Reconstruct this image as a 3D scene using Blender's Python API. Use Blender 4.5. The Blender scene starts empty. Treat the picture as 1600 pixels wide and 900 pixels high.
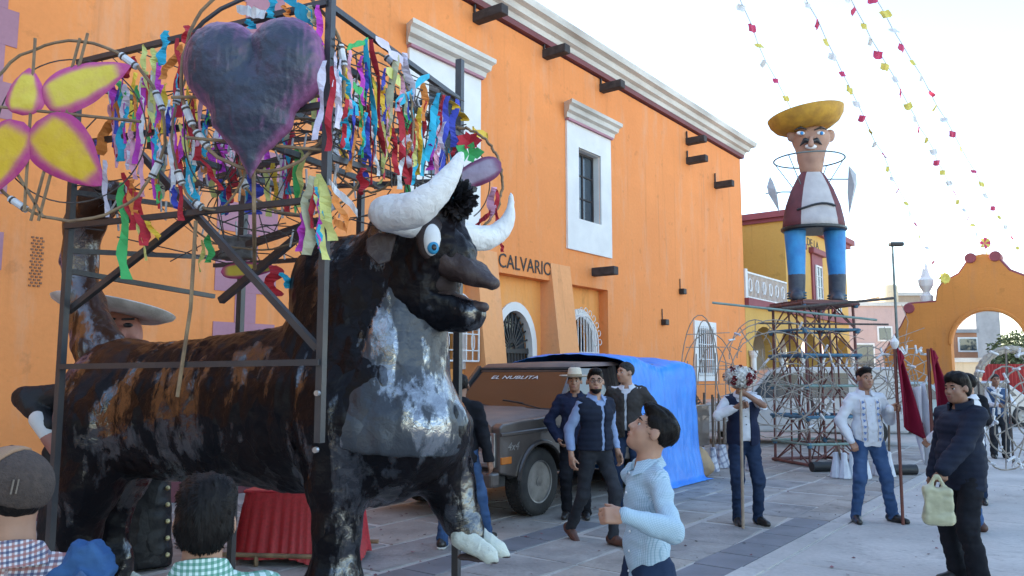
import bpy, math, random
import numpy as np
from mathutils import Vector, Matrix, Euler
random.seed(7); rng = np.random.default_rng(7)
S = bpy.context.scene
COL = S.collection
R = math.radians
# ------------------------------------------------------------------ camera, sky, sun, exposure
FPX = 1232.0; CAMH = 1.65; PITCH = math.atan(135 / FPX)
cam = bpy.data.cameras.new('camera'); camo = bpy.data.objects.new('camera', cam); COL.objects.link(camo)
cam.sensor_width = 36.0; cam.lens = 36.0 * FPX / 1600.0
cam.clip_start = 0.05; cam.clip_end = 3000
camo.location = (0, 0, CAMH); camo.rotation_euler = (R(90) + PITCH, 0, 0)
S.camera = camo
SUN_AZ = math.atan2(-0.80, 0.60); SUN_EL = R(30)
w = bpy.data.worlds.new('World'); S.world = w; w.use_nodes = True
nt = w.node_tree; bg = nt.nodes['Background']
sky = nt.nodes.new('ShaderNodeTexSky'); sky.sky_type = 'NISHITA'; sky.sun_disc = False
sky.sun_elevation = SUN_EL; sky.sun_rotation = SUN_AZ
sky.air_density = 1.0; sky.dust_density = 1.0; sky.ozone_density = 1.0; sky.altitude = 100
nt.links.new(sky.outputs[0], bg.inputs[0]); bg.inputs[1].default_value = 0.15
sun = bpy.data.lights.new('sun', 'SUN'); suno = bpy.data.objects.new('sun', sun); COL.objects.link(suno)
sun.energy = 3.5; sun.angle = R(0.5); sun.color = (1.0, 0.93, 0.82)
sd = Vector((math.sin(SUN_AZ) * math.cos(SUN_EL), math.cos(SUN_AZ) * math.cos(SUN_EL), math.sin(SUN_EL)))
suno.rotation_euler = sd.to_track_quat('Z', 'Y').to_euler()
suno.location = (-20, 20, 30)
S.view_settings.view_transform = 'Standard'; S.view_settings.look = 'None'
S.view_settings.gamma = 1.0; S.view_settings.exposure = 2.1; S.view_settings.use_curve_mapping = False
S.view_settings.use_white_balance = True; S.view_settings.white_balance_temperature = 6750; S.view_settings.white_balance_tint = 8   # camera balanced for open shade
S.render.engine = 'CYCLES'; S.cycles.use_denoising = True
S.cycles.max_bounces = 6; S.cycles.diffuse_bounces = 3; S.cycles.glossy_bounces = 3; S.cycles.transmission_bounces = 4; S.cycles.transparent_max_bounces = 6
S.cycles.caustics_reflective = False; S.cycles.caustics_refractive = False

# ------------------------------------------------------------------ placement helpers (photo ray -> real point at a chosen depth)
_fw = np.array([0, math.cos(PITCH), math.sin(PITCH)]); _up = np.array([0, -math.sin(PITCH), math.cos(PITCH)])
def ray(px, py): return _fw + np.array([1., 0, 0]) * (px - 800) / FPX + _up * (450 - py) / FPX
_O = np.array([0, 0, CAMH])
def P(px, py, Y): r = ray(px, py); return _O + r * (Y / r[1])
def G(px, py, z=0.0): r = ray(px, py); return _O + r * ((z - CAMH) / r[2])
def on_plane(px, py, o, n): r = ray(px, py); n = np.array(n, float); return _O + r * (np.dot(np.array(o, float) - _O, n) / np.dot(r, n))

# ------------------------------------------------------------------ materials
_M = {}
def mat(name, c1, c2=None, ns=4.0, rough=.7, bump=.15, bs=60.0, bd=.01, metal=0., spec=.5, coat=0., detail=5., lo=.35, hi=.65,
        trans=0., alpha=1., sss=0., emit=None, stretch=None, grain=.0, sheen=0., ior=None):
    """procedural principled material: two-tone noise colour and noise relief in object space"""
    if name in _M: return _M[name]
    m = bpy.data.materials.new(name); m.use_nodes = True; _M[name] = m
    t = m.node_tree; b = t.nodes['Principled BSDF']; L = t.links.new; N = t.nodes.new
    tc = N('ShaderNodeTexCoord'); co = tc.outputs['Object']
    if stretch:
        mp = N('ShaderNodeMapping'); mp.inputs['Scale'].default_value = stretch; L(co, mp.inputs[0]); co = mp.outputs[0]
    c1 = tuple(c1) + (1,)
    c2 = tuple(c2) + (1,) if c2 is not None else tuple(x * .78 for x in c1[:3]) + (1,)
    n1 = N('ShaderNodeTexNoise'); n1.inputs['Scale'].default_value = ns; n1.inputs['Detail'].default_value = detail
    L(co, n1.inputs['Vector'])
    mr = N('ShaderNodeMapRange'); mr.inputs[1].default_value = lo; mr.inputs[2].default_value = hi; L(n1.outputs[0], mr.inputs[0])
    mx = N('ShaderNodeMix'); mx.data_type = 'RGBA'; mx.inputs[6].default_value = c1; mx.inputs[7].default_value = c2
    L(mr.outputs[0], mx.inputs[0]); out = mx.outputs[2]
    if grain:
        n3 = N('ShaderNodeTexNoise'); n3.inputs['Scale'].default_value = bs * 1.7; n3.inputs['Detail'].default_value = 3; L(co, n3.inputs['Vector'])
        m3 = N('ShaderNodeMapRange'); m3.inputs[3].default_value = 1 - grain; m3.inputs[4].default_value = 1 + grain; L(n3.outputs[0], m3.inputs[0])
        mm = N('ShaderNodeMix'); mm.data_type = 'RGBA'; mm.blend_type = 'MULTIPLY'; mm.inputs[0].default_value = 1
        L(out, mm.inputs[6]); L(m3.outputs[0], mm.inputs[7]); out = mm.outputs[2]
    L(out, b.inputs['Base Color'])
    b.inputs['Roughness'].default_value = rough; b.inputs['Metallic'].default_value = metal
    b.inputs['Specular IOR Level'].default_value = spec; b.inputs['Coat Weight'].default_value = coat
    b.inputs['Transmission Weight'].default_value = trans; b.inputs['Alpha'].default_value = alpha
    b.inputs['Subsurface Weight'].default_value = sss; b.inputs['Subsurface Radius'].default_value = (.02, .008, .005)
    b.inputs['Sheen Weight'].default_value = sheen
    if ior: b.inputs['IOR'].default_value = ior
    if emit: b.inputs['Emission Color'].default_value = tuple(emit[:3]) + (1,); b.inputs['Emission Strength'].default_value = emit[3]
    if bump:
        n2 = N('ShaderNodeTexNoise'); n2.inputs['Scale'].default_value = bs; n2.inputs['Detail'].default_value = 6; L(co, n2.inputs['Vector'])
        bp = N('ShaderNodeBump'); bp.inputs['Strength'].default_value = bump; bp.inputs['Distance'].default_value = bd
        L(n2.outputs[0], bp.inputs['Height']); L(bp.outputs[0], b.inputs['Normal'])
    return m
def srgb(r, g, b):
    f = lambda c: ((c / 255 + .055) / 1.055) ** 2.4 if c > 10 else c / 255 / 12.92
    return (f(r), f(g), f(b))

# ------------------------------------------------------------------ objects
def empty(name, loc=(0, 0, 0), rz=0., label=None, cat=None, group=None):
    o = bpy.data.objects.new(name, None); COL.objects.link(o); o.location = Vector(loc); o.rotation_euler = (0, 0, rz)
    o.empty_display_size = .2
    return tag(o, label, cat, group)
def tag(o, label=None, cat=None, group=None, kind=None):
    if label: o['label'] = label
    if cat: o['category'] = cat
    if group: o['group'] = group
    if kind: o['kind'] = kind
    return o
def link(name, me, m, parent=None, label=None, cat=None, group=None, kind=None, loc=None, rot=None, smooth=None):
    o = bpy.data.objects.new(name, me); COL.objects.link(o)
    if m is not None and not me.materials:
        for x in (m if isinstance(m, (list, tuple)) else [m]): me.materials.append(x)
    if parent is not None: o.parent = parent
    if loc is not None: o.location = Vector(loc)
    if rot is not None: o.rotation_euler = rot
    if smooth:
        me.shade_smooth()
        if smooth is not True: me.set_sharp_from_angle(angle=R(smooth))
    return tag(o, label, cat, group, kind)
def copy_tree(o, parent=None):
    c = o.copy(); COL.objects.link(c); c.parent = parent
    for ch in list(o.children): copy_tree(ch, c)
    return c
def rotm(rx=0, ry=0, rz=0): return np.array(Euler((rx, ry, rz)).to_matrix())
def unit(v): v = np.array(v, float); return v / (np.linalg.norm(v) + 1e-12)

class MB:
    def __init__(s): s.v = []; s.f = []; s.mi = []; s.cm = 0
    def add(s, vs, fs):
        n = len(s.v); s.v += [tuple(map(float, p)) for p in vs]; s.f += [tuple(i + n for i in f) for f in fs]; s.mi += [s.cm] * len(fs); return s
    def box(s, c, d, rot=None):
        c = np.array(c, float); h = np.array(d, float) / 2
        k = np.array([[x, y, z] for x in (-1, 1) for y in (-1, 1) for z in (-1, 1)]) * h
        if rot is not None: k = k @ np.array(rot).T
        return s.add(k + c, [(0, 1, 3, 2), (4, 6, 7, 5), (0, 4, 5, 1), (2, 3, 7, 6), (0, 2, 6, 4), (1, 5, 7, 3)])
    def bb(s, x0, x1, y0, y1, z0, z1): return s.box(((x0 + x1) / 2, (y0 + y1) / 2, (z0 + z1) / 2), (abs(x1 - x0), abs(y1 - y0), abs(z1 - z0)))
    def bar(s, a, b, wdt, hgt=None, upv=(0, 0, 1)):
        a = np.array(a, float); b = np.array(b, float); x = unit(b - a); u = np.array(upv, float)
        if abs(np.dot(x, u)) > .95: u = np.array([0, 1., 0]) if abs(x[1]) < .9 else np.array([1., 0, 0])
        y = unit(np.cross(u, x)); z = np.cross(x, y)
        return s.box((a + b) / 2, (np.linalg.norm(b - a), wdt, hgt or wdt), np.stack([x, y, z], 1))
    def poly(s, pts): return s.add(pts, [tuple(range(len(pts)))])
    def loft(s, rings, cap=True, closed=False):
        n = len(rings[0]); m = len(rings); vs = [p for r in rings for p in r]; fs = []
        for i in range(m if closed else m - 1):
            j = (i + 1) % m
            for k in range(n): fs.append((i * n + k, i * n + (k + 1) % n, j * n + (k + 1) % n, j * n + k))
        if cap and not closed: fs += [tuple(reversed(range(n))), tuple((m - 1) * n + k for k in range(n))]
        return s.add(vs, fs)
    def tube(s, path, r, n=6, cap=True, closed=False, flat=None):
        path = [np.array(p, float) for p in path]; m = len(path); rr = r if hasattr(r, '__len__') else [r] * m
        rings = []; ref = None
        for i in range(m):
            if closed: t = unit(path[(i + 1) % m] - path[i - 1])
            else: t = unit(path[min(i + 1, m - 1)] - path[max(i - 1, 0)])
            if ref is None:
                ref = np.array([0, 0, 1.]) if abs(t[2]) < .9 else np.array([1., 0, 0])
            u = ref - t * np.dot(ref, t); u = unit(u); ref = u; v = np.cross(t, u)
            fa, fb = flat if flat else (1, 1)
            rings.append([path[i] + rr[i] * (fa * math.cos(q) * u + fb * math.sin(q) * v) for q in [2 * math.pi * k / n for k in range(n)]])
        return s.loft(rings, cap, closed)
    def lathe(s, prof, n=24, c=(0, 0, 0), rot=None, sx=1, sy=1, cap=True):
        rings = []
        for r, z in prof:
            ring = np.array([[r * math.cos(2 * math.pi * k / n) * sx, r * math.sin(2 * math.pi * k / n) * sy, z] for k in range(n)])
            if rot is not None: ring = ring @ np.array(rot).T
            rings.append(ring + np.array(c))
        return s.loft(rings, cap)
    def prism(s, outline, fn, d0, d1):
        """outline (u,v) list extruded between d0 and d1; fn(u,v,d)->xyz"""
        n = len(outline); vs = [fn(u, v, d0) for u, v in outline] + [fn(u, v, d1) for u, v in outline]
        fs = [tuple(reversed(range(n))), tuple(range(n, 2 * n))] + [(k, (k + 1) % n, n + (k + 1) % n, n + k) for k in range(n)]
        return s.add(vs, fs)
    def ring(s, outer, inner, fn, d0, d1, closed=True):
        n = len(outer); vs = [fn(u, v, d) for d in (d0, d1) for L in (outer, inner) for u, v in L]; fs = []
        for k in range(n if closed else n - 1):
            j = (k + 1) % n
            fs += [(k, n + k, n + j, j), (2 * n + k, 2 * n + j, 3 * n + j, 3 * n + k), (k, j, 2 * n + j, 2 * n + k), (n + k, 3 * n + k, 3 * n + j, n + j)]
        if not closed:
            fs += [(0, 2 * n, 3 * n, n), (n - 1, 2 * n - 1, 4 * n - 1, 3 * n - 1)]
        return s.add(vs, fs)
    def mesh(s, name):
        me = bpy.data.meshes.new(name); me.from_pydata(s.v, [], s.f)
        if any(s.mi): me.polygons.foreach_set('material_index', s.mi)
        me.validate(); me.update(); return me
    def build(s, name, m, parent=None, bevel=0, normals=True, **k):
        me = s.mesh(name)
        if normals:
            import bmesh
            bm = bmesh.new(); bm.from_mesh(me); bmesh.ops.recalc_face_normals(bm, faces=bm.faces[:]); bm.to_mesh(me); bm.free()
        o = link(name, me, m, parent, **k)
        if bevel:
            bv = o.modifiers.new('bevel', 'BEVEL'); bv.width = bevel; bv.segments = 2; bv.limit_method = 'ANGLE'; bv.angle_limit = R(40)
        return o
def quick(name, m, parent, fn, *a, **k):
    """one shape -> one object: quick('rail', steel, root, 'bar', a, b, .04)"""
    kk = {x: k.pop(x) for x in list(k) if x in ('bevel', 'label', 'cat', 'group', 'kind', 'smooth', 'loc')}
    mb = MB(); getattr(mb, fn)(*a, **k); return mb.build(name, m, parent, **kk)

# ------------------------------------------------------------------ value noise + signed distance mesher (organic shapes)
def vnoise(p, scale=1., seed=0):
    p = np.asarray(p, np.float64) * scale; i = np.floor(p).astype(np.int64); f = p - i; f = f * f * (3 - 2 * f)
    def h(a): 
        n = (a[:, 0] * 374761393 + a[:, 1] * 668265263 + a[:, 2] * 2147483647 + seed * 144665) & 0xffffffff
        n = ((n ^ (n >> 13)) * 1274126177) & 0xffffffff; return ((n ^ (n >> 16)) & 0xffff) / 65535.
    r = 0
    for dx in (0, 1):
        for dy in (0, 1):
            for dz in (0, 1):
                wgt = (f[:, 0] if dx else 1 - f[:, 0]) * (f[:, 1] if dy else 1 - f[:, 1]) * (f[:, 2] if dz else 1 - f[:, 2])
                r = r + wgt * h(i + np.array([dx, dy, dz]))
    return r * 2 - 1
class SDF:
    def __init__(s): s.p = []
    def cone(s, a, b, ra, rb=None, k=.02, op=1, ax=None, fl=1.):
        s.p.append(('c', np.array(a, float), np.array(b, float), ra, ra if rb is None else rb, k, op, ax, fl)); return s
    def chain(s, pts, rs, k=.02, **kw):
        for i in range(len(pts) - 1): s.cone(pts[i], pts[i + 1], rs[i], rs[i + 1], k, **kw)
        return s
    def ell(s, c, r, rot=None, k=.02, op=1): s.p.append(('e', np.array(c, float), np.array(r, float), None if rot is None else np.array(rot), k, op)); return s
    def box(s, c, h, rot=None, rd=.01, k=.01, op=1): s.p.append(('b', np.array(c, float), np.array(h, float), None if rot is None else np.array(rot), rd, k, op)); return s
    def cut(s, c, n): s.p.append(('h', np.array(c, float), unit(n))); return s     # remove everything on the side n points to
    def bounds(s):
        lo = np.full(3, 1e9); hi = -lo
        for q in s.p:
            if q[0] == 'c' and q[6] > 0: m = max(q[3], q[4]) * max(q[8], 1); lo = np.minimum(lo, np.minimum(q[1], q[2]) - m); hi = np.maximum(hi, np.maximum(q[1], q[2]) + m)
            elif q[0] == 'e' and q[5] > 0: m = q[2] if q[3] is None else np.full(3, q[2].max()); lo = np.minimum(lo, q[1] - m); hi = np.maximum(hi, q[1] + m)
            elif q[0] == 'b' and q[6] > 0: m = (q[2] if q[3] is None else np.full(3, np.linalg.norm(q[2]))) + q[4]; lo = np.minimum(lo, q[1] - m); hi = np.maximum(hi, q[1] + m)
        return lo, hi
    def mesh(s, name, vox=.012, disp=None):
        lo, hi = s.bounds(); lo = lo - 3 * vox; hi = hi + 3 * vox
        n = np.ceil((hi - lo) / vox).astype(int) + 1
        D = np.full(n, 1., np.float32); ax = [lo[i] + vox * np.arange(n[i]) for i in range(3)]
        for q in s.p:
            if q[0] == 'h':
                d = sum(((ax[i] - q[1][i]) * q[2][i]).reshape([-1 if j == i else 1 for j in range(3)]) for i in range(3))
                D = np.maximum(D, d.astype(np.float32)); continue
            if q[0] == 'c':
                a, b, ra, rb, k, op, axis, fl = q[1:]; m = max(ra, rb) * max(fl, 1); l, u = np.minimum(a, b) - m, np.maximum(a, b) + m
            elif q[0] == 'e': c, r, rot, k, op = q[1:]; m = r if rot is None else np.full(3, r.max()); l, u = c - m, c + m
            else: c, h, rot, rd, k, op = q[1:]; m = (h if rot is None else np.full(3, np.linalg.norm(h))) + rd; l, u = c - m, c + m
            mg = k + 3 * vox; i0 = np.clip(np.floor((l - mg - lo) / vox).astype(int), 0, n); i1 = np.clip(np.ceil((u + mg - lo) / vox).astype(int) + 1, 0, n)
            if np.any(i1 <= i0): continue
            sl = tuple(slice(i0[i], i1[i]) for i in range(3))
            X, Y, Z = np.meshgrid(*[ax[i][sl[i]] for i in range(3)], indexing='ij', sparse=True)
            if q[0] == 'c':
                dx, dy, dz = X - a[0], Y - a[1], Z - a[2]; ba = b - a
                if axis is not None:
                    w_ = unit(axis); pr = dx * w_[0] + dy * w_[1] + dz * w_[2]; g = 1 / fl - 1
                    dx = dx + pr * w_[0] * g; dy = dy + pr * w_[1] * g; dz = dz + pr * w_[2] * g; ba = ba + np.dot(ba, w_) * w_ * g
                t = np.clip((dx * ba[0] + dy * ba[1] + dz * ba[2]) / (np.dot(ba, ba) + 1e-12), 0, 1)
                d = np.sqrt((dx - t * ba[0]) ** 2 + (dy - t * ba[1]) ** 2 + (dz - t * ba[2]) ** 2) - (ra + (rb - ra) * t)
                if fl < 1: d = d * (fl + (1 - fl) * .5)
            else:
                dx, dy, dz = X - c[0], Y - c[1], Z - c[2]
                if rot is not None:
                    M_ = rot.T; dx, dy, dz = [M_[i][0] * dx + M_[i][1] * dy + M_[i][2] * dz for i in range(3)]
                if q[0] == 'e':
                    k0 = np.sqrt((dx / r[0]) ** 2 + (dy / r[1]) ** 2 + (dz / r[2]) ** 2); k1 = np.sqrt((dx / r[0] ** 2) ** 2 + (dy / r[1] ** 2) ** 2 + (dz / r[2] ** 2) ** 2)
                    d = k0 * (k0 - 1) / (k1 + 1e-9)
                else:
                    qx, qy, qz = np.abs(dx) - h[0], np.abs(dy) - h[1], np.abs(dz) - h[2]
                    d = np.sqrt(np.maximum(qx, 0) ** 2 + np.maximum(qy, 0) ** 2 + np.maximum(qz, 0) ** 2) + np.minimum(np.maximum(qx, np.maximum(qy, qz)), 0) - rd
            A = D[sl]
            if op > 0: hh = np.maximum(k - np.abs(A - d), 0) / k; D[sl] = np.minimum(A, d) - hh * hh * k * .25
            else: d = -d; hh = np.maximum(k - np.abs(A - d), 0) / k; D[sl] = np.maximum(A, d) + hh * hh * k * .25
        return surfnet(D, lo, vox, name, disp)
_CO = [(0, 0, 0), (1, 0, 0), (0, 1, 0), (1, 1, 0), (0, 0, 1), (1, 0, 1), (0, 1, 1), (1, 1, 1)]
_ED = [(0, 1), (2, 3), (4, 5), (6, 7), (0, 2), (1, 3), (4, 6), (5, 7), (0, 4), (1, 5), (2, 6), (3, 7)]
def surfnet(D, lo, vox, name, disp=None):
    I = D < 0; nx, ny, nz = D.shape
    cnt = sum(I[a:nx - 1 + a, b:ny - 1 + b, c:nz - 1 + c].astype(np.int8) for a, b, c in _CO)
    cells = np.argwhere((cnt > 0) & (cnt < 8)); idx = np.full((nx - 1, ny - 1, nz - 1), -1, np.int64)
    idx[tuple(cells.T)] = np.arange(len(cells))
    V = [D[cells[:, 0] + a, cells[:, 1] + b, cells[:, 2] + c].astype(float) for a, b, c in _CO]
    pos = np.zeros((len(cells), 3)); nn = np.zeros(len(cells))
    for e0, e1 in _ED:
        v0, v1 = V[e0], V[e1]; cr = (v0 < 0) != (v1 < 0); t = np.where(cr, v0 / (np.where(cr, v0 - v1, 1)), 0)
        o0, o1 = np.array(_CO[e0], float), np.array(_CO[e1], float)
        pos += cr[:, None] * (o0 + t[:, None] * (o1 - o0)); nn += cr
    P_ = lo + (cells + pos / nn[:, None]) * vox
    F = []
    for axis in range(3):
        o = [i for i in range(3) if i != axis]
        s0 = [slice(None)] * 3; s1 = [slice(None)] * 3
        s0[axis] = slice(0, -1); s1[axis] = slice(1, None)
        for q in o: s0[q] = slice(1, -1); s1[q] = slice(1, -1)
        A, B_ = I[tuple(s0)], I[tuple(s1)]
        for sign, msk in ((1, A & ~B_), (-1, ~A & B_)):
            c = np.argwhere(msk)
            if not len(c): continue
            c[:, o[0]] += 1; c[:, o[1]] += 1
            def at(d0, d1):
                k = c.copy(); k[:, o[0]] += d0; k[:, o[1]] += d1; return idx[tuple(k.T)]
            q = np.stack([at(-1, -1), at(0, -1), at(0, 0), at(-1, 0)], 1)
            if (sign > 0) == (axis == 1): q = q[:, ::-1]
            F.append(q)
    F = np.concatenate(F)
    if disp is not None:
        me = _fast(name, P_, F); nr = np.zeros(len(P_) * 3); me.vertices.foreach_get('normal', nr)
        P_ = P_ + nr.reshape(-1, 3) * np.asarray(disp(P_))[:, None]; bpy.data.meshes.remove(me)
    me = _fast(name, P_, F); me.shade_smooth(); return me
def _fast(name, V, F):
    me = bpy.data.meshes.new(name); me.vertices.add(len(V)); me.vertices.foreach_set('co', np.asarray(V, np.float32).ravel())
    me.loops.add(F.size); me.loops.foreach_set('vertex_index', F.ravel().astype(np.int32))
    me.polygons.add(len(F)); me.polygons.foreach_set('loop_start', (np.arange(len(F)) * 4).astype(np.int32))
    me.update(calc_edges=True); me.validate(); return me
def fmesh(name, V, F):
    me = _fast(name, np.asarray(V), np.asarray(F)); me.shade_smooth(); return me
def text_mesh(name, txt, size, ext=.003, align='LEFT', shear=0.):
    c = bpy.data.curves.new(name, 'FONT'); c.body = txt; c.size = size; c.extrude = ext; c.align_x = align; c.shear = shear; c.resolution_u = 3
    o = bpy.data.objects.new(name, c); COL.objects.link(o); dg = bpy.context.evaluated_depsgraph_get(); dg.update()
    me = bpy.data.meshes.new_from_object(o.evaluated_get(dg)); me.name = name; me.materials.clear(); bpy.data.objects.remove(o); return me
def arch(s0, s1, z0, zs, zt, n=12):
    """outline of a round-headed opening, from the bottom right round to the bottom left"""
    c = (s0 + s1) / 2; r = (s1 - s0) / 2
    return [(s1, z0)] + [(c + r * math.cos(q), zs + (zt - zs) * math.sin(q)) for q in [math.pi * k / n for k in range(n + 1)]] + [(s0, z0)]
# ================================================================== GROUND
DX, DY = 0.6047, 0.7965                      # direction of the church wall (plan); its outward normal is (DY,-DX)
def UV(u, v, z=0.): return (u * DX + v * DY, u * DY - v * DX, z)
def toUV(p): return (p[0] * DX + p[1] * DY, p[0] * DY - p[1] * DX)
m_ground = mat('mortar_dust', (.56, .52, .46), (.42, .385, .35), ns=1.3, rough=.95, bump=.5, bs=25, bd=.02, grain=.15)
ground = quick('plaza_ground', m_ground, None, 'poly', [(-150, -60, -.007), (400, -60, -.007), (400, 400, -.007), (-150, 400, -.007)], kind='structure')
ground['label'] = 'pale mortar and dust bed of the stone paved plaza'
m_conc = mat('worn_concrete', (.52, .49, .45), (.38, .36, .335), ns=.9, rough=.9, bump=.5, bs=14, bd=.012, detail=9, grain=.18)
m_slate = mat('slate_tile', (.20, .205, .22), (.155, .16, .17), ns=3, rough=.62, bump=.25, bs=40, bd=.006, grain=.1)
m_st = [mat('paving_stone_a', (.39, .36, .325), (.26, .24, .22), ns=2.2, rough=.85, bump=.6, bs=18, bd=.015, detail=8, grain=.16),
        mat('paving_stone_b', (.34, .315, .29), (.23, .215, .20), ns=2.6, rough=.85, bump=.6, bs=22, bd=.015, detail=8, grain=.16),
        mat('paving_stone_c', (.41, .36, .31), (.28, .245, .21), ns=1.8, rough=.88, bump=.6, bs=20, bd=.015, detail=8, grain=.16)]
def weather(m, dark=.55, light=1.25):
    """worn stains with a shape of their own: dark oily blotches and pale scuffs over the stone"""
    t = m.node_tree; L = t.links.new; N = t.nodes.new; b = t.nodes['Principled BSDF']; cur = b.inputs['Base Color'].links[0].from_socket; tc = N('ShaderNodeTexCoord')
    for sc, lo, hi, v, rgh in ((.8, .54, .70, dark, .75), (2.3, .60, .72, light, .7), (7., .60, .70, dark * 1.15, .6)):
        n = N('ShaderNodeTexNoise'); n.inputs['Scale'].default_value = sc; n.inputs['Detail'].default_value = 9; n.inputs['Roughness'].default_value = rgh; n.inputs['Distortion'].default_value = .6; L(tc.outputs['Object'], n.inputs['Vector'])
        r_ = N('ShaderNodeMapRange'); r_.inputs[1].default_value = lo; r_.inputs[2].default_value = hi; r_.inputs[3].default_value = 1.; r_.inputs[4].default_value = v; L(n.outputs[0], r_.inputs[0])
        x = N('ShaderNodeMix'); x.data_type = 'RGBA'; x.blend_type = 'MULTIPLY'; x.inputs[0].default_value = 1; L(cur, x.inputs[6]); L(r_.outputs[0], x.inputs[7]); cur = x.outputs[2]
    L(cur, b.inputs['Base Color'])
for m_ in m_st: weather(m_)
weather(m_conc, .62, 1.22); weather(m_slate, .75, 1.2); weather(m_ground, .6, 1.1)
def slab(name, m, u0, u1, v0, v1, jit=.03, gap=.02, z=0., parent=ground, ch=.012):
    c = [(u0 + gap, v0 + gap), (u1 - gap, v0 + gap), (u1 - gap, v1 - gap), (u0 + gap, v1 - gap)]
    c = [(a + random.uniform(-jit, jit), b + random.uniform(-jit, jit)) for a, b in c]
    cu = sum(a for a, b in c) / 4; cv = sum(b for a, b in c) / 4
    top = [UV(a + (cu - a) * .02, b + (cv - b) * .02, z + random.uniform(-.003, .003)) for a, b in c]; mid = [UV(a, b, z - ch) for a, b in c]; bot = [UV(a, b, -.02) for a, b in c]
    mb = MB(); mb.add(top + mid + bot, [(0, 1, 2, 3)] + [(k, (k + 1) % 4, 4 + (k + 1) % 4, 4 + k) for k in range(4)] + [(4 + k, 4 + (k + 1) % 4, 8 + (k + 1) % 4, 8 + k) for k in range(4)])
    return mb.build(name, m, parent)
def seen(u, v):
    x, y, _ = UV(u, v)
    if y < 2.2: return False
    return abs(x / y) < .80
# slab fields left of the second slate strip, between the strips; the strips; concrete panels to the right
for k in range(60):
    u = .5 + k * .56
    for v0, v1 in ((-3.06, -2.66), (-4.98, -4.58)):
        if seen(u + .28, v0) and u < 17: slab('slate_tile' if u < (9.0 if v0 > -4 else 7.6) else 'paving_slab', m_slate if u < (9.0 if v0 > -4 else 7.6) else random.choice(m_st), u, u + .56, v0, v1, .006, .008, z=.002)
def field(vrows, u0, u1, su, jit):
    for v0, v1 in vrows:
        u = u0 + random.uniform(0, .6)
        while u < u1:
            l = random.uniform(*su)
            if seen(u + l / 2, (v0 + v1) / 2): slab('paving_slab', random.choice(m_st), u, u + l, v0, v1, jit, .03)
            u += l
field([(-4.58, -3.84), (-3.84, -3.06)], .5, 20, (.75, 1.25), .045)
field([(-5.72, -4.98), (-6.5, -5.72), (-7.4, -6.5), (-8.3, -7.4), (-9.1, -8.3), (-9.85, -9.1)], .5, 19, (.9, 1.6), .04)
for k in range(10):
    u = -1 + k * 2.6
    if u < 26: slab('concrete_kerb', m_conc, u, u + 2.6, -2.66, -2.46, .004, .006, z=.006)
for k in range(12):
    for j in range(6):
        u, v = -3 + k * 3.4, -2.46 + j * 3.2
        if seen(u + 1.7, v + 1.6) or seen(u, v) or seen(u + 3.4, v): slab('concrete_panel', m_conc, u, u + 3.4, v, v + 3.2, .01, .007, z=0.)

# ================================================================== CHURCH (orange)
CX, CY = 7.91, 26.7; CANG = math.atan2(DY, DX)
church = empty('church_building', (CX, CY, 0), CANG, 'long orange plastered church wall with white cornice and CALVARIO painted over its door', 'building')
def plaster(name, c1, c2, c3):
    m = mat(name, c1, c2, ns=.55, rough=.85, bump=.35, bs=9, bd=.02, detail=8, lo=.3, hi=.75, grain=.07)
    t = m.node_tree; b = t.nodes['Principled BSDF']; old = b.inputs['Base Color'].links[0].from_socket
    tc = t.nodes.new('ShaderNodeTexCoord'); mp = t.nodes.new('ShaderNodeMapping'); mp.inputs['Scale'].default_value = (1.6, 1.6, .35)
    n = t.nodes.new('ShaderNodeTexNoise'); n.inputs['Scale'].default_value = 1.1; n.inputs['Detail'].default_value = 10; n.inputs['Roughness'].default_value = .7
    t.links.new(tc.outputs['Object'], mp.inputs[0]); t.links.new(mp.outputs[0], n.inputs['Vector'])
    mr = t.nodes.new('ShaderNodeMapRange'); mr.inputs[1].default_value = .52; mr.inputs[2].default_value = .72; mr.inputs[4].default_value = .8; t.links.new(n.outputs[0], mr.inputs[0])
    mx = t.nodes.new('ShaderNodeMix'); mx.data_type = 'RGBA'; mx.inputs[7].default_value = tuple(c3) + (1,)
    t.links.new(mr.outputs[0], mx.inputs[0]); t.links.new(old, mx.inputs[6]); cur = mx.outputs[2]
    for sc, st, lo, hi, v in ((1.0, (5., 5., .22), .56, .74, .80), (2.6, (1, 1, 1), .60, .66, .86), (.35, (1, 1, 1.6), .5, .7, 1.10)):     # rain streaks, patch repairs, faded areas
        mp = t.nodes.new('ShaderNodeMapping'); mp.inputs['Scale'].default_value = st; n = t.nodes.new('ShaderNodeTexNoise'); n.inputs['Scale'].default_value = sc; n.inputs['Detail'].default_value = 10; n.inputs['Roughness'].default_value = .65; t.links.new(tc.outputs['Object'], mp.inputs[0]); t.links.new(mp.outputs[0], n.inputs['Vector'])
        r_ = t.nodes.new('ShaderNodeMapRange'); r_.inputs[1].default_value = lo; r_.inputs[2].default_value = hi; r_.inputs[3].default_value = 1; r_.inputs[4].default_value = v; t.links.new(n.outputs[0], r_.inputs[0]); x = t.nodes.new('ShaderNodeMix'); x.data_type = 'RGBA'; x.blend_type = 'MULTIPLY'; x.inputs[0].default_value = 1; t.links.new(cur, x.inputs[6]); t.links.new(r_.outputs[0], x.inputs[7]); cur = x.outputs[2]
    t.links.new(cur, b.inputs['Base Color'])
    return m
m_or = plaster('orange_plaster', (.79, .27, .078), (.73, .24, .066), (.70, .33, .17))
m_or2 = plaster('ochre_plaster', (.80, .33, .085), (.75, .30, .075), (.70, .34, .14)); m_or3 = plaster('buttress_plaster', (.78, .345, .14), (.73, .31, .12), (.68, .34, .18))
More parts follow.
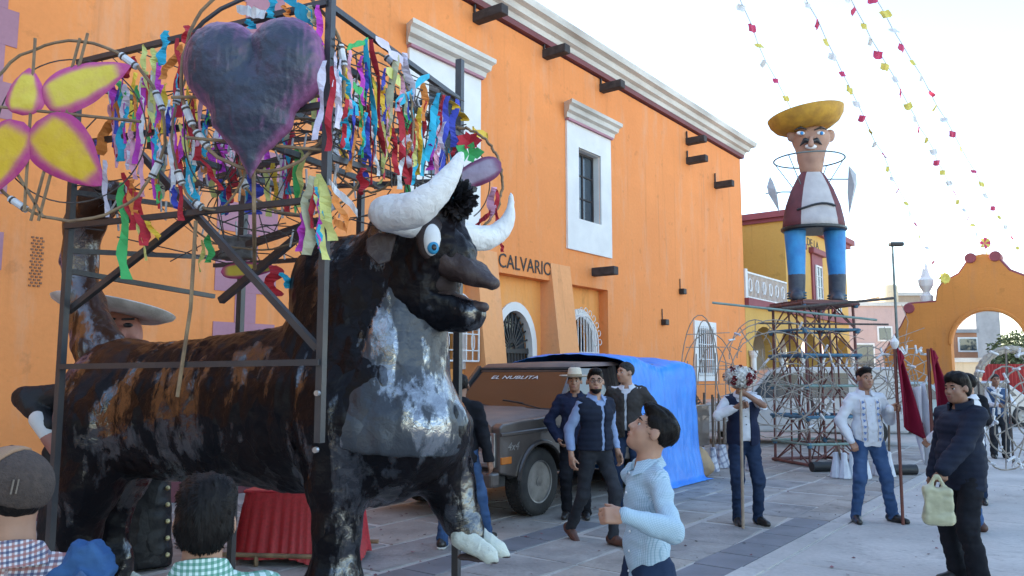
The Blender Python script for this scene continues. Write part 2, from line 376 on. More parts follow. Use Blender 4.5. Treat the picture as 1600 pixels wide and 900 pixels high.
m_white = mat('white_paint', (.72, .71, .69), (.64, .63, .62), ns=2, rough=.7, bump=.2, bs=30, grain=.05)
m_cornice = mat('cornice_white', (.66, .63, .58), (.42, .39, .35), ns=1.6, rough=.85, bump=.4, bs=18, stretch=(.35, 1, 1.5), grain=.12)
m_maroon = mat('maroon_paint', (.19, .055, .065), (.15, .045, .05), ns=2, rough=.75, bump=.25, bs=25, grain=.08)
m_mauve = mat('mauve_paint', (.40, .19, .235), (.35, .165, .205), ns=1.5, rough=.8, bump=.3, bs=12, grain=.08)
m_wood = mat('dark_wood', (.055, .045, .045), (.03, .025, .025), ns=8, rough=.8, bump=.5, bs=30, stretch=(.3, 1, 1))
m_glass = mat('dark_glass', (.05, .07, .09), (.03, .04, .05), ns=1.2, rough=.08, bump=.03, bs=3, spec=.8)
m_iron = mat('black_iron', (.02, .02, .022), rough=.55, bump=.2, bs=60)
m_wiron = mat('white_iron', (.75, .74, .73), (.6, .59, .58), ns=6, rough=.5, bump=.15, bs=60)
XY = lambda u, v, d: (u, d, v)               # wall-plane outline -> local xyz, d inwards
HW = 9.05
def wall_cells(xs, zs, holes, name, m, parent, y=0., th=.0):
    """rectilinear wall sheet with rectangular holes as one mesh, reveals added by the caller"""
    xs = sorted(set(xs)); zs = sorted(set(zs)); ix = {x: i for i, x in enumerate(xs)}; nz = len(zs); mb = MB()
    vs = [(x, y, z) for x in xs for z in zs]; fs = []
    for i in range(len(xs) - 1):
        for j in range(len(zs) - 1):
            cx, cz = (xs[i] + xs[i + 1]) / 2, (zs[j] + zs[j + 1]) / 2
            if any(a < cx < b and c < cz < d_ for a, b, c, d_ in holes): continue
            fs.append((i * nz + j, (i + 1) * nz + j, (i + 1) * nz + j + 1, i * nz + j + 1))
    mb.add(vs, fs)
    for a, b, c, d_ in holes:
        dd = y + th
        q = [(a, c), (b, c), (b, d_), (a, d_)]
        for k in range(4):
            (u0, w0), (u1, w1) = q[k], q[(k + 1) % 4]
            mb.add([(u0, y, w0), (u1, y, w1), (u1, dd, w1), (u0, dd, w0)], [(0, 1, 2, 3)])
    return mb.build(name, m, parent, normals=False)
SL = -40.0
wins = [(-15.7, -14.7, 5.3, 7.05), (-10.52, -9.5, 5.3, 7.03)]
bays = [(-16.9, -14.28, .0, 3.72), (-13.62, -11.68, .0, 3.72), (-10.9, -9.16, .0, 3.72)]
swin = (-3.95, -2.85, 1.7, 3.0)
holes = wins + bays + [swin]
xs = [SL, 0] + [x for h in holes for x in h[:2]]; zs = [0, HW] + [z for h in holes for z in h[2:]]
wall_cells(xs, zs, holes, 'wall', m_or, church, 0, .26)
MB().add([(0, 0, 0), (0, 14, 0), (0, 14, HW), (0, 0, HW), (SL, 14, 0), (SL, 14, HW)], [(0, 1, 2, 3), (1, 4, 5, 2)]).build('wall', m_or, church, normals=False)
quick('roof', m_cornice, church, 'poly', [(SL, 0, HW + .3), (0, 0, HW + .3), (0, 14, HW + .3), (SL, 14, HW + .3)])
# cornice profile swept along the eaves and round the corner
def sweep(name, prof, m, parent, x0, x1, ret=6.):
    """profile of (out,z) swept along the front wall and back along the end wall"""
    rings = []
    for pt in ((x0, 0), (x1, 1), (x1, 2)):
        x, k = pt
        if k == 0: rings.append([(x, -o, z) for o, z in prof])
        elif k == 1: rings.append([(x + o, -o, z) for o, z in prof])
        else: rings.append([(x + o, ret, z) for o, z in prof])
    return MB().loft(rings).build(name, m, parent)
cor = sweep('cornice', [(-.05, HW + .16), (.12, HW + .16), (.16, HW + .26), (.26, HW + .30), (.30, HW + .42), (.42, HW + .46), (.46, HW + .60), (-.05, HW + .62)], m_cornice, church, SL, 0)
sweep('cornice_band', [(-.05, HW + .04), (.10, HW + .04), (.115, HW + .155), (-.05, HW + .155)], m_maroon, church, SL, 0)
# dado
for a, b in ((SL, -16.9), (-14.28, -13.62), (-11.68, -10.9), (-9.16, 0)):
    quick('dado', m_maroon, church, 'bb', a, b, -.03, .02, 0, .66)
# upper windows
def sash(parent, x0, x1, z0, z1, y, nx=2, nz=3, m=m_wood, t=.05):
    w = MB()
    w.bb(x0, x1, y, y + .06, z0, z0 + t); w.bb(x0, x1, y, y + .06, z1 - t, z1); w.bb(x0, x0 + t, y, y + .06, z0 + t, z1 - t); w.bb(x1 - t, x1, y, y + .06, z0 + t, z1 - t)
    for i in range(1, nx): x = x0 + (x1 - x0) * i / nx; w.bb(x - .02, x + .02, y + .005, y + .05, z0 + t, z1 - t)
    for j in range(1, nz): z = z0 + (z1 - z0) * j / nz; w.bb(x0 + t, x1 - t, y + .01, y + .045, z - .016, z + .016)
    o = w.build('window_sash', m, parent)
    for i in range(nx):
        for j in range(nz):
            quick('pane', m_glass, o, 'bb', x0 + (x1 - x0) * i / nx + .02, x0 + (x1 - x0) * (i + 1) / nx - .02, y + .03, y + .036, z0 + (z1 - z0) * j / nz + .02, z0 + (z1 - z0) * (j + 1) / nz - .02)
    return o
for (x0, x1, z0, z1), (a, b) in zip(wins, ((-16.22, -14.18), (-11.02, -9.0))):
    s_ = MB(); fn = XY
    for q in ((a, x0, 4.53, 7.62), (x1, b, 4.53, 7.62), (x0, x1, 4.53, z0), (x0, x1, z1, 7.62)): s_.bb(q[0], q[1], -.05, .01, q[2], q[3])
    for q in ((x0 - .0, x0 + .015, z0, z1), (x1 - .015, x1, z0, z1), (x0, x1, z0, z0 + .015), (x0, x1, z1 - .015, z1)): s_.bb(q[0], q[1], .01, .25, q[2], q[3])
    sr = s_.build('window_surround', m_white, church)
    prof = [(.0, 7.6), (.10, 7.62), (.12, 7.72), (.20, 7.76), (.22, 7.86), (.30, 7.90), (.31, 7.98), (.0, 8.0)]
    rings = [[(a - .18 + (.14 - o * .5 if o < .25 else 0), -o, z) for o, z in prof], [(b + .18 - (.14 - o * .5 if o < .25 else 0), -o, z) for o, z in prof]]
    MB().loft(rings).build('lintel_moulding', m_cornice, church)
    quick('lintel_band', m_mauve, church, 'bb', a - .02, b + .02, -.115, .0, 7.56, 7.615)
    sash(church, x0 + .02, x1 - .02, z0 + .02, z1 - .02, .16)
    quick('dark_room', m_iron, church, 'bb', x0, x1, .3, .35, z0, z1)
# bays: recessed panels, arched openings and buttresses
def arch_panel(x0, x1, z1, ax0, ax1, azs, azt, az0):
    ax0 -= .012; ax1 += .012; azt += .012; c = (ax0 + ax1) / 2; r = (ax1 - ax0) / 2; mb = MB()
    for e, ae, sg in ((x0, ax0, -1), (x1, ax1, 1)):
        o_ = [(ae, az0), (e, az0), (e, z1), (c, z1)] + [(c + sg * r * math.sin(q), azs + (azt - azs) * math.cos(q)) for q in np.linspace(0, math.pi / 2, 12)]
        mb.prism(o_, XY, .262, .52)
    if az0 > 0: mb.bb(x0, x1, .262, .52, 0, az0 - .001)
    return mb.build('bay_panel', m_or2, church)
arch_panel(-16.9, -14.28, 3.72, -15.75, -14.42, 2.45, 3.2, 1.75)
arch_panel(-13.62, -11.68, 3.72, -13.25, -12.05, 2.2, 3.0, 0.)
arch_panel(-10.9, -9.16, 3.72, -10.7, -9.5, 2.35, 3.02, 1.0)
for a, b, zs_, zt_, z0_ in ((-13.25, -12.05, 2.2, 3.0, 0.), (-10.7, -9.5, 2.35, 3.02, 1.0), (-15.75, -14.42, 2.45, 3.2, 1.75)):
    i_ = arch(a, b, z0_, zs_, zt_, 16); o_ = arch(a - .17, b + .17, z0_, zs_, zt_ + .19, 16)
    MB().ring(o_, i_, XY, .22, .40, closed=False).build('arch_surround', m_white, church)
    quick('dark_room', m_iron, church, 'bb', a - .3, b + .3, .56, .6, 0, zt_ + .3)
# fan door: iron radial bars over door leaves
dr = MB(); cx_ = -12.65; r_ = .58
for k in range(13):
    q = math.pi * k / 12; dr.bar((cx_ + .12 * math.cos(q), .34, 2.18 + .14 * math.sin(q)), (cx_ + r_ * math.cos(q), .34, 2.2 + .78 * math.sin(q)), .03, .03)
dr.tube([(cx_ + .14 * math.cos(q), .34, 2.18 + .16 * math.sin(q)) for q in np.linspace(0, math.pi, 9)], .02, 5)
dr.tube([(cx_ + .46 * math.cos(q), .34, 2.18 + .6 * math.sin(q)) for q in np.linspace(0, math.pi, 13)], .015, 5)
for k in range(11): x = -13.2 + 1.1 * k / 10; dr.bb(x - .014, x + .014, .33, .35, 0.05, 2.1)
dr.bb(-13.24, -12.06, .32, .37, 2.1, 2.19)
dr.build('fan_grille', m_iron, church, kind='stuff')
quick('door_leaf', m_wood, church, 'bb', -13.24, -12.67, .42, .46, 0.02, 2.15); quick('door_leaf', m_wood, church, 'bb', -12.63, -12.06, .42, .46, 0.02, 2.15)
MB().prism(arch(-13.24, -12.06, 2.16, 2.2, 2.99, 14), XY, .42, .44).build('pane', m_glass, church)
# white grilles (cage and flat)
def grille(x0, x1, z0, zs_, zt_, y, cage=0., n=9, scrolls=False):
    g = MB(); c = (x0 + x1) / 2; r = (x1 - x0) / 2
    for k in range(n):
        x = x0 + (x1 - x0) * k / (n - 1); zt = zs_ + (zt_ - zs_) * math.sqrt(max(0, 1 - ((x - c) / r) ** 2))
        g.tube([(x, y, z0), (x, y, max(zt, z0 + .1))], .013, 5)
    pth = [(u, y, v) for u, v in arch(x0, x1, z0, zs_, zt_, 14)]
    g.tube(pth, .02, 5); g.tube([pth[-1], pth[0]], .018, 5)
    if cage:
        for x in (x0, x1):
            for z in (z0, zs_): g.tube([(x, y, z), (x, y + cage, z)], .012, 5)
    for z in (z0 + (zs_ - z0) * .33, z0 + (zs_ - z0) * .85): g.tube([(x0, y, z), (x1, y, z)], .012, 5)
    for k in range(1, n - 1, 2):
        x = x0 + (x1 - x0) * k / (n - 1)
        for s in (-1, 1): g.tube([(x + s * .05 * math.sin(q), y - .01, z0 + (zs_ - z0) * .6 + .16 * math.cos(q)) for q in np.linspace(0, math.pi, 7)], .009, 4)
    if scrolls:
        for q in np.linspace(.1, math.pi - .1, 12):
            px_, pz_ = c + (r + .10) * math.cos(q), zs_ + (zt_ - zs_ + .12) * math.sin(q)
            g.tube([(px_ + .07 * math.cos(t), y, pz_ + .07 * math.sin(t)) for t in np.linspace(q - 2.6, q + 2.2, 9)], .01, 4)
    return g.build('window_grille', m_wiron, church, kind='stuff')
grille(-10.75, -9.45, 1.15, 2.35, 3.05, .12, .15, 11, True)
grille(-15.8, -14.35, 1.9, 2.5, 3.2, -.16, .4, 9)
# small square window near the corner
MB().ring([(-4.2, 1.45), (-2.6, 1.45), (-2.6, 3.25), (-4.2, 3.25)], [(-3.95, 1.7), (-2.85, 1.7), (-2.85, 3.0), (-3.95, 3.0)], XY, -.05, .05).build('window_surround', m_white, church)
quick('pane', m_glass, church, 'bb', -3.95, -2.85, .2, .22, 1.7, 3.0)
g = MB()
for k in range(8): x = -3.9 + 1.0 * k / 7; g.tube([(x, -.08, 1.6), (x, -.08, 3.1)], .018, 5)
for z in (1.65, 2.1, 2.55, 3.05): g.tube([(-4.0, -.08, z), (-2.8, -.08, z)], .015, 5)
g.build('window_grille', m_wiron, church, kind='stuff')
# battered buttresses
for a, b in ((-14.286, -13.614), (-11.686, -10.894)):
    MB().add([(a, .3, 0), (b, .3, 0), (b, -.5, 0), (a, -.5, 0), (a, .3, 4.12), (b, .3, 4.12), (b, -.02, 4.12), (a, -.02, 4.12)],
             [(0, 1, 5, 4), (3, 7, 6, 2), (0, 4, 7, 3), (1, 2, 6, 5), (4, 5, 6, 7)]).build('buttress', m_or3, church)
# water spouts, each with a nail on top
for x, z, l, dz in ((-14.4, 8.72, .75, .9), (-11.95, 8.78, .62, .13), (-9.45, 8.72, .62, .13), (-4.42, 8.55, .6, .2), (-4.42, 7.95, .62, .2), (-2.35, 7.6, .6, .28), (-9.92, 4.0, .62, 0)):
    o = quick('water_spout', m_wood, church, 'bb', x, x + .22, -l, .02, z, z + .2, bevel=.02)
    if dz: quick('spout_pin', m_iron, o, 'bb', x - .0, x + .035, -.06, -.02, z + .2, z + .2 + dz)
# quoins of the two painted pilasters, and the brick vent
k = 0; z = .66
while z < HW - .4:
    wd = k % 2 == 1
    a, b = (-19.90, -18.9) if wd else (-19.57, -19.23)
    quick('quoin', m_mauve, church, 'bb', a, b, -.012, .01, z, z + .428)
    a, b = (-23.9, -22.54) if wd else (-23.9, -22.66)
    quick('quoin', m_mauve, church, 'bb', a, b, -.012, .01, z, z + .428)
    z += .43; k += 1
m_brick = mat('terracotta', (.30, .14, .08), (.20, .09, .05), ns=9, rough=.9, bump=.5, bs=40)
vt = MB(); vt.bb(-22.26, -22.11, .001, .01, 2.64, 3.25)
for i in range(3):
    for j in range(17): vt.bb(-22.25 + i * .047 + (.02 if j % 2 else 0), -22.225 + i * .047 + (.02 if j % 2 else 0), -.014, 0, 2.655 + j * .035, 2.675 + j * .035)
vt.build('vent_lattice', m_brick, church, kind='stuff')
# lettering
m_black = mat('black_paint', (.02, .018, .018), (.04, .035, .03), ns=20, rough=.7, bump=.1)
me = text_mesh('lettering', 'CALVARIO', .46, .004)
xs_ = [v.co.x for v in me.vertices]; k = 1.9 / (max(xs_) - min(xs_))
lt = link('lettering', me, m_black, church, loc=(-13.56, -.012, 3.83), rot=(R(90), 0, 0)); lt.scale = (k, .92, 1)
# wall lamps
for x, z in ((-5.12, 3.95), (-6.3, 3.0)):
    o = quick('wall_lamp', m_iron, church, 'bb', x, x + .2, -.16, .0, z, z + .16, bevel=.02); quick('conduit', m_iron, o, 'tube', [(x + .05, -.02, z + .16), (x + .05, -.02, z + .45)], .014, 5)

# ================================================================== YELLOW BUILDING
yb = empty('yellow_arcade_building', (CX, CY, 0), CANG, 'yellow two storey building with maroon trim, arcade and white balcony railing', 'building')
m_yel = plaster('yellow_plaster', (.62, .36, .09), (.56, .32, .075), (.52, .33, .12))
m_red = mat('maroon_trim', (.27, .06, .075), (.22, .05, .06), ns=2, rough=.7, bump=.15, bs=25)
m_shade = mat('arcade_inner_wall', (.30, .27, .22), (.22, .20, .17), ns=1, rough=.9)
L2 = 4.45; H2 = 7.6; LE = 13.3
ar = [(.62, 3.1), (3.4, 5.55), (5.9, 8.1), (8.45, 10.6), (10.95, 12.9)]
# arcade wall below the terrace as strips with round heads
for i in range(len(ar) + 1):
    a = .02 if i == 0 else ar[i - 1][1]; b = LE if i == len(ar) else ar[i][0]
    quick('pier', m_yel, yb, 'bb', a, b, 0, .45, 0, 3.9); quick('column', m_white, yb, 'lathe', [(.16, 0), (.16, .2), (.11, .25), (.10, 2.2), (.15, 2.3), (.17, 2.45)], 12, c=((a + b) / 2, -.12, 0))
for a, b in ar:
    n = 10; out = [(b, 3.9), (b, 2.4)] + [((a + b) / 2 + (b - a) / 2 * math.cos(q), 2.4 + .95 * math.sin(q)) for q in np.linspace(0, math.pi, n)] + [(a, 2.4), (a, 3.9)]
    MB().prism(out, XY, 0.002, .448).build('arch_head', m_yel, yb)
quick('inner_wall', m_shade, yb, 'bb', .0, LE, 3.0, 3.1, 0, 4.2); quick('floor_slab', m_yel, yb, 'bb', .02, LE, .0, 6, 3.9, 4.1)
quick('slab_band', m_red, yb, 'bb', .02, LE + .1, -.14, .3, 3.98, 4.24)
# upper block with windows
quick('upper_wall', m_yel, yb, 'bb', L2, LE, .0, 9, 4.1, H2); quick('upper_wall', m_yel, yb, 'bb', -6, L2, 3.2, 9, 4.1, H2 + .0)
for a, b, y0, y1, z0, z1 in ((L2 - .1, LE + .18, -.2, 9.2, H2, H2 + .16), (L2 - .2, LE + .32, -.36, 9.3, H2 + .16, H2 + .40)):
    quick('roof_cornice', m_red, yb, 'bb', a, b, y0, y1, z0, z1)
quick('roof_cornice', m_red, yb, 'bb', -6, L2 - .2, 2.95, 9.1, H2 + .005, H2 + .39)
quick('upper_wall', m_yel, yb, 'bb', L2 - .02, L2 - .0, -.0, 3.3, 4.1, H2)
for x in (5.6, 8.4, 11.2):
    quick('window_frame', m_red, yb, 'bb', x - .75, x + .75, -.07, .02, 4.26, 6.7); quick('window_hood', m_red, yb, 'bb', x - .95, x + .95, -.22, .02, 6.7, 6.95, bevel=.04)
    quick('pane', m_glass, yb, 'bb', x - .42, x + .42, -.09, -.072, 4.4, 6.2); sash(yb, x - .44, x + .44, 4.4, 6.25, -.14, 2, 4, m_white, .07)
# window and hood on the wall across the terrace end
quick('window_frame', m_red, yb, 'bb', -.2, 2.0, 3.1, 3.21, 4.2, 6.6); quick('window_hood', m_red, yb, 'bb', -.4, 2.3, 2.95, 3.21, 6.6, 6.85)
sash(yb, .2, 1.5, 4.2, 5.9, 3.04, 2, 3, m_white, .08)
# balcony railing
rl = MB(); rl.bb(.1, L2, -.02, .03, 5.12, 5.18); rl.bb(.1, L2, -.02, .03, 4.28, 4.32)
for k in range(34): x = .12 + (L2 - .14) * k / 33; rl.bb(x - .014, x + .014, -.005, .015, 4.32, 5.12)
for k in range(6):
    x = .55 + .68 * k; rl.tube([(x + .13 * math.cos(q), -.01, 4.72 + .22 * math.sin(q)) for q in np.linspace(0, 2 * math.pi, 13)], .03, 5)
rl.build('balcony_railing', m_wiron, yb, kind='stuff'); quick('railing_post', m_white, yb, 'bb', .02, .22, -.05, .1, 4.24, 5.25)
me = text_mesh('lettering', 'HOTEL DE LA', .62, .004); lt = link('lettering', me, m_black, yb, loc=(5.1, -.012, 7.02), rot=(R(90), 0, 0)); lt.scale = (1, .75, 1)

# ================================================================== GATE with a curved pediment
GX, GY = 17.9, 30.6
gate = empty('arched_gateway', (GX + .55, GY, 0), CANG - R(90), 'orange gateway with scrolled maroon edged pediment and one round arch', 'gateway')
m_gate = plaster('gate_plaster', (.60, .235, .05), (.55, .21, .05), (.48, .21, .08))
half = [(0, 6.35), (.35, 6.30), (.55, 6.05), (.85, 5.62), (1.45, 5.30), (1.62, 5.05), (1.68, 4.70), (1.72, 4.55), (2.75, 4.52), (2.85, 4.0), (3.05, 3.6), (3.5, 2.95), (3.75, 2.5), (3.8, 0)]
OW = 1.28
op = [(OW, 0)] + [(OW * math.cos(q), 2.85 + 1.3 * math.sin(q)) for q in np.linspace(0, math.pi, 21)] + [(-OW, 0)]
# left half and right half as two piers joined over the arch
gm = MB()
qarc = np.linspace(0, math.pi / 2, 11)
for s in (-1, 1):
    o_ = [(s * a, b) for a, b in half][::-1] + [(s * OW * math.cos(q), 2.85 + 1.3 * math.sin(q)) for q in qarc[::-1]] + [(s * OW, 0)]
    gm.prism(o_, XY, 0, .7)
gm.build('wall', m_gate, gate)
for s in (-1, 1):
    MB().tube([(s * a, .35, b + .02) for a, b in half[2:-1]], .12, 6, flat=(.7, 3.0)).build('coping', m_red, gate)
    quick('scroll', m_red, gate, 'lathe', [(.0, -.42), (.19, -.42), (.21, -.34), (.21, .34), (.19, .42), (0, .42)], 16, c=(s * .42, .35, 6.22), rot=rotm(R(90), 0, 0))
    quick('scroll', m_red, gate, 'lathe', [(.0, -.42), (.18, -.42), (.22, -.34), (.22, .34), (.18, .42), (0, .42)], 16, c=(s * 2.72, .35, 4.34), rot=rotm(R(90), 0, 0))
    u_ = quick('urn_finial', m_white, gate, 'lathe', [(.22, 0), (.24, .35), (.16, .4), (.12, .5), (.26, .75), (.30, 1.0), (.2, 1.1), (.12, 1.35), (.09, 1.6), (.0, 1.75)], 12, c=(s * 2.1, .35, 4.5))
MB().tube([(OW * 1.02 * math.cos(q), -.01, 2.85 + 1.32 * math.sin(q)) for q in np.linspace(0, math.pi, 21)], .07, 6).build('arch_moulding', m_gate, gate)

# ================================================================== FAR HOUSES
def house(name, px0, px1, py_top, Y, depth, m, label, wins_=(), roof=None, rz=0):
    a = P(px0, 585, Y); b = P(px1, 585, Y); zt = P((px0 + px1) / 2, py_top, Y)[2]; wdt = b[0] - a[0]
    h = empty(name, (a[0], Y, 0), rz, label, 'building', 'houses beyond the gateway')
    quick('wall', m, h, 'bb', 0, wdt, 0, depth, -.02, zt)
    quick('roof_edge', roof or m_cornice, h, 'bb', -.1, wdt + .1, -.12, depth + .1, zt, zt + .22)
    for x, z, w_, hh in wins_:
        f = quick('window', m_white, h, 'bb', x * wdt, x * wdt + w_, -.06, .01, z, z + hh); quick('pane', m_glass, f, 'bb', x * wdt + .1, x * wdt + w_ - .1, -.08, -.065, z + .1, z + hh - .1)
    return h
m_pink = plaster('pink_plaster', (.52, .36, .32), (.46, .32, .29), (.40, .29, .27)); m_tan = plaster('tan_render', (.40, .29, .20), (.34, .25, .18), (.28, .21, .16))
m_grey = mat('grey_block', (.33, .33, .34), (.26, .26, .27), ns=1.2, rough=.9, bump=.6, bs=3, grain=.1); m_rust = plaster('rust_render', (.42, .20, .11), (.36, .17, .10), (.28, .16, .11)); m_cream = plaster('cream_render', (.62, .50, .34), (.55, .44, .30), (.46, .38, .28))
h = house('pink_house', 1326, 1432, 478, 47, 8, m_pink, 'pale pink flat roofed house behind the bare wire frames', ((.1, 2.0, 1.2, 1.5), (.45, 3.6, .9, .9), (.7, 1.0, 1.3, 2.0)))
quick('dado', m_red, h, 'bb', -.02, 4.0, -.05, 0, 0, 1.1)
house('tan_house', 1388, 1446, 462, 52, 6, m_tan, 'tan upper storey rising behind the pink house', ((.3, 4.2, 1, 1),))
house('rust_house', 1486, 1530, 520, 48, 6, m_rust, 'rust coloured house with tin awning seen through the arch', ((.3, 3.0, 1.2, .9),), m_grey)
gh = house('grey_block_house', 1530, 1568, 486, 58, 10, m_grey, 'tall bare grey block house seen through the arch', ())
house('cream_shop', 1486, 1536, 566, 40, 4, m_cream, 'low cream shop front with brown door through the arch', ((.25, .1, .9, 1.4),))
tk = P(1395, 585, 50); wt = empty('water_tank', (tk[0], 50, P(1395, 476, 50)[2]), 0, 'pale cylindrical water tank on the roof of the pink house', 'water tank')
quick('tank_body', m_cream, wt, 'lathe', [(.0, 0), (.52, 0), (.55, .1), (.55, 1.1), (.5, 1.2), (.2, 1.35), (0, 1.37)], 18, smooth=30); quick('tank_base', m_grey, wt, 'bb', -.6, .6, -.6, .6, -.5, 0)
# red sheet fence behind the musicians
fa = P(1533, 585, 27); fc = empty('red_sheet_fence', (fa[0], 27, 0), R(-4), 'red corrugated sheet fence beside the gateway', 'fence')
m_rsheet = mat('red_sheet', (.42, .045, .04), (.33, .035, .035), ns=1, rough=.6, bump=.1, bs=10)
for k in range(6):
    mb = MB(); n = 10; pts = [(k * .62 + .62 * i / n, .03 * (1 if i % 2 else -1)) for i in range(n + 1)]
    mb.loft([[(x, y, 0) for x, y in pts] + [(x, y + .01, 0) for x, y in pts[::-1]], [(x, y, 2.0) for x, y in pts] + [(x, y + .01, 2.0) for x, y in pts[::-1]]]); mb.build('sheet_panel', m_rsheet, fc)
# street lamp
lp = P(1405, 585, 30); st = empty('street_lamp', (lp[0], 30, 0), 0, 'tall thin street lamp post with flat lamp head behind the gateway', 'street lamp')
m_galv = mat('galvanised', (.16, .20, .20), (.12, .15, .15), ns=6, rough=.5, metal=.4)
lz = P(1405, 384, 30)[2]
quick('post', m_galv, st, 'tube', [(0, 0, 0), (0, 0, lz)], [.07, .04], 8); quick('lamp_head', m_iron, st, 'bb', -.12, .42, -.12, .12, lz - .02, lz + .14, bevel=.05)
# trees through the arch
m_leaf = mat('far_foliage', (.05, .075, .035), (.085, .11, .05), ns=3, rough=.8, bump=0); m_bark = mat('bark', (.12, .09, .07), rough=.9, bump=.5)
def tree(px, py, Y, r, label):
    c = P(px, py, Y); t = empty('tree', (c[0], Y, 0), 0, label, 'tree', 'trees beyond the gateway'); mb = MB(); lf = []
    quick('trunk', m_bark, t, 'tube', [(0, 0, 0), (.05, 0, c[2] * .5), (-.05, .1, c[2])], [.2, .14, .05], 7)
    V = []; F = []
    for k in range(1400):
        q = rng.normal(size=3); q = q / np.linalg.norm(q) * r * rng.random() ** .4 * (1 + .25 * vnoise(q[None] / np.linalg.norm(q) * 2.1, 1, px)[0]); q[2] *= .8
        a, b_ = unit(rng.normal(size=3)), unit(rng.normal(size=3)); s_ = .14; o = q + np.array([0, 0, c[2]])
        V += [o - a * s_, o + b_ * s_ * .6, o + a * s_, o - b_ * s_ * .6]; F.append([4 * k, 4 * k + 1, 4 * k + 2, 4 * k + 3])
    link('crown', fmesh('crown', V, F), m_leaf, t)
tree(1586, 552, 44, 1.5, 'round green tree right of the grey block house'); tree(1604, 560, 46, 1.7, 'darker green tree behind the rope hoop')

# unseen trees added behind the camera to darken reflections on the glossy bull
m_leafp = mat('unseen_foliage', (.035, .06, .025), (.06, .09, .04), ns=2, rough=.7, bump=0)
def unseen_trees():
    V = []; F = []
    for k in range(2600):
        q = rng.normal(size=3); q = q / np.linalg.norm(q); q = q * np.array([2.6, 2.6, 2.2]) * rng.random() ** .35 * (1 + .3 * vnoise(q[None] * 2.3, 1, 5)[0]); a, b_ = unit(rng.normal(size=3)), unit(rng.normal(size=3)); s_ = .22; o = q + np.array([0, 0, 4.3])
        V += [o - a * s_, o + b_ * s_ * .6, o + a * s_, o - b_ * s_ * .6]; F.append([4 * k, 4 * k + 1, 4 * k + 2, 4 * k + 3])
    t = empty('unseen_tree', (0, 0, 0), 0, 'dense round laurel tree in the row facing the church', 'tree', 'unseen trees added behind the camera'); link('crown', fmesh('unseen_crown', V, F), m_leafp, t); quick('trunk', m_bark, t, 'tube', [(0, 0, 0), (.05, 0, 2.2), (0, .1, 4.5)], [.24, .18, .06], 8)
    for i, (x, y) in enumerate(((-9, -7.5), (-5, -10), (-1.0, -12), (-13, -4), (-7, -14), (-11, -11))):
        o = t if i == 0 else copy_tree(t); o.location = (x, y, 0); o.rotation_euler = (0, 0, i * 1.3); o.scale = (1 + .1 * (i % 3),) * 3
unseen_trees()
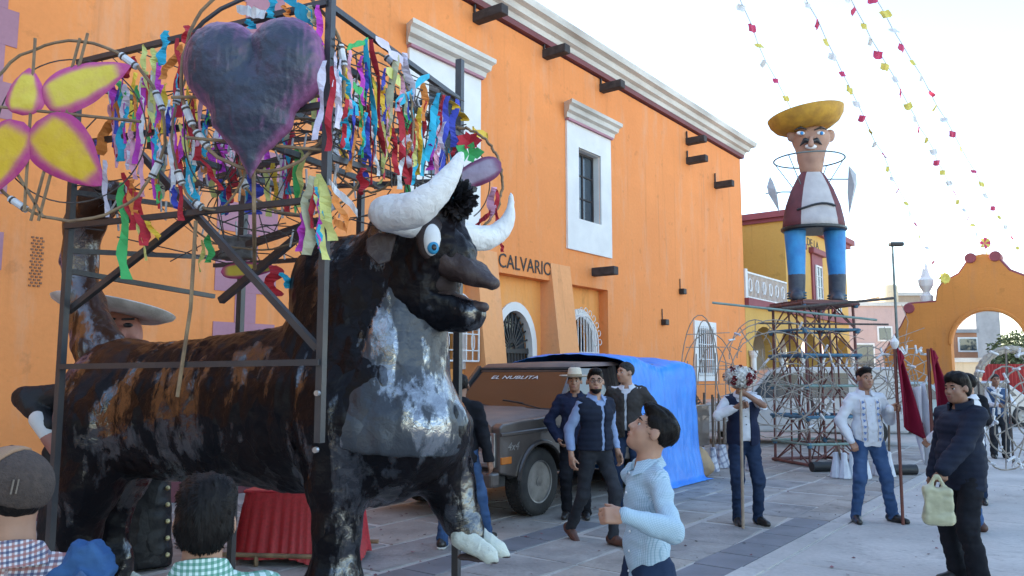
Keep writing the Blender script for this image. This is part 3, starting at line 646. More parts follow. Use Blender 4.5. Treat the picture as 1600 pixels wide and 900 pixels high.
# ================================================================== PAPER BULL (effigy) in its steel frame
BO = np.array([-.705, 5.03, 0.]); BA = np.array([2.19, -1., 0]) / math.hypot(2.19, 1); BB = np.array([-BA[1], BA[0], 0])
BANG = math.atan2(BA[1], BA[0])
def BW(x, lat, z): return BO + BA * x + BB * lat + np.array([0, 0, z])
def BL(p): q = np.array(p) - BO; return np.array([np.dot(q, BA), np.dot(q, BB), q[2]])
def Bl(px, py, lat): return BL(on_plane(px, py, BO + BB * lat, BB))        # local point on the lengthwise plane at that lateral offset
def Bx(px, py, x): return BL(on_plane(px, py, BO + BA * x, BA))            # local point on the crosswise plane
def crumple(name, c1, c2, rough, spec, ior, bump=.32, coat=0., facet=.55):
    m = mat(name, c1, c2, ns=2.2, rough=rough, bump=0, spec=spec, coat=coat, ior=ior, lo=.42, hi=.72, detail=7)
    t = m.node_tree; L = t.links.new; N = t.nodes.new; b = t.nodes['Principled BSDF']; tc = N('ShaderNodeTexCoord')
    nz = N('ShaderNodeTexNoise'); nz.inputs['Scale'].default_value = 4; nz.inputs['Detail'].default_value = 4; L(tc.outputs['Object'], nz.inputs['Vector'])
    mv = N('ShaderNodeMix'); mv.data_type = 'RGBA'; mv.inputs[0].default_value = .12; L(tc.outputs['Object'], mv.inputs[6]); L(nz.outputs['Color'], mv.inputs[7])
    v = N('ShaderNodeTexVoronoi'); v.feature = 'DISTANCE_TO_EDGE'; v.inputs['Scale'].default_value = 4.5; L(mv.outputs[2], v.inputs['Vector'])
    mr = N('ShaderNodeMapRange'); mr.inputs[2].default_value = .12; L(v.outputs['Distance'], mr.inputs[0])
    v2 = N('ShaderNodeTexNoise'); v2.inputs['Scale'].default_value = 16; v2.inputs['Detail'].default_value = 8; v2.inputs['Roughness'].default_value = .6; v2.inputs['Distortion'].default_value = 1.2; L(mv.outputs[2], v2.inputs['Vector'])
    ad = N('ShaderNodeMath'); ad.operation = 'MULTIPLY_ADD'; ad.inputs[1].default_value = .22; L(mr.outputs[0], ad.inputs[0]); L(v2.outputs[0], ad.inputs[2])
    bp = N('ShaderNodeBump'); bp.inputs['Strength'].default_value = bump; bp.inputs['Distance'].default_value = .022; L(ad.outputs[0], bp.inputs['Height']); L(bp.outputs[0], b.inputs['Normal'])
    # pasted sheets: every sheet is a little facet with its own tilt
    vp = N('ShaderNodeTexVoronoi'); vp.feature = 'F1'; vp.inputs['Scale'].default_value = 6.5; vp.inputs['Randomness'].default_value = .9; ms = N('ShaderNodeMapping'); ms.inputs['Scale'].default_value = (1, 1, .6); L(mv.outputs[2], ms.inputs[0]); L(ms.outputs[0], vp.inputs['Vector'])
    s1 = N('ShaderNodeVectorMath'); s1.operation = 'SUBTRACT'; L(ms.outputs[0], s1.inputs[0]); L(vp.outputs['Position'], s1.inputs[1]); s2 = N('ShaderNodeVectorMath'); s2.operation = 'SUBTRACT'; s2.inputs[1].default_value = (.5, .5, .5); L(vp.outputs['Color'], s2.inputs[0])
    dt = N('ShaderNodeVectorMath'); dt.operation = 'DOT_PRODUCT'; L(s1.outputs[0], dt.inputs[0]); L(s2.outputs[0], dt.inputs[1]); b2 = N('ShaderNodeBump'); b2.inputs['Strength'].default_value = 1.; b2.inputs['Distance'].default_value = facet; L(dt.outputs['Value'], b2.inputs['Height']); L(b2.outputs[0], bp.inputs['Normal'])
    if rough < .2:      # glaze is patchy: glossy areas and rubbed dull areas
        gz = N('ShaderNodeTexNoise'); gz.inputs['Scale'].default_value = 2.6; gz.inputs['Detail'].default_value = 8; gz.inputs['Roughness'].default_value = .62; gm_ = N('ShaderNodeMapping'); gm_.inputs['Scale'].default_value = (1, 1, .38); L(tc.outputs['Object'], gm_.inputs[0]); L(gm_.outputs[0], gz.inputs['Vector'])
        gr_ = N('ShaderNodeMapRange'); gr_.inputs[1].default_value = .43; gr_.inputs[2].default_value = .47; gr_.inputs[3].default_value = rough; gr_.inputs[4].default_value = .32; L(gz.outputs[0], gr_.inputs[0]); L(gr_.outputs[0], b.inputs['Roughness'])
        sp_ = N('ShaderNodeMapRange'); sp_.inputs[1].default_value = .43; sp_.inputs[2].default_value = .47; sp_.inputs[3].default_value = spec; sp_.inputs[4].default_value = spec * .10; L(gz.outputs[0], sp_.inputs[0]); L(sp_.outputs[0], b.inputs['Specular IOR Level'])
        # orange wall's reflection painted as brown along the back, ragged lower edge
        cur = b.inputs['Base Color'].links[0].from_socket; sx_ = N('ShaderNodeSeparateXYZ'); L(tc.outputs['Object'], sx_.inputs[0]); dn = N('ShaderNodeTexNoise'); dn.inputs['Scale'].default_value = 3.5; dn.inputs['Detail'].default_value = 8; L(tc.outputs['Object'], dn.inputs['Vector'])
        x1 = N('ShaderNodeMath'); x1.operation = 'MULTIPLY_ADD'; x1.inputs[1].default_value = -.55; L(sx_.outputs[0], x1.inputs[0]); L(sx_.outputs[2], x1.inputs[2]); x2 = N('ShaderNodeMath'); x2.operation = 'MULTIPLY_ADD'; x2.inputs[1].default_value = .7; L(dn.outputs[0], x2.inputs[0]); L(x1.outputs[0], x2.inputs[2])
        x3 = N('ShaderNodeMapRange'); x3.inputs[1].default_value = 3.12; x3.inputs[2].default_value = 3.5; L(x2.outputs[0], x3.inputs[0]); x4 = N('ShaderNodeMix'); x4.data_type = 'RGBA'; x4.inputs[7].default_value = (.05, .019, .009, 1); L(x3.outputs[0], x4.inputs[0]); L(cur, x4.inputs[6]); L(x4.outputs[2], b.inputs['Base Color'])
    return m
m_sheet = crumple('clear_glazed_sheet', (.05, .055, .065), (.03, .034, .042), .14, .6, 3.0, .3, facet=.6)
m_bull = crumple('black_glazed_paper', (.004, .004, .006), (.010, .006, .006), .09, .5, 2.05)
m_bullm = crumple('black_matt_paper', (.012, .013, .017), (.03, .022, .02), .42, .6, 1.5)
m_lip = crumple('brown_painted_paper', (.06, .038, .034), (.03, .02, .02), .5, .4, 1.45, .5, facet=.25)
m_horn = crumple('white_painted_paper', (.80, .78, .75), (.66, .64, .62), .6, .4, 1.45, .55, facet=.2)
m_hoof = crumple('pale_green_paper', (.64, .66, .57), (.48, .50, .42), .6, .4, 1.45, .5)
bull = empty('paper_bull', BO, BANG, 'huge glossy black paper bull with white horns and cartoon eyes inside the steel frame', 'bull effigy')
S_ = SDF()
S_.cone((-2.45, 0, 1.38), (-.33, 0, 1.44), .48, .56, .1, ax=(0, 1, 0), fl=.84)
S_.ell((-2.48, 0, 1.40), (.43, .40, .46), k=.15)
S_.ell((-.09, 0, 1.30), (.50, .45, .36), k=.1)
S_.cone((-.25, 0, 1.38), (.02, 0, 2.25), .53, .25, .12, ax=(0, 1, 0), fl=.85)
S_.cone((-.36, 0, 1.75), (-.06, 0, 2.35), .37, .27, .15, ax=(0, 1, 0), fl=.85)
S_.ell((-.42, 0, 2.12), (.36, .30, .47), rot=rotm(0, R(-38), 0), k=.2)
# near foreleg planted, far foreleg lifted forward, hind legs
S_.chain([(-.22, -.27, 1.35), (-.25, -.30, 1.0), (-.24, -.30, .72), (-.25, -.30, .4), (-.25, -.30, .02)], [.24, .15, .115, .14, .155], .12)
S_.chain([(.10, .24, 1.25), (.20, .28, .96), (.27, .29, .78), (.335, .29, .655)], [.24, .145, .11, .105], .12)
S_.chain([(-2.4, -.22, 1.3), (-2.47, -.25, .85), (-2.55, -.25, .55), (-2.47, -.25, .2), (-2.45, -.25, .02)], [.30, .18, .12, .11, .14], .12)
S_.chain([(-2.5, .20, 1.3), (-2.72, .20, .85), (-2.8, .20, .55), (-2.74, .20, .2), (-2.72, .20, .02)], [.30, .18, .12, .11, .14], .12)
def cr(p): 
    a = .020 * vnoise(p, 2.4, 3) + .016 * np.abs(vnoise(p * np.array([1, 1, .4]), 8, 4)) + .010 * np.abs(vnoise(p * np.array([1, 1, .5]), 15, 5)) + .004 * vnoise(p, 26, 6)
    return a
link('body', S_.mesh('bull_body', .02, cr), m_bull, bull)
# glazed sheet over the chest that ends in a torn edge
S_ = SDF(); S_.ell((-.085, 0, 1.31), (.515, .47, .38), k=.08).cone((-.235, 0, 1.38), (.035, 0, 2.25), .55, .27, .12, ax=(0, 1, 0), fl=.86).cut((0, 0, 1.23), (-.16, .05, -1)).cut((-.02, 0, 1.5), (-1, .3, .2))
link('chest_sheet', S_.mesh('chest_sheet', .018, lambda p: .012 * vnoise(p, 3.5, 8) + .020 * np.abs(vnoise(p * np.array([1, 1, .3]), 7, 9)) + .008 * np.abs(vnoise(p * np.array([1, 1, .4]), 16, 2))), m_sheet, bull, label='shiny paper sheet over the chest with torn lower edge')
# tail with ragged tuft
S_ = SDF(); S_.chain([(-2.62, -.02, 1.60), (-2.76, -.02, 1.86), (-2.97, -.02, 2.22), (-3.04, -.02, 2.55), (-2.99, -.02, 2.86), (-2.86, -.02, 3.02), (-2.70, -.02, 3.07)], [.20, .16, .125, .115, .125, .13, .10], .06)
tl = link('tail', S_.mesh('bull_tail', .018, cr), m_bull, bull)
tf = MB()
for k in range(46):
    a = rng.normal(size=3) * .5 + np.array([.9, 0, -.15]); a = unit(a); o = np.array([-2.72, -.02, 3.06]) + rng.normal(size=3) * .045; l = rng.uniform(.12, .3); s_ = unit(np.cross(a, rng.normal(size=3))) * .016
    e = o + a * l + np.array([0, 0, -l * l * 1.2]); tf.add([o - s_, o + s_, e + s_ * .3, e - s_ * .3], [(0, 1, 2, 3)])
tf.build('tuft', m_bullm, tl, kind='stuff')
# head
S_ = SDF(); S_.ell((.08, 0, 2.52), (.30, .275, .29), k=.1).ell((.27, 0, 2.40), (.24, .20, .22), rot=rotm(0, R(30), 0), k=.12).ell((.13, 0, 2.19), (.33, .24, .205), rot=rotm(0, R(14), 0), k=.14)
S_.cone((.1, 0, 2.11), (.48, 0, 2.015), .175, .10, .1, ax=(0, 1, 0), fl=1.15).cone((.2, -.12, 2.62), (.30, -.1, 2.66), .1, .07, .1).cone((.2, .12, 2.62), (.30, .1, 2.66), .1, .07, .1)
S_.box((.60, 0, 2.165), (.24, .4, .05), rot=rotm(0, R(14), 0), rd=.03, k=.03, op=-1)
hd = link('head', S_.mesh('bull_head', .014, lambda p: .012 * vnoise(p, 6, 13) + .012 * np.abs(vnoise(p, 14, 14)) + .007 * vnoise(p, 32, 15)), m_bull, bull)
S_ = SDF(); S_.ell((.34, 0, 2.355), (.14, .175, .09), rot=rotm(0, R(28), 0), k=.05).cone((.36, 0, 2.335), (.52, 0, 2.265), .10, .075, .05, ax=(0, 1, 0), fl=1.7).cone((.51, 0, 2.265), (.645, 0, 2.20), .075, .035, .03, ax=(0, 1, 0), fl=1.8)
S_.cone((.36, -.11, 2.41), (.54, -.10, 2.315), .028, .02, .015).cone((.36, .11, 2.41), (.54, .10, 2.315), .028, .02, .015)
link('upper_lip', S_.mesh('upper_lip', .011, lambda p: .006 * vnoise(p, 12, 1) + .004 * vnoise(p, 30, 2)), m_lip, hd)
S_ = SDF(); S_.cone((.24, 0, 2.11), (.44, 0, 2.055), .105, .07, .05, ax=(0, 1, 0), fl=1.7).cone((.43, 0, 2.055), (.585, 0, 2.06), .068, .03, .03, ax=(0, 1, 0), fl=1.8)
link('lower_lip', S_.mesh('lower_lip', .011, lambda p: .006 * vnoise(p, 12, 1) + .004 * vnoise(p, 30, 2)), m_lip, hd)
S_ = SDF(); S_.ell((.27, 0, 2.215), (.10, .16, .10)); link('mouth', S_.mesh('mouth', .014), mat('mouth_dark', (.03, .018, .018), rough=.8), hd)
# eyes: brown rim, white, blue iris, black pupil, painted discs with depth lying on the face
m_ew = mat('eye_white', (.82, .81, .80), rough=.45, bump=.2, bs=30); m_eb = mat('eye_blue', (.03, .30, .55), rough=.4); m_ek = mat('eye_black', (.012, .012, .015), rough=.35)
for s in (-1, 1):
    c = np.array([.315, s * .185, 2.47]); nrm = unit((.72, s * .68, .06)); upv = unit(np.array([0, 0, 1]) - nrm * nrm[2]); sd_ = np.cross(upv, nrm); rt_ = np.stack([sd_, nrm, upv], 1)
    def disc(nm, off, r, th, m_, par, dz=0., dn=0.):
        q = SDF(); q.ell(c + upv * dz + nrm * dn + sd_ * off, (r[0], th, r[1]), rot=rt_); return link(nm, q.mesh(nm, .007), m_, par)
    e = disc('eye', 0, (.092, .150), .055, m_lip, hd, .01, .0); disc('eye_white', 0, (.058, .104), .042, m_ew, e, -.012, .03); disc('iris', .0, (.037, .043), .03, m_eb, e, -.065, .05); disc('pupil', .0, (.022, .026), .02, m_ek, e, -.068, .064)
# horns
def smooth_chain(pts, rs, n=5):
    p = np.array(pts); r = np.array(rs); P4 = np.vstack([2 * p[0] - p[1], p, 2 * p[-1] - p[-2]]); O_, R_ = [], []
    for i in range(len(p) - 1):
        a, b, c, d = P4[i:i + 4]
        for t in np.linspace(0, 1, n, endpoint=False): O_.append(.5 * (2 * b + (c - a) * t + (2 * a - 5 * b + 4 * c - d) * t * t + (3 * b - a - 3 * c + d) * t ** 3)); R_.append(r[i] + (r[i + 1] - r[i]) * t)
    return O_ + [p[-1]], R_ + [r[-1]]
hp = [Bl(648, 352, -.20), Bl(618, 338, -.40), Bl(606, 333, -.5), Bl(640, 330, -.56), Bl(668, 314, -.56), Bl(692, 290, -.54), Bl(711, 262, -.5), Bl(722, 239, -.47)]
S_ = SDF(); S_.chain(*smooth_chain(hp, [.085, .095, .10, .096, .082, .062, .038, .008]), .02)
link('horn', S_.mesh('horn', .012, lambda p: .005 * vnoise(p, 14, 1) + .004 * vnoise(p, 35, 2)), m_horn, bull)
hp = [Bl(700, 362, .12), Bl(735, 370, .30), Bl(760, 372, .44), Bl(782, 360, .52), Bl(796, 336, .55), Bl(799, 301, .55)]
S_ = SDF(); S_.chain(*smooth_chain(hp, [.075, .078, .075, .060, .038, .006]), .02)
link('horn', S_.mesh('horn_far', .012, lambda p: .005 * vnoise(p, 14, 1) + .004 * vnoise(p, 35, 2)), m_horn, bull)
# ears: folded flaps
for s in (-1, 1):
    e0 = Bl(618, 385, -.30) if s < 0 else np.array([.02, .3, 2.5]); mb = MB()
    ux = unit((-.6, s * .62, -.15)); uz = unit((.1, s * .25, -1)); nn_ = np.cross(ux, uz)
    pts = [(0, -.07, 0), (.12, -.09, .02), (.19, -.05, .03), (.18, .04, .03), (.10, .12, .02), (.03, .10, 0)]
    V = [e0 + ux * a + uz * b_ + nn_ * (c_ + .0) for a, b_, c_ in pts]; V2 = [v + nn_ * .022 for v in V]; n_ = len(pts)
    mb.add(V + V2, [tuple(range(n_)), tuple(range(2 * n_ - 1, n_ - 1, -1))] + [(k, (k + 1) % n_, n_ + (k + 1) % n_, n_ + k) for k in range(n_)]); mb.build('ear', m_lip, bull, bevel=.008)
# crepe pompom between the horns
pm = MB(); pc = Bl(708, 310, -.05)
for k in range(420):
    a = unit(rng.normal(size=3)); l = rng.uniform(.09, .155); s_ = unit(np.cross(a, rng.normal(size=3))) * .02; o = pc + a * .02; e = pc + a * l
    pm.add([o - s_ * .4, o + s_ * .4, e + s_, e + a * .015, e - s_], [(0, 1, 2, 3, 4)])
pm.build('pompom', m_bullm, bull, kind='stuff')
# hooves: split, pale with brown rim
for (hx, hy, hz, fw_, lift) in ((.36, .29, .62, .0, 1), (-.26, -.30, .0, 0, 0), (-2.45, -.25, 0, 0, 0), (-2.72, .20, 0, 0, 0)):
    for s in (-1, 1):
        q = SDF()
        if lift: q.cone((hx - .03, hy + s * .06, hz + .01), (hx + .16, hy + s * .075, hz - .075), .075, .05, .02).cone((hx + .15, hy + s * .075, hz - .07), (hx + .22, hy + s * .085, hz - .10), .045, .014, .02).cut((hx, hy, hz - .115), (-.12, 0, -1))
        else: q.cone((hx, hy + s * .06, .07), (hx + .17, hy + s * .08, .05), .08, .045, .02).cut((0, 0, .003), (0, 0, -1))
        hf = link('hoof', q.mesh('hoof', .010, lambda p: .005 * vnoise(p, 25, 2) + .004 * np.abs(vnoise(p, 48, 3))), m_hoof, bull)
        if lift: q = SDF(); q.cone((hx - .0, hy + s * .065, hz - .105), (hx + .21, hy + s * .085, hz - .115), .06, .022, .02, ax=(0, 0, 1), fl=.3); link('hoof_rim', q.mesh('hoof_rim', .010, lambda p: .004 * vnoise(p, 30, 2)), m_lip, hf)

# ------------------------------------------------------------------ steel frame round the bull
m_steel = mat('black_steel', (.028, .03, .036), (.05, .045, .045), ns=6, rough=.42, bump=.2, bs=40, spec=.6)
m_cane = mat('cane', (.30, .20, .11), (.17, .11, .065), ns=9, rough=.75, bump=.4, bs=50); m_wire = mat('twine_bound_wire', (.05, .042, .04), (.10, .08, .07), ns=30, rough=.8)
m_tube = mat('paper_fuse_tube', (.70, .70, .70), (.5, .5, .52), ns=14, rough=.7)
frame = empty('steel_frame', BO, BANG, 'black square tube steel frame standing round the paper bull', 'frame')
NEAR, FAR_, RX, LX = -.797, .79, .0, -2.1
def member(name, a, b, t=.045): return quick(name, m_steel, frame, 'bar', a, b, t, t)
TOPZ = 4.02
pF = (.0, NEAR); pL = (LX, NEAR); pR = (RX, FAR_); pB = (LX, FAR_)
zF1 = Bl(503, 692, NEAR)[2]
quick('post', m_steel, frame, 'bar', (pF[0], pF[1], zF1), (pF[0], pF[1], TOPZ + .12), .042, .042)
quick('post', m_steel, frame, 'bar', (pL[0], pL[1], .02), (pL[0], pL[1], 3.7), .042, .042)
quick('post', m_steel, frame, 'bar', (pR[0] - .02, pR[1], .01), (pR[0] - .02, pR[1], TOPZ), .05, .05); quick('post', m_steel, frame, 'bar', (pB[0], pB[1], .01), (pB[0], pB[1], TOPZ), .05, .05)
quick('post', m_steel, frame, 'bar', (pR[0] - .9, pR[1], 2.2), (pR[0] - .9, pR[1], TOPZ - .6), .045, .045)
def nr(px, py, off=0.): return Bl(px, py, NEAR + off)
for a, b in (((92, 573), (500, 566)), ((103, 354), (500, 311)), ((122, 98), (512, 4)), ((118, 226), (512, 163))): quick('rail', m_steel, frame, 'bar', nr(*a, -.02), nr(*b, -.02), .034, .034)
for a, b, o in (((218, 238), (497, 545), .03), ((107, 486), (300, 335), .05)): quick('brace', m_steel, frame, 'bar', nr(*a, o), nr(*b, o), .038, .038)
for a, b in (((110, 392), (347, 403)), ((110, 424), (334, 463)), ((110, 300), (345, 330)), ((122, 130), (345, 190))): quick('rail', m_steel, frame, 'bar', Bx(*a, LX - .01), Bx(*b, LX - .01), .034, .034)
for a, b in (((516, 10), (716, 155)), ((516, 92), (718, 212)), ((516, 172), (716, 262)), ((516, 246), (712, 305))): quick('rail', m_steel, frame, 'bar', Bx(*a, RX), Bx(*b, RX), .034, .034)
for a, b in (((335, 190), (716, 155)), ((335, 230), (716, 196)), ((335, 300), (712, 282)), ((335, 415), (560, 400))): quick('rail', m_steel, frame, 'bar', Bl(*a, FAR_ + .01), Bl(*b, FAR_ + .01), .034, .034)
for a, b in (((335, 400), (500, 345)), ((300, 290), (520, 226)), ((345, 470), (470, 366)), ((245, 300), (345, 235))): quick('brace', m_steel, frame, 'bar', Bl(*a, .3), Bl(*b, .3), .05, .05)
for z, x in ((3.1, -.7), (3.1, -1.4), (3.55, -1.05)): quick('cross_bar', m_steel, frame, 'bar', (x, NEAR, z), (x, FAR_, z), .04, .04)
for z in (1.55, 1.25): quick('bolt', mat('zinc_bolt', (.5, .5, .5), metal=.8, rough=.35), frame, 'lathe', [(0, -.01), (.016, -.01), (.016, .01), (0, .01)], 8, c=(.005, NEAR - .035, z), rot=rotm(R(90), 0, 0))
# bamboo laths hanging on the frame
def lath(pts, r, label, lat=None, x=None, off=-.06):
    w_ = [BW(*(Bl(a, b, NEAR + off) if lat is None else Bl(a, b, lat))) for a, b in pts]
    mb = MB(); mb.tube(w_, r, 6); return mb.build('bamboo_lath', m_cane, None, label=label, cat='lath', group='bamboo laths on the frame')
lath([(306, 345), (298, 480), (277, 620)], .012, 'long bamboo lath hanging across the back of the bull', off=-.05)
# ================================================================== PEOPLE
def ik(a, b, l1, l2, pole):
    a, b = np.array(a, float), np.array(b, float); d = b - a; L = np.linalg.norm(d); mx = (l1 + l2) * .995
    if L > mx: b = a + d / L * mx; d = b - a; L = mx
    x = (l1 * l1 - l2 * l2 + L * L) / (2 * L); h = math.sqrt(max(l1 * l1 - x * x, 0)); t = d / L
    p = np.array(pole, float); p = unit(p - t * np.dot(p, t)); return a + t * x + p * h, b
def cloth(name, c1, c2=None, rough=.85, bs=180, bump=.25, ns=6, **k): return mat(name, c1, c2, ns=ns, rough=rough, bump=bump, bs=bs, bd=.004, spec=.12, **k)
def checks(name, base, lines, scale=(60, 60, 60), w_=.42, tilt=0., mixf=.75, weave=True):
    """woven check: bands of colour in two directions of object space (warp x, weft z)"""
    m = cloth(name, base, tuple(x * .9 for x in base)); t = m.node_tree; L = t.links.new; N = t.nodes.new; b = t.nodes['Principled BSDF']; cur = b.inputs['Base Color'].links[0].from_socket
    tc = N('ShaderNodeTexCoord'); mp = N('ShaderNodeMapping'); mp.inputs['Scale'].default_value = scale; mp.inputs['Rotation'].default_value = (0, tilt, 0)
    nz = N('ShaderNodeTexNoise'); nz.inputs['Scale'].default_value = 6; L(tc.outputs['Object'], nz.inputs['Vector'])
    ad = N('ShaderNodeVectorMath'); ad.operation = 'MULTIPLY_ADD'; ad.inputs[1].default_value = (.012, .012, .012); at_ = N('ShaderNodeAttribute'); at_.attribute_name = 'weave'; L(nz.outputs['Color'], ad.inputs[0]); L(at_.outputs['Vector'] if weave else tc.outputs['Object'], ad.inputs[2]); L(ad.outputs[0], mp.inputs[0])
    sp = N('ShaderNodeSeparateXYZ'); L(mp.outputs[0], sp.inputs[0])
    for i, (axis, col, ph) in enumerate(lines):
        a1 = N('ShaderNodeMath'); a1.operation = 'ADD'; a1.inputs[1].default_value = ph + 1000; L(sp.outputs[axis], a1.inputs[0])
        fr = N('ShaderNodeMath'); fr.operation = 'FRACT'; L(a1.outputs[0], fr.inputs[0])
        cp = N('ShaderNodeMath'); cp.operation = 'LESS_THAN'; cp.inputs[1].default_value = w_; L(fr.outputs[0], cp.inputs[0])
        ml = N('ShaderNodeMath'); ml.operation = 'MULTIPLY'; ml.inputs[1].default_value = mixf; L(cp.outputs[0], ml.inputs[0])
        mx = N('ShaderNodeMix'); mx.data_type = 'RGBA'; mx.inputs[7].default_value = tuple(col) + (1,); L(ml.outputs[0], mx.inputs[0]); L(cur, mx.inputs[6]); cur = mx.outputs[2]
    L(cur, b.inputs['Base Color']); return m
SK = {k: mat('skin_' + k, c, tuple(x * .82 for x in c), ns=14, rough=.52, bump=.12, bs=160, bd=.002, sss=.08) for k, c in dict(a=(.42, .225, .145), b=(.34, .175, .11), c=(.27, .135, .085)).items()}
m_hair = mat('black_hair', (.006, .005, .005), (.012, .009, .008), ns=40, rough=.5, bump=.5, bs=90, stretch=(1, 1, .25), spec=.13); m_greyhair = mat('greying_hair', (.045, .042, .04), (.012, .011, .011), ns=45, spec=.15, rough=.6, bump=.5, bs=90)
m_eyew = mat('eyeball', (.50, .47, .45), rough=.3, bump=0); m_iris = mat('iris_dark', (.015, .01, .008), rough=.15, bump=0); m_lips = mat('lips', (.30, .11, .09), (.24, .09, .075), rough=.5)
m_sole = mat('pale_sole', (.6, .6, .58), rough=.7)
def eye_mesh():
    mb = MB(); prof = [(.0125 * math.sin(q), -.0125 * math.cos(q)) for q in np.linspace(0, math.pi, 9)]; n = 10
    for i in range(8):
        mb.cm = 1 if i >= 6 else 0
        r0 = [(prof[i][0] * math.cos(a), prof[i][1], prof[i][0] * math.sin(a)) for a in np.linspace(0, 2 * math.pi, n, endpoint=False)]; r1 = [(prof[i + 1][0] * math.cos(a), prof[i + 1][1], prof[i + 1][0] * math.sin(a)) for a in np.linspace(0, 2 * math.pi, n, endpoint=False)]
        mb.loft([r0, r1], cap=False)
    me = mb.mesh('eyeball'); me.materials.append(m_eyew); me.materials.append(m_iris); me.shade_smooth(); return me
EYE = eye_mesh()
def folds(a=.006, sc=9, seed=0, extra=None):
    def f(p):
        d = a * vnoise(p * np.array([1, 1, .7]), sc, seed) + a * .7 * vnoise(p * np.array([.8, .8, 1.5]), sc * 2, seed + 1) + a * .4 * np.abs(vnoise(p, sc * 3.6, seed + 2))
        return d + extra(p) if extra else d
    return f
def person(label, pos, H, facing, skin='b', head=(0, 0, 0), hs=1., lean=(0, 0), hands=None, feet=None, tops=(), trousers=None, shoes=None, sole=False, hair=('short', None), face=True, belly=0., vox=.010, seed=1,
           collar=None, glasses=False, moustache=False, beard=False, hat=None, width=1., pelvis=.93, group=None, strands=0, smile=False, dep=1.):
    rz = math.atan2(-facing[0], facing[1]); root = empty('person', (pos[0], pos[1], 0), rz, label, 'person', group); root.scale = (H / 1.72,) * 3
    off = lambda z: np.array([lean[0], lean[1], 0]) * max(0, (z - .93) / .5)
    Pt = lambda x, y, z: np.array([x * width, y, z + (pelvis - .93) * (1 if z > .6 else 0)]) + off(z)
    hands = hands or {}; feet = feet or {}
    J = {}
    for s, n in ((1, 'R'), (-1, 'L')):
        sh = Pt(s * .172, -.006, 1.375); hd_ = hands.get(n, {}); wr = np.array(hd_.get('pos', (s * .27, .03, .84)), float); el, wr = ik(sh, wr, .285, .255, hd_.get('pole', (s * .5, -1, -.25)))
        ft = feet.get(n, {}); an = np.array(ft.get('pos', (s * .11, .0, .075)), float); hp = Pt(s * .088, 0, .90); kn, an = ik(hp, an, .425, .42, ft.get('pole', (s * .12, 1, 0)))
        J[n] = dict(sh=sh, el=el, wr=wr, hp=hp, kn=kn, an=an, s=s, hd=hd_, ft=ft)
    Rh = rotm(0, 0, R(head[0])) @ rotm(R(head[1]), 0, 0) @ rotm(0, R(head[2]), 0); pv = Pt(0, -.02, 1.49); hc = pv + Rh @ (np.array([0, .028, .108]) * hs); T = lambda *q: hc + Rh @ (np.array(q, float) * hs)
    # ---- body: one continuous skin surface
    B = SDF(); e = lambda c, r, k=.02, rot=None, op=1: B.ell(T(*c), np.array(r) * hs, rot=Rh if rot is None else Rh @ rot, k=k * hs, op=op)
    e((0, -.016, .032), (.076, .096, .087)); e((0, .03, -.03), (.063, .066, .085), .03); e((0, .03, -.068), (.054, .055, .045), .03); e((0, .062, -.098), (.03, .026, .022), .03)
    for s in (-1, 1): e((s * .04, .062, -.032), (.022, .022, .024), .02)
    if face:
        B.cone(T(-.036, .080, .024), T(.036, .080, .024), .012 * hs, k=.02)
        for s in (-1, 1): e((s * .031, .099, .001), (.019, .016, .012), .012, op=-1)
        B.cone(T(0, .086, .012), T(0, .107, -.030), .009 * hs, .0145 * hs, k=.014)
        for s in (-1, 1): e((s * .0125, .099, -.034), (.0095, .011, .009), .008)
        B.cone(T(-.02, .091, -.064), T(.02, .091, -.064), .010 * hs, k=.012)
    for s in (-1, 1): e((s * .080, -.004, -.008), (.010, .021, .032), .012, rotm(0, R(s * -8), R(s * 22)))
    B.cone(T(0, -.026, -.055), Pt(0, -.018, 1.44), .052 * hs, .062, .03)
    B.cone(Pt(-.13, -.01, 1.365), Pt(.13, -.01, 1.365), .040, k=.06).ell(Pt(0, 0, 1.25), (.13 * width, .085, .17), k=.05).ell(Pt(0, 0, 1.03), (.12 * width, .08, .16), k=.05)
    for n in 'RL':
        j = J[n]; s = j['s']; B.cone(j['sh'], j['el'], .040, .034, .03).cone(j['el'], j['wr'], .036, .026, .02).cone(j['hp'], j['kn'], .07, .048, .04).cone(j['kn'], j['an'], .048, .034, .03)
        d = unit(j['hd'].get('dir', j['wr'] - j['el'])); pn = np.array(j['hd'].get('palm', (-s, 0.2, 0)), float); pn = unit(pn - d * np.dot(pn, d)); ac = np.cross(d, pn)
        tsgn = 1 if np.dot(ac, np.array(j['hd'].get('thumb', (0, 1, .3)))) > 0 else -1; ac = ac * tsgn; cu = j['hd'].get('curl', .45); w0 = j['wr']
        B.cone(w0, w0 + d * .03, .026, .026, .015).box(w0 + d * .055, (.030, .032, .007), rot=np.stack([ac, d, pn], 1), rd=.008, k=.012)
        for i, (o, l) in enumerate(((.030, .070), (.010, .080), (-.010, .074), (-.029, .058))):
            b0 = w0 + d * .088 + ac * o; a1, a2, a3 = cu * .8, cu * 1.9, cu * 2.7; q = b0; rr = [.0095, .0088, .008, .0068]
            for kk, (an_, f_) in enumerate(((a1, .45), (a2, .32), (a3, .25))):
                q2 = q + (d * math.cos(an_) + pn * math.sin(an_)) * l * f_; B.cone(q, q2, rr[kk], rr[kk + 1], .004); q = q2
        tb = w0 + d * .028 + ac * .026; td = unit(np.array(j['hd']['tdir'])) if 'tdir' in j['hd'] else unit(d * .75 + ac * .55 + pn * (.25 + .4 * cu)); B.cone(tb, tb + td * .042, .013, .011, .012); B.cone(tb + td * .042, tb + td * .042 + unit(td + d * .35 + pn * .3 * cu) * .034, .0105, .008, .005)
    body = link('body', B.mesh('person_body', vox), SK[skin], root)
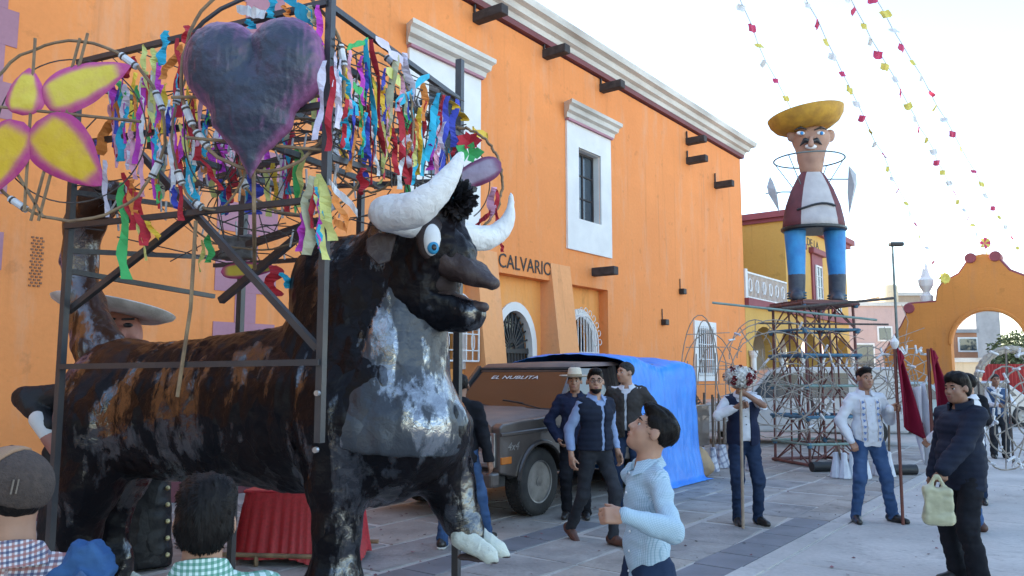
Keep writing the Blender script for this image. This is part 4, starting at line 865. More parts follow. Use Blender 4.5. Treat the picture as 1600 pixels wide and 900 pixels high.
    # ---- face pieces
    if face:
        for s in (-1, 1):
            o = link('eye', EYE, None, body, loc=T(s * .031, .0768, .0)); o.rotation_euler = Matrix(Rh.tolist()).to_euler(); o.scale = (hs,) * 3
            q = SDF(); q.cone(T(s * .016, .0925, .0225), T(s * .034, .0935, .028), .0045 * hs, .005 * hs, .003).cone(T(s * .034, .0935, .028), T(s * .051, .079, .022), .005 * hs, .003 * hs, .003); link('eyebrow', q.mesh('eyebrow', .004), m_hair, body)
            q = SDF(); q.cone(T(s * .019, .0905, .0065), T(s * .044, .086, .0065), .0042 * hs, .0036 * hs, .003); link('eyelid', q.mesh('eyelid', .004), SK[skin], body)
        q = SDF(); q.ell(T(0, .0985, -.0615), np.array((.022, .008, .0055)) * hs, rot=Rh, k=.003).ell(T(0, .0975, -.0715), np.array((.019, .008, .006)) * hs, rot=Rh, k=.003)
        if smile: q.ell(T(0, .104, -.0665), np.array((.017, .006, .003)) * hs, rot=Rh, k=.002, op=-1)
        link('lips', q.mesh('lips', .004), m_lips, body)
        if moustache: q = SDF(); q.cone(T(-.026, .096, -.056), T(.026, .096, -.056), .007, .007); link('moustache', q.mesh('moustache', .005), m_greyhair, body)
        if beard:
            q = SDF(); q.ell(T(0, .034, -.075), (.058, .061, .050), rot=Rh).ell(T(0, .066, -.100), (.034, .03, .026), rot=Rh, k=.02).ell(T(0, .09, -.03), (.034, .05, .026), rot=Rh, k=.01, op=-1).ell(T(0, .11, -.066), (.022, .03, .011), rot=Rh, k=.006, op=-1); q.cut(T(0, 0, -.03), Rh @ np.array([0, .25, 1])); link('beard', q.mesh('beard', .006), m_hair, body)
    if glasses:
        gm = MB()
        for s in (-1, 1): gm.tube([T(s * .033 + .024 * math.cos(q), .106, .0 + .019 * math.sin(q)) for q in np.linspace(0, 2 * math.pi, 13)], .0022, 5); gm.tube([T(s * .057, .106, .006), T(s * .083, .0, .008)], .002, 5)
        gm.tube([T(-.009, .107, .004), T(.009, .107, .004)], .002, 5); gm.build('glasses', m_iron, root, kind='stuff')
    # ---- hair
    st, hm = hair; hm = hm or m_hair
    if st:
        q = SDF(); f = lambda c, r, k=.02, op=1: q.ell(T(*c), np.array(r) * hs, rot=Rh, k=k, op=op)
        f((0, -.018, .034), (.0815, .1025, .092))
        if st == 'full': f((0, .03, .095), (.066, .07, .036)); f((0, .062, .098), (.05, .03, .026))
        if st == 'side': f((.018, .05, .105), (.055, .05, .028)); f((0, -.02, .075), (.08, .1, .065))
        if st == 'thick': f((0, .0, .075), (.086, .10, .07)); f((0, -.06, -.005), (.08, .065, .08)); f((0, .055, .092), (.06, .045, .035))
        f((0, .108, -.05), (.10, .098, .115), .012, -1)
        for s in (-1, 1): f((s * .09, .008, -.028), (.028, .040, .046), .01, -1)
        q.cut(T(0, -.07, -.068), Rh @ np.array([0, .25, -1]))
        hm_ = q.mesh('hair', min(vox, .008), lambda p: (.004 * vnoise((p - hc) @ Rh * np.array([1.6, .45, .6]), 60, seed) + .003 * vnoise(p, 28, seed + 1)))
        ho = link('hair', hm_, hm, root)
        if strands:
            n = len(hm_.vertices); co = np.zeros(n * 3); hm_.vertices.foreach_get('co', co); nr_ = np.zeros(n * 3); hm_.vertices.foreach_get('normal', nr_); co = co.reshape(-1, 3); nr_ = nr_.reshape(-1, 3)
            pick = rng.integers(0, n, strands); wh = T(.012, -.085, .085); V = []; F = []
            for i in pick:
                o, nn = co[i], nr_[i]; fl = o - wh; fl = unit(fl - nn * np.dot(fl, nn)); sp = np.cross(nn, fl); dist = np.linalg.norm(o - wh); g_ = unit(fl + sp * .7 * math.exp(-dist * 14) + rng.normal(size=3) * .05)
                l = rng.uniform(.02, .036) * hs; w_ = unit(np.cross(g_, nn)) * .0011; m1 = o + g_ * l * .5 + nn * (.0016 - l * l / .76); m2 = o + g_ * l + nn * (.001 - l * l / .19); k = len(V)
                V += [o - w_ - nn * .002, o + w_ - nn * .002, m1 + w_, m1 - w_, m2 + w_ * .2, m2 - w_ * .2]; F += [[k, k + 1, k + 2, k + 3], [k + 3, k + 2, k + 4, k + 5]]
            tag(link('hair_strands', fmesh('hair_strands', V, F), hm, ho), kind='stuff')
    if hat:
        bx_, by_, hh_, m_, cr_ = hat; Rm = Rh @ rotm(R(-4), 0, 0)
        prof = [(0, .045), (.078, .045), (.083, .05), (.15, .052), (.19, .068), (.192, .072), (.15, .062), (.092, .062), (.088, .09), (.078, .15), (.06, .165), (.02, .158), (0, .156)]
        mb = MB(); mb.lathe([(r * hs, z * hs) for r, z in prof], 28, c=T(0, -.012, .0), rot=Rm, sx=bx_, sy=by_); ht = mb.build('hat', m_, root, smooth=50)
        mb = MB(); mb.lathe([(.0895 * hs, .064 * hs), (.092 * hs, .068 * hs), (.089 * hs, .088 * hs), (.085 * hs, .088 * hs)], 28, c=T(0, -.012, .0), rot=Rm, sx=bx_, sy=by_); mb.build('hat_band', cr_, ht, smooth=50)
    # ---- trousers, shoes
    if trousers:
        m_, lo_ = trousers; q = SDF(); q.ell(Pt(0, -.008, .945), (.150 * width, .108 * dep + belly * .3, .115), k=.04)
        for n in 'RL':
            j = J[n]; q.cone(j['hp'] + np.array([0, 0, .02]), j['kn'], .088 + lo_, .062 + lo_, .05).cone(j['kn'], j['an'] + np.array([0, -.0, -.01]), .060 + lo_, .050 + lo_ * 1.2, .04)
        link('trousers', q.mesh('trousers', max(vox, .011), folds(.009 + lo_ * .15, 10, seed + 5, lambda p: .006 * vnoise(p * np.array([.4, .4, 1.]), 26, seed))), m_, root)
    if shoes:
        for n in 'RL':
            j = J[n]; a = j['an']; yw = R(j['ft'].get('yaw', -8 * j['s'])); pt = R(j['ft'].get('pitch', 0)); f_ = np.array([-math.sin(yw) * math.cos(pt), math.cos(yw) * math.cos(pt), -math.sin(pt)]); u_ = np.array([-math.sin(yw) * math.sin(pt), math.cos(yw) * math.sin(pt), math.cos(pt)])
            q = SDF(); g0 = a - u_ * .075
            q.cone(g0 - f_ * .045 + u_ * .045, g0 + f_ * .06 + u_ * .045, .045, .044, .02).cone(g0 + f_ * .06 + u_ * .04, g0 + f_ * .17 + u_ * .028, .046, .034, .02).cone(a - u_ * .04 - f_ * .01, a + u_ * .02 - f_ * .01, .044, .04, .03).cut(g0 + u_ * .004, -u_)
            so = link('shoe', q.mesh('shoe', max(vox, .009)), shoes, root)
            if sole:
                q = SDF(); q.cone(g0 - f_ * .045 + u_ * .03, g0 + f_ * .06 + u_ * .03, .050, .050, .02).cone(g0 + f_ * .06 + u_ * .03, g0 + f_ * .17 + u_ * .028, .050, .038, .02).cut(g0 + u_ * .002, -u_).cut(g0 + u_ * .024, u_); link('sole', q.mesh('sole', .009), m_sole, so)
    # ---- tops
    for tp in tops:
        g_ = tp.get('g', .012); q = SDF(); hem = tp.get('hem', .88); w_ = width
        q.cone(Pt(0, 0, .80), Pt(0, 0, 1.02), (.142 * w_ + g_) * .72, (.142 * w_ + g_) * .72, .03, ax=(1, 0, 0), fl=1.42).ell(Pt(0, .01, .97), (.146 * w_ + g_, .108 * dep + g_ + belly * .5, .17), k=.05).ell(Pt(0, .012 * (1 + belly * 8), 1.08), (.142 * w_ + g_, .100 * dep + g_ + belly, .14), k=.06).ell(Pt(0, .005, 1.26), (.158 * w_ + g_, .110 * dep + g_, .17), k=.05)
        q.cone(Pt(0, -.012, 1.415), Pt(-.15, -.008, 1.375), .056 + g_ * .6, .046 + g_ * .8, .05).cone(Pt(0, -.012, 1.415), Pt(.15, -.008, 1.375), .056 + g_ * .6, .046 + g_ * .8, .05).cone(Pt(0, -.012, 1.42), Pt(0, -.016, 1.47), .062 + g_ * .5, .058 + g_ * .5, .04)
        sl = tp.get('sleeve', 'long')
        if sl != 'none':
            for n in 'RL':
                j = J[n]; q.cone(j['sh'], j['el'], .046 + g_ * .75, .038 + g_ * .85, .035)
                fe = 1. if sl == 'long' else .35
                q.cone(j['el'], j['el'] + (j['wr'] - j['el']) * fe, .040 + g_ * .85, .031 + g_ * .8, .025)
        else:
            for n in 'RL': j = J[n]; q.cone(j['sh'] + np.array([-.03 * j['s'], 0, -.01]), j['sh'] + np.array([-.012 * j['s'], 0, -.06]), .046 + g_ * .8, .05 + g_ * .5, .03)
        q.cut((0, 0, hem), (0, 0, -1)); q.cut(Pt(0, -.016, 1.444 + tp.get('neck', 0)), (0, .5, 1))
        if tp.get('open'): ow = tp['open']; q.box(Pt(0, .16, 1.15), (ow, .12, .5), rd=.01, k=.012, op=-1).box(Pt(0, .12, 1.46), (ow + .035, .1, .09), rd=.01, k=.02, op=-1)
        if tp.get('vneck'): q.cone(Pt(0, .11, 1.47), Pt(0, .16, 1.33), .05, .012, k=.01, op=-1)
        to = link(tp.get('name', 'shirt'), q.mesh('garment', tp.get('vox', max(vox, .011)), folds(tp.get('fold', .007) * 1.45, tp.get('fs', 9), seed + 9, tp.get('disp'))), tp['m'], root)
        if True:
            dg = to.data; n_ = len(dg.vertices); co = np.zeros(n_ * 3); dg.vertices.foreach_get('co', co); co = co.reshape(-1, 3); wv = co.copy(); best = np.full(n_, .085)
            wv[:, 0] = np.arctan2(co[:, 0], np.where(co[:, 1] > 0, 1, -1) * .16 + co[:, 1] * .2) * .16
            for n in 'RL':
                j = J[n]; acc = 0.
                for a_, b_ in ((j['sh'], j['el']), (j['el'], j['wr'])):
                    ba = b_ - a_; L_b = np.linalg.norm(ba); t_ = ((co - a_) @ ba) / L_b ** 2; tc_ = np.clip(t_, 0, 1); dv_ = co - a_ - tc_[:, None] * ba; ds = np.linalg.norm(dv_, axis=1); ok = (ds < best) & (t_ > (.12 if acc == 0 else 0)); u1 = unit(np.cross(ba, (0, 1, .3))); u2 = np.cross(unit(ba), u1)
                    wv[ok] = np.stack([np.arctan2(dv_ @ u1, dv_ @ u2) * .055, np.zeros(n_), acc + t_ * L_b], 1)[ok]; best[ok] = ds[ok]; acc += L_b
            at_ = dg.attributes.new('weave', 'FLOAT_VECTOR', 'POINT'); at_.data.foreach_set('vector', wv.astype(np.float32).ravel())
        if tp.get('collar'):
            cm_ = tp['collar']; ch_ = tp.get('ch', .035); r0 = .060 + g_ * .6
            mb = MB(); pth = [Pt(r0 * math.sin(q_) * 1.02, -.014 - r0 * math.cos(q_) * 1.0 + .0, 1.438 + .014 * math.cos(q_)) for q_ in np.linspace(-2.75, 2.75, 17)]
            rings = []
            for i, p in enumerate(pth):
                q_ = -2.75 + 5.5 * i / 16; dv = np.array([math.sin(q_), -math.cos(q_), 0]); up_ = ch_ * (1. + .2 * math.cos(q_)); drop = tp.get('fall', .8)
                rings.append([p + dv * .0 - np.array([0, 0, .01]), p + np.array([0, 0, up_]) - dv * .004, p + np.array([0, 0, up_]) + dv * .006, p + dv * (.012 + .030 * drop + .012 * drop * abs(q_) / 2.75) + np.array([0, 0, up_ * (1 - drop * 1.6) - .034 * drop * (abs(q_) / 2.75) ** 4]), p + dv * .012 + np.array([0, 0, -.012])])
            mb.loft(rings); co_ = mb.build('collar', cm_, to, smooth=60); at_ = co_.data.attributes.new('weave', 'FLOAT_VECTOR', 'POINT'); at_.data.foreach_set('vector', np.array([(v.co.x, v.co.y, v.co.z) for v in co_.data.vertices], np.float32).ravel())
        for (bx, bz, dz, nb, bm_) in tp.get('buttons', ()):
            dg = to.data; n = len(dg.vertices); co = np.zeros(n * 3); dg.vertices.foreach_get('co', co); co = co.reshape(-1, 3)
            for i in range(nb):
                zz = bz - i * dz; msk = (np.abs(co[:, 0] - bx - off(zz)[0]) < .025) & (np.abs(co[:, 2] - zz) < .025); 
                if not msk.any(): continue
                yy = co[msk][:, 1].max(); quick('button', bm_, to, 'lathe', [(0, -.003), (.006, -.003), (.0065, .002), (.004, .004), (0, .003)], 8, c=(bx + off(zz)[0], yy + .001, zz), rot=rotm(R(-90), 0, 0))
    return root, J, T, Rh
puff = lambda per, a: (lambda p: a * np.abs(np.sin(p[:, 2] * math.pi / per)) - a * .5)
def diamond(per, a):
    def f(p):
        u = (np.abs(p[:, 0]) + p[:, 1] * .4) / per; v = p[:, 2] / per * .8
        return a * np.minimum(np.abs(np.sin(math.pi * (u + v))), np.abs(np.sin(math.pi * (u - v)))) - a * .5
    return f
c_navy = cloth('navy_cloth', (.014, .02, .045), (.02, .026, .055)); c_dark = cloth('charcoal_cloth', (.022, .024, .030), (.03, .032, .038)); c_black = cloth('black_cloth', (.010, .011, .015), (.016, .016, .02))
c_jean = cloth('blue_denim', (.030, .065, .15), (.06, .11, .22), ns=5, bs=260); c_djean = cloth('dark_denim', (.014, .026, .058), (.024, .04, .08), ns=5, bs=260)
c_white = cloth('white_cotton', (.62, .63, .66), (.55, .56, .60)); c_blue = cloth('pale_blue_cotton', (.26, .34, .52), (.22, .29, .46)); c_quilt = cloth('brown_grey_quilt', (.055, .048, .045), (.04, .036, .034)); c_puff = cloth('navy_nylon', (.012, .016, .03), (.017, .022, .038), rough=.72)
m_bshoe = mat('brown_leather', (.11, .045, .03), (.07, .03, .02), ns=20, rough=.5); m_kshoe = mat('black_leather', (.014, .013, .013), (.025, .022, .02), ns=20, rough=.35); m_btn = mat('shirt_button', (.75, .75, .75), rough=.4)
m_boy = checks('pale_blue_check', (.46, .58, .66), [(0, (.16, .28, .36), 0.), (2, (.16, .28, .36), .2)], (135, 135, 135), .28, 0., .55)
m_green = checks('green_gingham', (.60, .74, .68), [(0, (.02, .19, .11), .1), (2, (.02, .19, .11), .3)], (62, 62, 62), .5, 0., .62)
m_plaid = checks('red_navy_check', (.72, .66, .66), [(0, (.035, .05, .12), .1), (0, (.34, .12, .10), .6), (2, (.035, .05, .12), .0), (2, (.34, .12, .10), .5)], (38, 38, 38), .26, R(5), .72)
m_felt = mat('cream_felt', (.62, .54, .42), (.52, .45, .35), ns=10, rough=.85)

# hat man beside the truck
person('man in cream felt hat and navy jacket with hands in pockets beside the truck', (.74, 9.35), 1.69, (-.12, -1), 'b', head=(-4, 2, 0), tops=[dict(m=c_navy, g=.026, hem=.86, name='jacket', collar=c_navy, fold=.009)], trousers=(c_black, .012), shoes=m_kshoe,
       hands={'R': dict(pos=(.20, .10, .93), pole=(1, -.6, -.2), curl=.6), 'L': dict(pos=(-.20, .10, .93), pole=(-1, -.6, -.2), curl=.6)}, hat=(.98, 1.05, 1, m_felt, mat('hat_band_tan', (.30, .22, .14))), seed=3, belly=.02, hair=('short', m_greyhair))
# bearded man with glasses, walking
person('bearded man in glasses, dark puffer vest and pale blue shirt, walking', (.83, 8.02), 1.73, (.50, -.87), 'a', head=(-30, 2, 0), lean=(-.0, .03), pelvis=.905,
       tops=[dict(m=c_blue, g=.008, hem=.9, name='shirt', collar=c_blue, fold=.007), dict(m=c_puff, g=.030, hem=.90, name='puffer_vest', sleeve='none', disp=puff(.062, .006), open=.008, fold=.003)],
       trousers=(cloth('grey_black_denim', (.022, .024, .03), (.035, .037, .045)), .0), shoes=m_bshoe, glasses=True, beard=True, feet={'R': dict(pos=(.10, -.30, .11), pitch=28, yaw=-4), 'L': dict(pos=(-.09, .16, .075), yaw=4)},
       hands={'R': dict(pos=(.27, -.02, .85), curl=.5, palm=(-1, 0, 0)), 'L': dict(pos=(-.25, .05, .86), curl=.5)}, seed=5, hair=('full', None), vox=.009)
# man in quilted jacket
person('tall man in grey brown diamond quilted jacket and jeans before the blue tarpaulin', (1.40, 9.68), 1.80, (-.28, -.96), 'a', head=(-42, 2, 0), tops=[dict(m=c_white, g=.006, hem=.95, name='shirt', collar=c_white, ch=.03), dict(m=c_quilt, g=.032, hem=.86, name='quilted_jacket', disp=diamond(.075, .007), open=.006, vneck=True, fold=.004)],
       trousers=(c_djean, .008), shoes=m_kshoe, sole=True, hands={'R': dict(pos=(.17, -.16, .95), pole=(1, -.3, 0)), 'L': dict(pos=(-.17, -.16, .95), pole=(-1, -.3, 0))}, seed=8, hair=('short', m_greyhair), smile=True, feet={'R': dict(pos=(.13, .0, .075), yaw=10), 'L': dict(pos=(-.12, -.05, .075), yaw=14)})
# boy looking up
def loc_of(pos, facing, H, wp):
    rz = math.atan2(-facing[0], facing[1]); d = np.array(wp, float) - np.array([pos[0], pos[1], 0]); c, s = math.cos(rz), math.sin(rz); return np.array([c * d[0] + s * d[1], -s * d[0] + c * d[1], d[2]]) * 1.72 / H
bp_, bf_, bH = (.60, 3.55), (-.95, -.31), 1.50
hw = loc_of(bp_, bf_, bH, P(976, 806, 3.22))
person('boy in pale blue checked shirt looking up with a clenched hand', bp_, bH, bf_, 'a', head=(-22, 31, 0), hs=1.03, lean=(.0, .02), vox=.0075, seed=11, dep=.78, width=.76, smile=True,
       tops=[dict(m=m_boy, g=.010, hem=.83, name='shirt', collar=m_boy, ch=.04, fold=.009, fs=8, vox=.009, buttons=[(0, 1.40, .095, 6, m_btn)])], trousers=(c_djean, .012), shoes=m_kshoe, hair=('full', None), strands=2600,
       hands={'L': dict(pos=tuple(hw), pole=(-.5, -.8, -.8), curl=1.15, palm=(.9, .1, -.3), thumb=(0, 0, 1), dir=(.25, .96, .03)), 'R': dict(pos=(.15, -.08, .88), curl=.5)})
# boy seen from behind
person('boy with dark whorled hair and green gingham shirt seen from behind', (-.745, 1.95), 1.40, (-.36, .93), 'a', head=(-3, 4, 3), hs=.97, face=True, vox=.008, seed=13, width=.95, tops=[dict(m=m_green, g=.016, hem=.86, name='shirt', collar=m_green, ch=.045, fold=.007, vox=.010)],
       trousers=(c_djean, .012), shoes=m_kshoe, hair=('thick', None), strands=6000)
# boy with cap
cb, cJ, cT, cR = person('boy in brown mesh cap and red and navy checked shirt seen from behind', (-1.215, 1.98), 1.44, (-.42, .90), 'a', head=(58, -2, 0), hs=1.08, vox=.008, seed=17, width=1.0, tops=[dict(m=m_plaid, g=.018, hem=.86, name='shirt', collar=m_plaid, ch=.045, fold=.008, vox=.010)],
       trousers=(c_djean, .012), shoes=m_kshoe, hair=('short', None), hands={'R': dict(pos=(.30, .16, 1.02), pole=(.8, -.6, -.4))})
m_mesh = mat('brown_cap_mesh', (.075, .05, .04), (.05, .034, .028), ns=60, rough=.85, bump=.9, bs=170, bd=.006); m_tan = mat('tan_cap_front', (.32, .19, .115), (.27, .16, .10), ns=8, rough=.85, bump=.3, bs=200)
q = SDF(); q.ell(cT(0, -.014, .040), np.array((.094, .112, .100)) * 1.08, rot=cR).cut(cT(0, 0, .016), cR @ np.array([0, .40, -1])).cut(cT(0, .0, .07), cR @ np.array([0, 1, .75])); cp = link('cap', q.mesh('cap', .008), m_mesh, cb)
q = SDF(); q.ell(cT(0, -.014, .042), np.array((.096, .114, .104)) * 1.08, rot=cR).cut(cT(0, 0, .016), cR @ np.array([0, .40, -1])).cut(cT(0, .0, .07), cR @ np.array([0, -1, -.75])); link('cap_front', q.mesh('cap_front', .008), m_tan, cp)
q = SDF(); q.ell(cT(0, .115, .005), np.array((.080, .085, .014)) * 1.08, rot=cR @ rotm(R(-12), 0, 0)); link('cap_visor', q.mesh('cap_visor', .008), m_mesh, cp)
quick('cap_button', m_mesh, cp, 'lathe', [(0, -.004), (.01, -.003), (.008, .004), (0, .006)], 10, c=cT(0, -.014, .142))
for dz_ in (0, .017): quick('cap_strap', mat('cap_strap_tan', (.17, .13, .10)), cp, 'box', cT(-(.078 - dz_ * .6), -.082 - dz_ * .35, .045), (.010, .004, .04), rot=cR @ rotm(R(10), 0, R(48)))
quick('cap_label', c_black, cp, 'box', cT(-.1005, .012, .035), (.004, .05, .022), rot=cR @ rotm(0, R(-4), 0))
# man behind the bull
person('dark haired man in navy jacket and jeans seen from behind between bull and truck', (-.50, 7.75), 1.66, (.25, .97), 'c', head=(14, 0, 0), tops=[dict(m=c_black, g=.028, hem=.84, name='jacket', collar=c_black, fold=.009)], trousers=(c_jean, .008), shoes=m_kshoe, sole=True,
       feet={'L': dict(pos=(-.17, -.04, .075)), 'R': dict(pos=(.22, .25, .075))}, hands={'R': dict(pos=(.29, .05, .84), curl=.6)}, seed=19)
# man with flower staff
fp, ff, fH = (2.60, 9.0), (.02, -1), 1.70; sx = P(1157, 600, 8.68)
person('man in white shirt and navy vest holding the flower topped staff with both hands', fp, fH, ff, 'c', head=(0, -4, 0), tops=[dict(m=c_white, g=.010, hem=.92, name='shirt', collar=c_white, fold=.008, buttons=[(0, 1.38, .09, 4, c_dark)]), dict(m=c_navy, g=.026, hem=.87, name='vest', sleeve='none', open=.035, fold=.004)], trousers=(c_djean, .006), shoes=m_kshoe,
       hands={'R': dict(pos=tuple(loc_of(fp, ff, fH, (sx[0] - .02, 8.73, 1.30))), curl=1.1, palm=(-.2, .9, 0), dir=(-.9, .25, .25), pole=(1, -.3, -.6)), 'L': dict(pos=tuple(loc_of(fp, ff, fH, (sx[0] + .05, 8.73, 1.45))), curl=1.1, palm=(.2, .9, 0), dir=(.9, .25, .25), pole=(-1, -.3, -.6))}, seed=23, feet={'R': dict(pos=(.10, .03, .075), yaw=-6), 'L': dict(pos=(-.14, .02, .075), yaw=16)})
m_staff = mat('pale_staff_wood', (.34, .26, .19), (.24, .18, .13), ns=12, rough=.6)
sf = empty('flower_staff', (sx[0], 8.68, 0), 0, 'wooden staff topped with a ball of red and white flowers', 'staff')
quick('pole', m_staff, sf, 'tube', [(-.02, 0, .01), (0, 0, 1.52)], .017, 8)
m_rose = mat('dark_red_petal', (.19, .012, .02), (.12, .008, .014), ns=30, rough=.7); m_gyp = mat('white_flower', (.66, .64, .60), (.5, .48, .44), ns=30, rough=.8)
def petals(n, c, rx, m_, name, par, size, k=7):
    for i in range(n):
        d = unit(rng.normal(size=3) * np.array([1, 1, .75]))
        if d[1] > .55: d[1] *= -1
        o = np.array(c) + d * np.array(rx); mb = MB()
        for j in range(k):
            a = 2 * math.pi * j / k; t1 = unit(np.cross(d, (.3, .2, 1))); t2 = np.cross(d, t1); e = t1 * math.cos(a) + t2 * math.sin(a); f2 = -t1 * math.sin(a) + t2 * math.cos(a)
            for s2, h2 in ((1., .0), (.6, .35)): mb.add([o, o + (e * .8 + f2 * .5) * size * s2 + d * size * (.3 + h2), o + e * size * s2 + d * size * (.45 + h2), o + (e * .8 - f2 * .5) * size * s2 + d * size * (.3 + h2)], [(0, 1, 2, 3)])
        mb.build(name, m_, par)
sf_ = SDF(); sf_.ell((0, 0, 1.62), (.155, .14, .10)); fl_ = link('bouquet', sf_.mesh('bouquet', .02, lambda p: .02 * vnoise(p, 30, 1)), m_gyp, sf); petals(16, (0, 0, 1.62), (.165, .15, .11), m_rose, 'rose', fl_, .034)
V = []; F = []
for k in range(900):
    d = unit(rng.normal(size=3)); o = np.array([0, 0, 1.62]) + d * np.array([.165, .15, .115]) * rng.uniform(.95, 1.12); a = unit(rng.normal(size=3)) * .011; b_ = unit(np.cross(a, d)) * .011; V += [o - a, o - b_, o + a, o + b_]; F.append([4 * k, 4 * k + 1, 4 * k + 2, 4 * k + 3])
tag(link('small_flowers', fmesh('small_flowers', V, F), m_gyp, fl_), kind='stuff')
# man in embroidered shirt with banner
ep, ef, eH = (4.04, 9.1), (.03, -1), 1.73; bxp = P(1398, 640, 8.95)
er, _, _, _ = person('man in white embroidered shirt and blue jeans standing with the maroon banner', ep, eH, ef, 'b', head=(4, 0, 0), tops=[dict(m=c_white, g=.016, hem=.84, name='embroidered_shirt', collar=c_white, fold=.008, vneck=True, buttons=[(0, 1.30, .10, 5, m_btn)])], trousers=(c_jean, .004), shoes=m_kshoe, belly=.02, width=.97,
       hands={'R': dict(pos=(.23, .10, .90), curl=1.1, palm=(0, -1, 0), pole=(1, -.5, 0)), 'L': dict(pos=tuple(loc_of(ep, ef, eH, (bxp[0] - .06, 8.95, 1.27))), curl=1.2, palm=(0, 1, 0), dir=(-1, .1, .1), pole=(-.6, -.6, -1))}, feet={'R': dict(pos=(.17, 0, .075), yaw=-14), 'L': dict(pos=(-.25, .0, .075), yaw=26)}, seed=29, hair=('full', None))
shirt = [o for o in er.children if o.name.startswith('embroidered_shirt')][0]; co = np.array([v.co[:] for v in shirt.data.vertices])
m_emb = mat('blue_embroidery', (.03, .12, .36), (.05, .18, .45), ns=40, rough=.8); m_embp = mat('beige_embroidery', (.5, .42, .38), rough=.8)
def surf_y(bx, zz):
    k = (np.abs(co[:, 0] - bx) < .018) & (np.abs(co[:, 2] - zz) < .018); return co[k][:, 1].max() if k.any() else None
for bx in (-.085, .085):
    for ox in (-.026, .026):
        pts = [(bx + ox + .004 * math.sin(i * 2.1), surf_y(bx + ox, 1.36 - i * .022), 1.36 - i * .022) for i in range(22)]; quick('embroidered_band', m_embp, shirt, 'tube', [p for p in pts if p[1] is not None], .0035, 4)
    for i in range(7):
        zz = 1.33 - i * .068; yy = surf_y(bx, zz)
        if yy is None: continue
        mb = MB()
        for k in range(6): a = k * math.pi / 3 + i; r_ = .010 + .004 * ((i + k) % 2); mb.add([(bx, yy + .002, zz), (bx + r_ * math.cos(a - .4), yy + .002, zz + r_ * math.sin(a - .4)), (bx + r_ * 1.5 * math.cos(a), yy + .003, zz + r_ * 1.5 * math.sin(a)), (bx + r_ * math.cos(a + .4), yy + .002, zz + r_ * math.sin(a + .4))], [(0, 1, 2, 3)])
        mb.build('embroidered_flower', m_emb, shirt)
# man in puffer jacket
pp, pf, pH = (3.62, 6.45), (-.97, -.22), 1.66
person('man in navy puffer jacket and black trousers carrying a plastic bag', pp, pH, pf, 'c', head=(8, -3, 0), tops=[dict(m=c_puff, g=.045, hem=.76, name='puffer_jacket', collar=c_puff, ch=.05, fall=.05, disp=puff(.058, .005), fold=.005)], trousers=(c_black, .018), shoes=m_kshoe, belly=.03, seed=31, hair=('thick', None), vox=.009, strands=1500,
       hands={'L': dict(pos=tuple(loc_of(pp, pf, pH, P(1466, 745, 6.2))), curl=1.1, palm=(1, 0, 0), dir=(0, .15, -1), pole=(-.7, -1, 0)), 'R': dict(pos=(.27, .05, .86))})
# man in white shirt behind him, holding the second banner
person('man in white shirt and blue jeans with his back turned behind the puffer jacket', (4.86, 8.5), 1.66, (-.45, .6), 'b', head=(20, 0, 0), tops=[dict(m=c_white, g=.018, hem=.86, name='shirt', collar=c_white, fold=.009)], trousers=(c_jean, .010), shoes=m_bshoe, hands={'L': dict(pos=(-.36, .25, 1.0), curl=1.1, pole=(-1, -.4, -.4))}, seed=37)
person('man in dark clothes with one arm raised behind the white shirt', (5.95, 10.4), 1.66, (-.5, -.85), 'b', tops=[dict(m=c_black, g=.018, hem=.86, name='shirt', sleeve='short', collar=c_black)], trousers=(c_djean, .008), shoes=m_kshoe, hands={'R': dict(pos=(.10, .06, 1.68), pole=(1, .2, .3), curl=.3), 'L': dict(pos=(-.1, .25, 1.2), curl=.8)}, seed=41, vox=.012)
# musician
person('grey haired musician in blue vest holding an instrument beside the wire hoops', tuple(G(1563, 716)[:2]), 1.66, (-.3, -1), 'c', tops=[dict(m=c_white, g=.012, hem=.9, name='shirt', collar=c_white), dict(m=cloth('blue_waistcoat', (.05, .09, .17)), g=.024, hem=.84, name='waistcoat', sleeve='none', open=.02)], trousers=(c_dark, .014), shoes=m_kshoe, hands={'R': dict(pos=(.05, .3, 1.08), curl=1), 'L': dict(pos=(-.16, .32, 1.16), curl=1)}, seed=43, hair=('short', m_greyhair), vox=.012)
# ================================================================== OLD TRUCK AND BLUE TARPAULIN
TH = np.array([-DX, -DY]); TL = np.array([DY, -DX])        # heading, left side (towards the plaza)
TO = np.array([.22, 9.59]) - .82 * TL
truck = empty('old_truck', (TO[0], TO[1], 0), math.atan2(TH[1], TH[0]), 'dusty dark brown square fronted old truck parked by the church', 'truck')
m_tp = mat('dusty_dark_paint', (.05, .04, .037), (.11, .086, .073), ns=2.5, rough=.3, bump=.08, bs=30, coat=.6, detail=8, lo=.4, hi=.75); m_hood = mat('rusty_dusty_hood', (.19, .125, .095), (.12, .08, .068), ns=2.2, rough=.55, bump=.2, bs=30, detail=8)
m_rub = mat('black_rubber', (.018, .018, .019), (.035, .033, .032), ns=8, rough=.8, bump=.4, bs=70); m_rim = mat('grey_steel_rim', (.30, .29, .28), (.18, .17, .165), ns=7, rough=.45, metal=.5, bump=.2); m_chr = mat('dull_chrome', (.45, .45, .45), (.30, .29, .28), ns=6, rough=.3, metal=.8, bump=.1)
m_wsg = mat('dusty_windscreen', (.032, .025, .023), (.02, .016, .016), ns=1.5, rough=.08, bump=.02, spec=.7, coat=.3); m_lens = mat('headlamp_lens', (.6, .6, .58), (.4, .4, .4), ns=20, rough=.12, bump=.3, bs=60, metal=.5); m_amber = mat('amber_lens', (.55, .16, .02), rough=.25)
XZ = lambda u, v, d: (u, d, v)
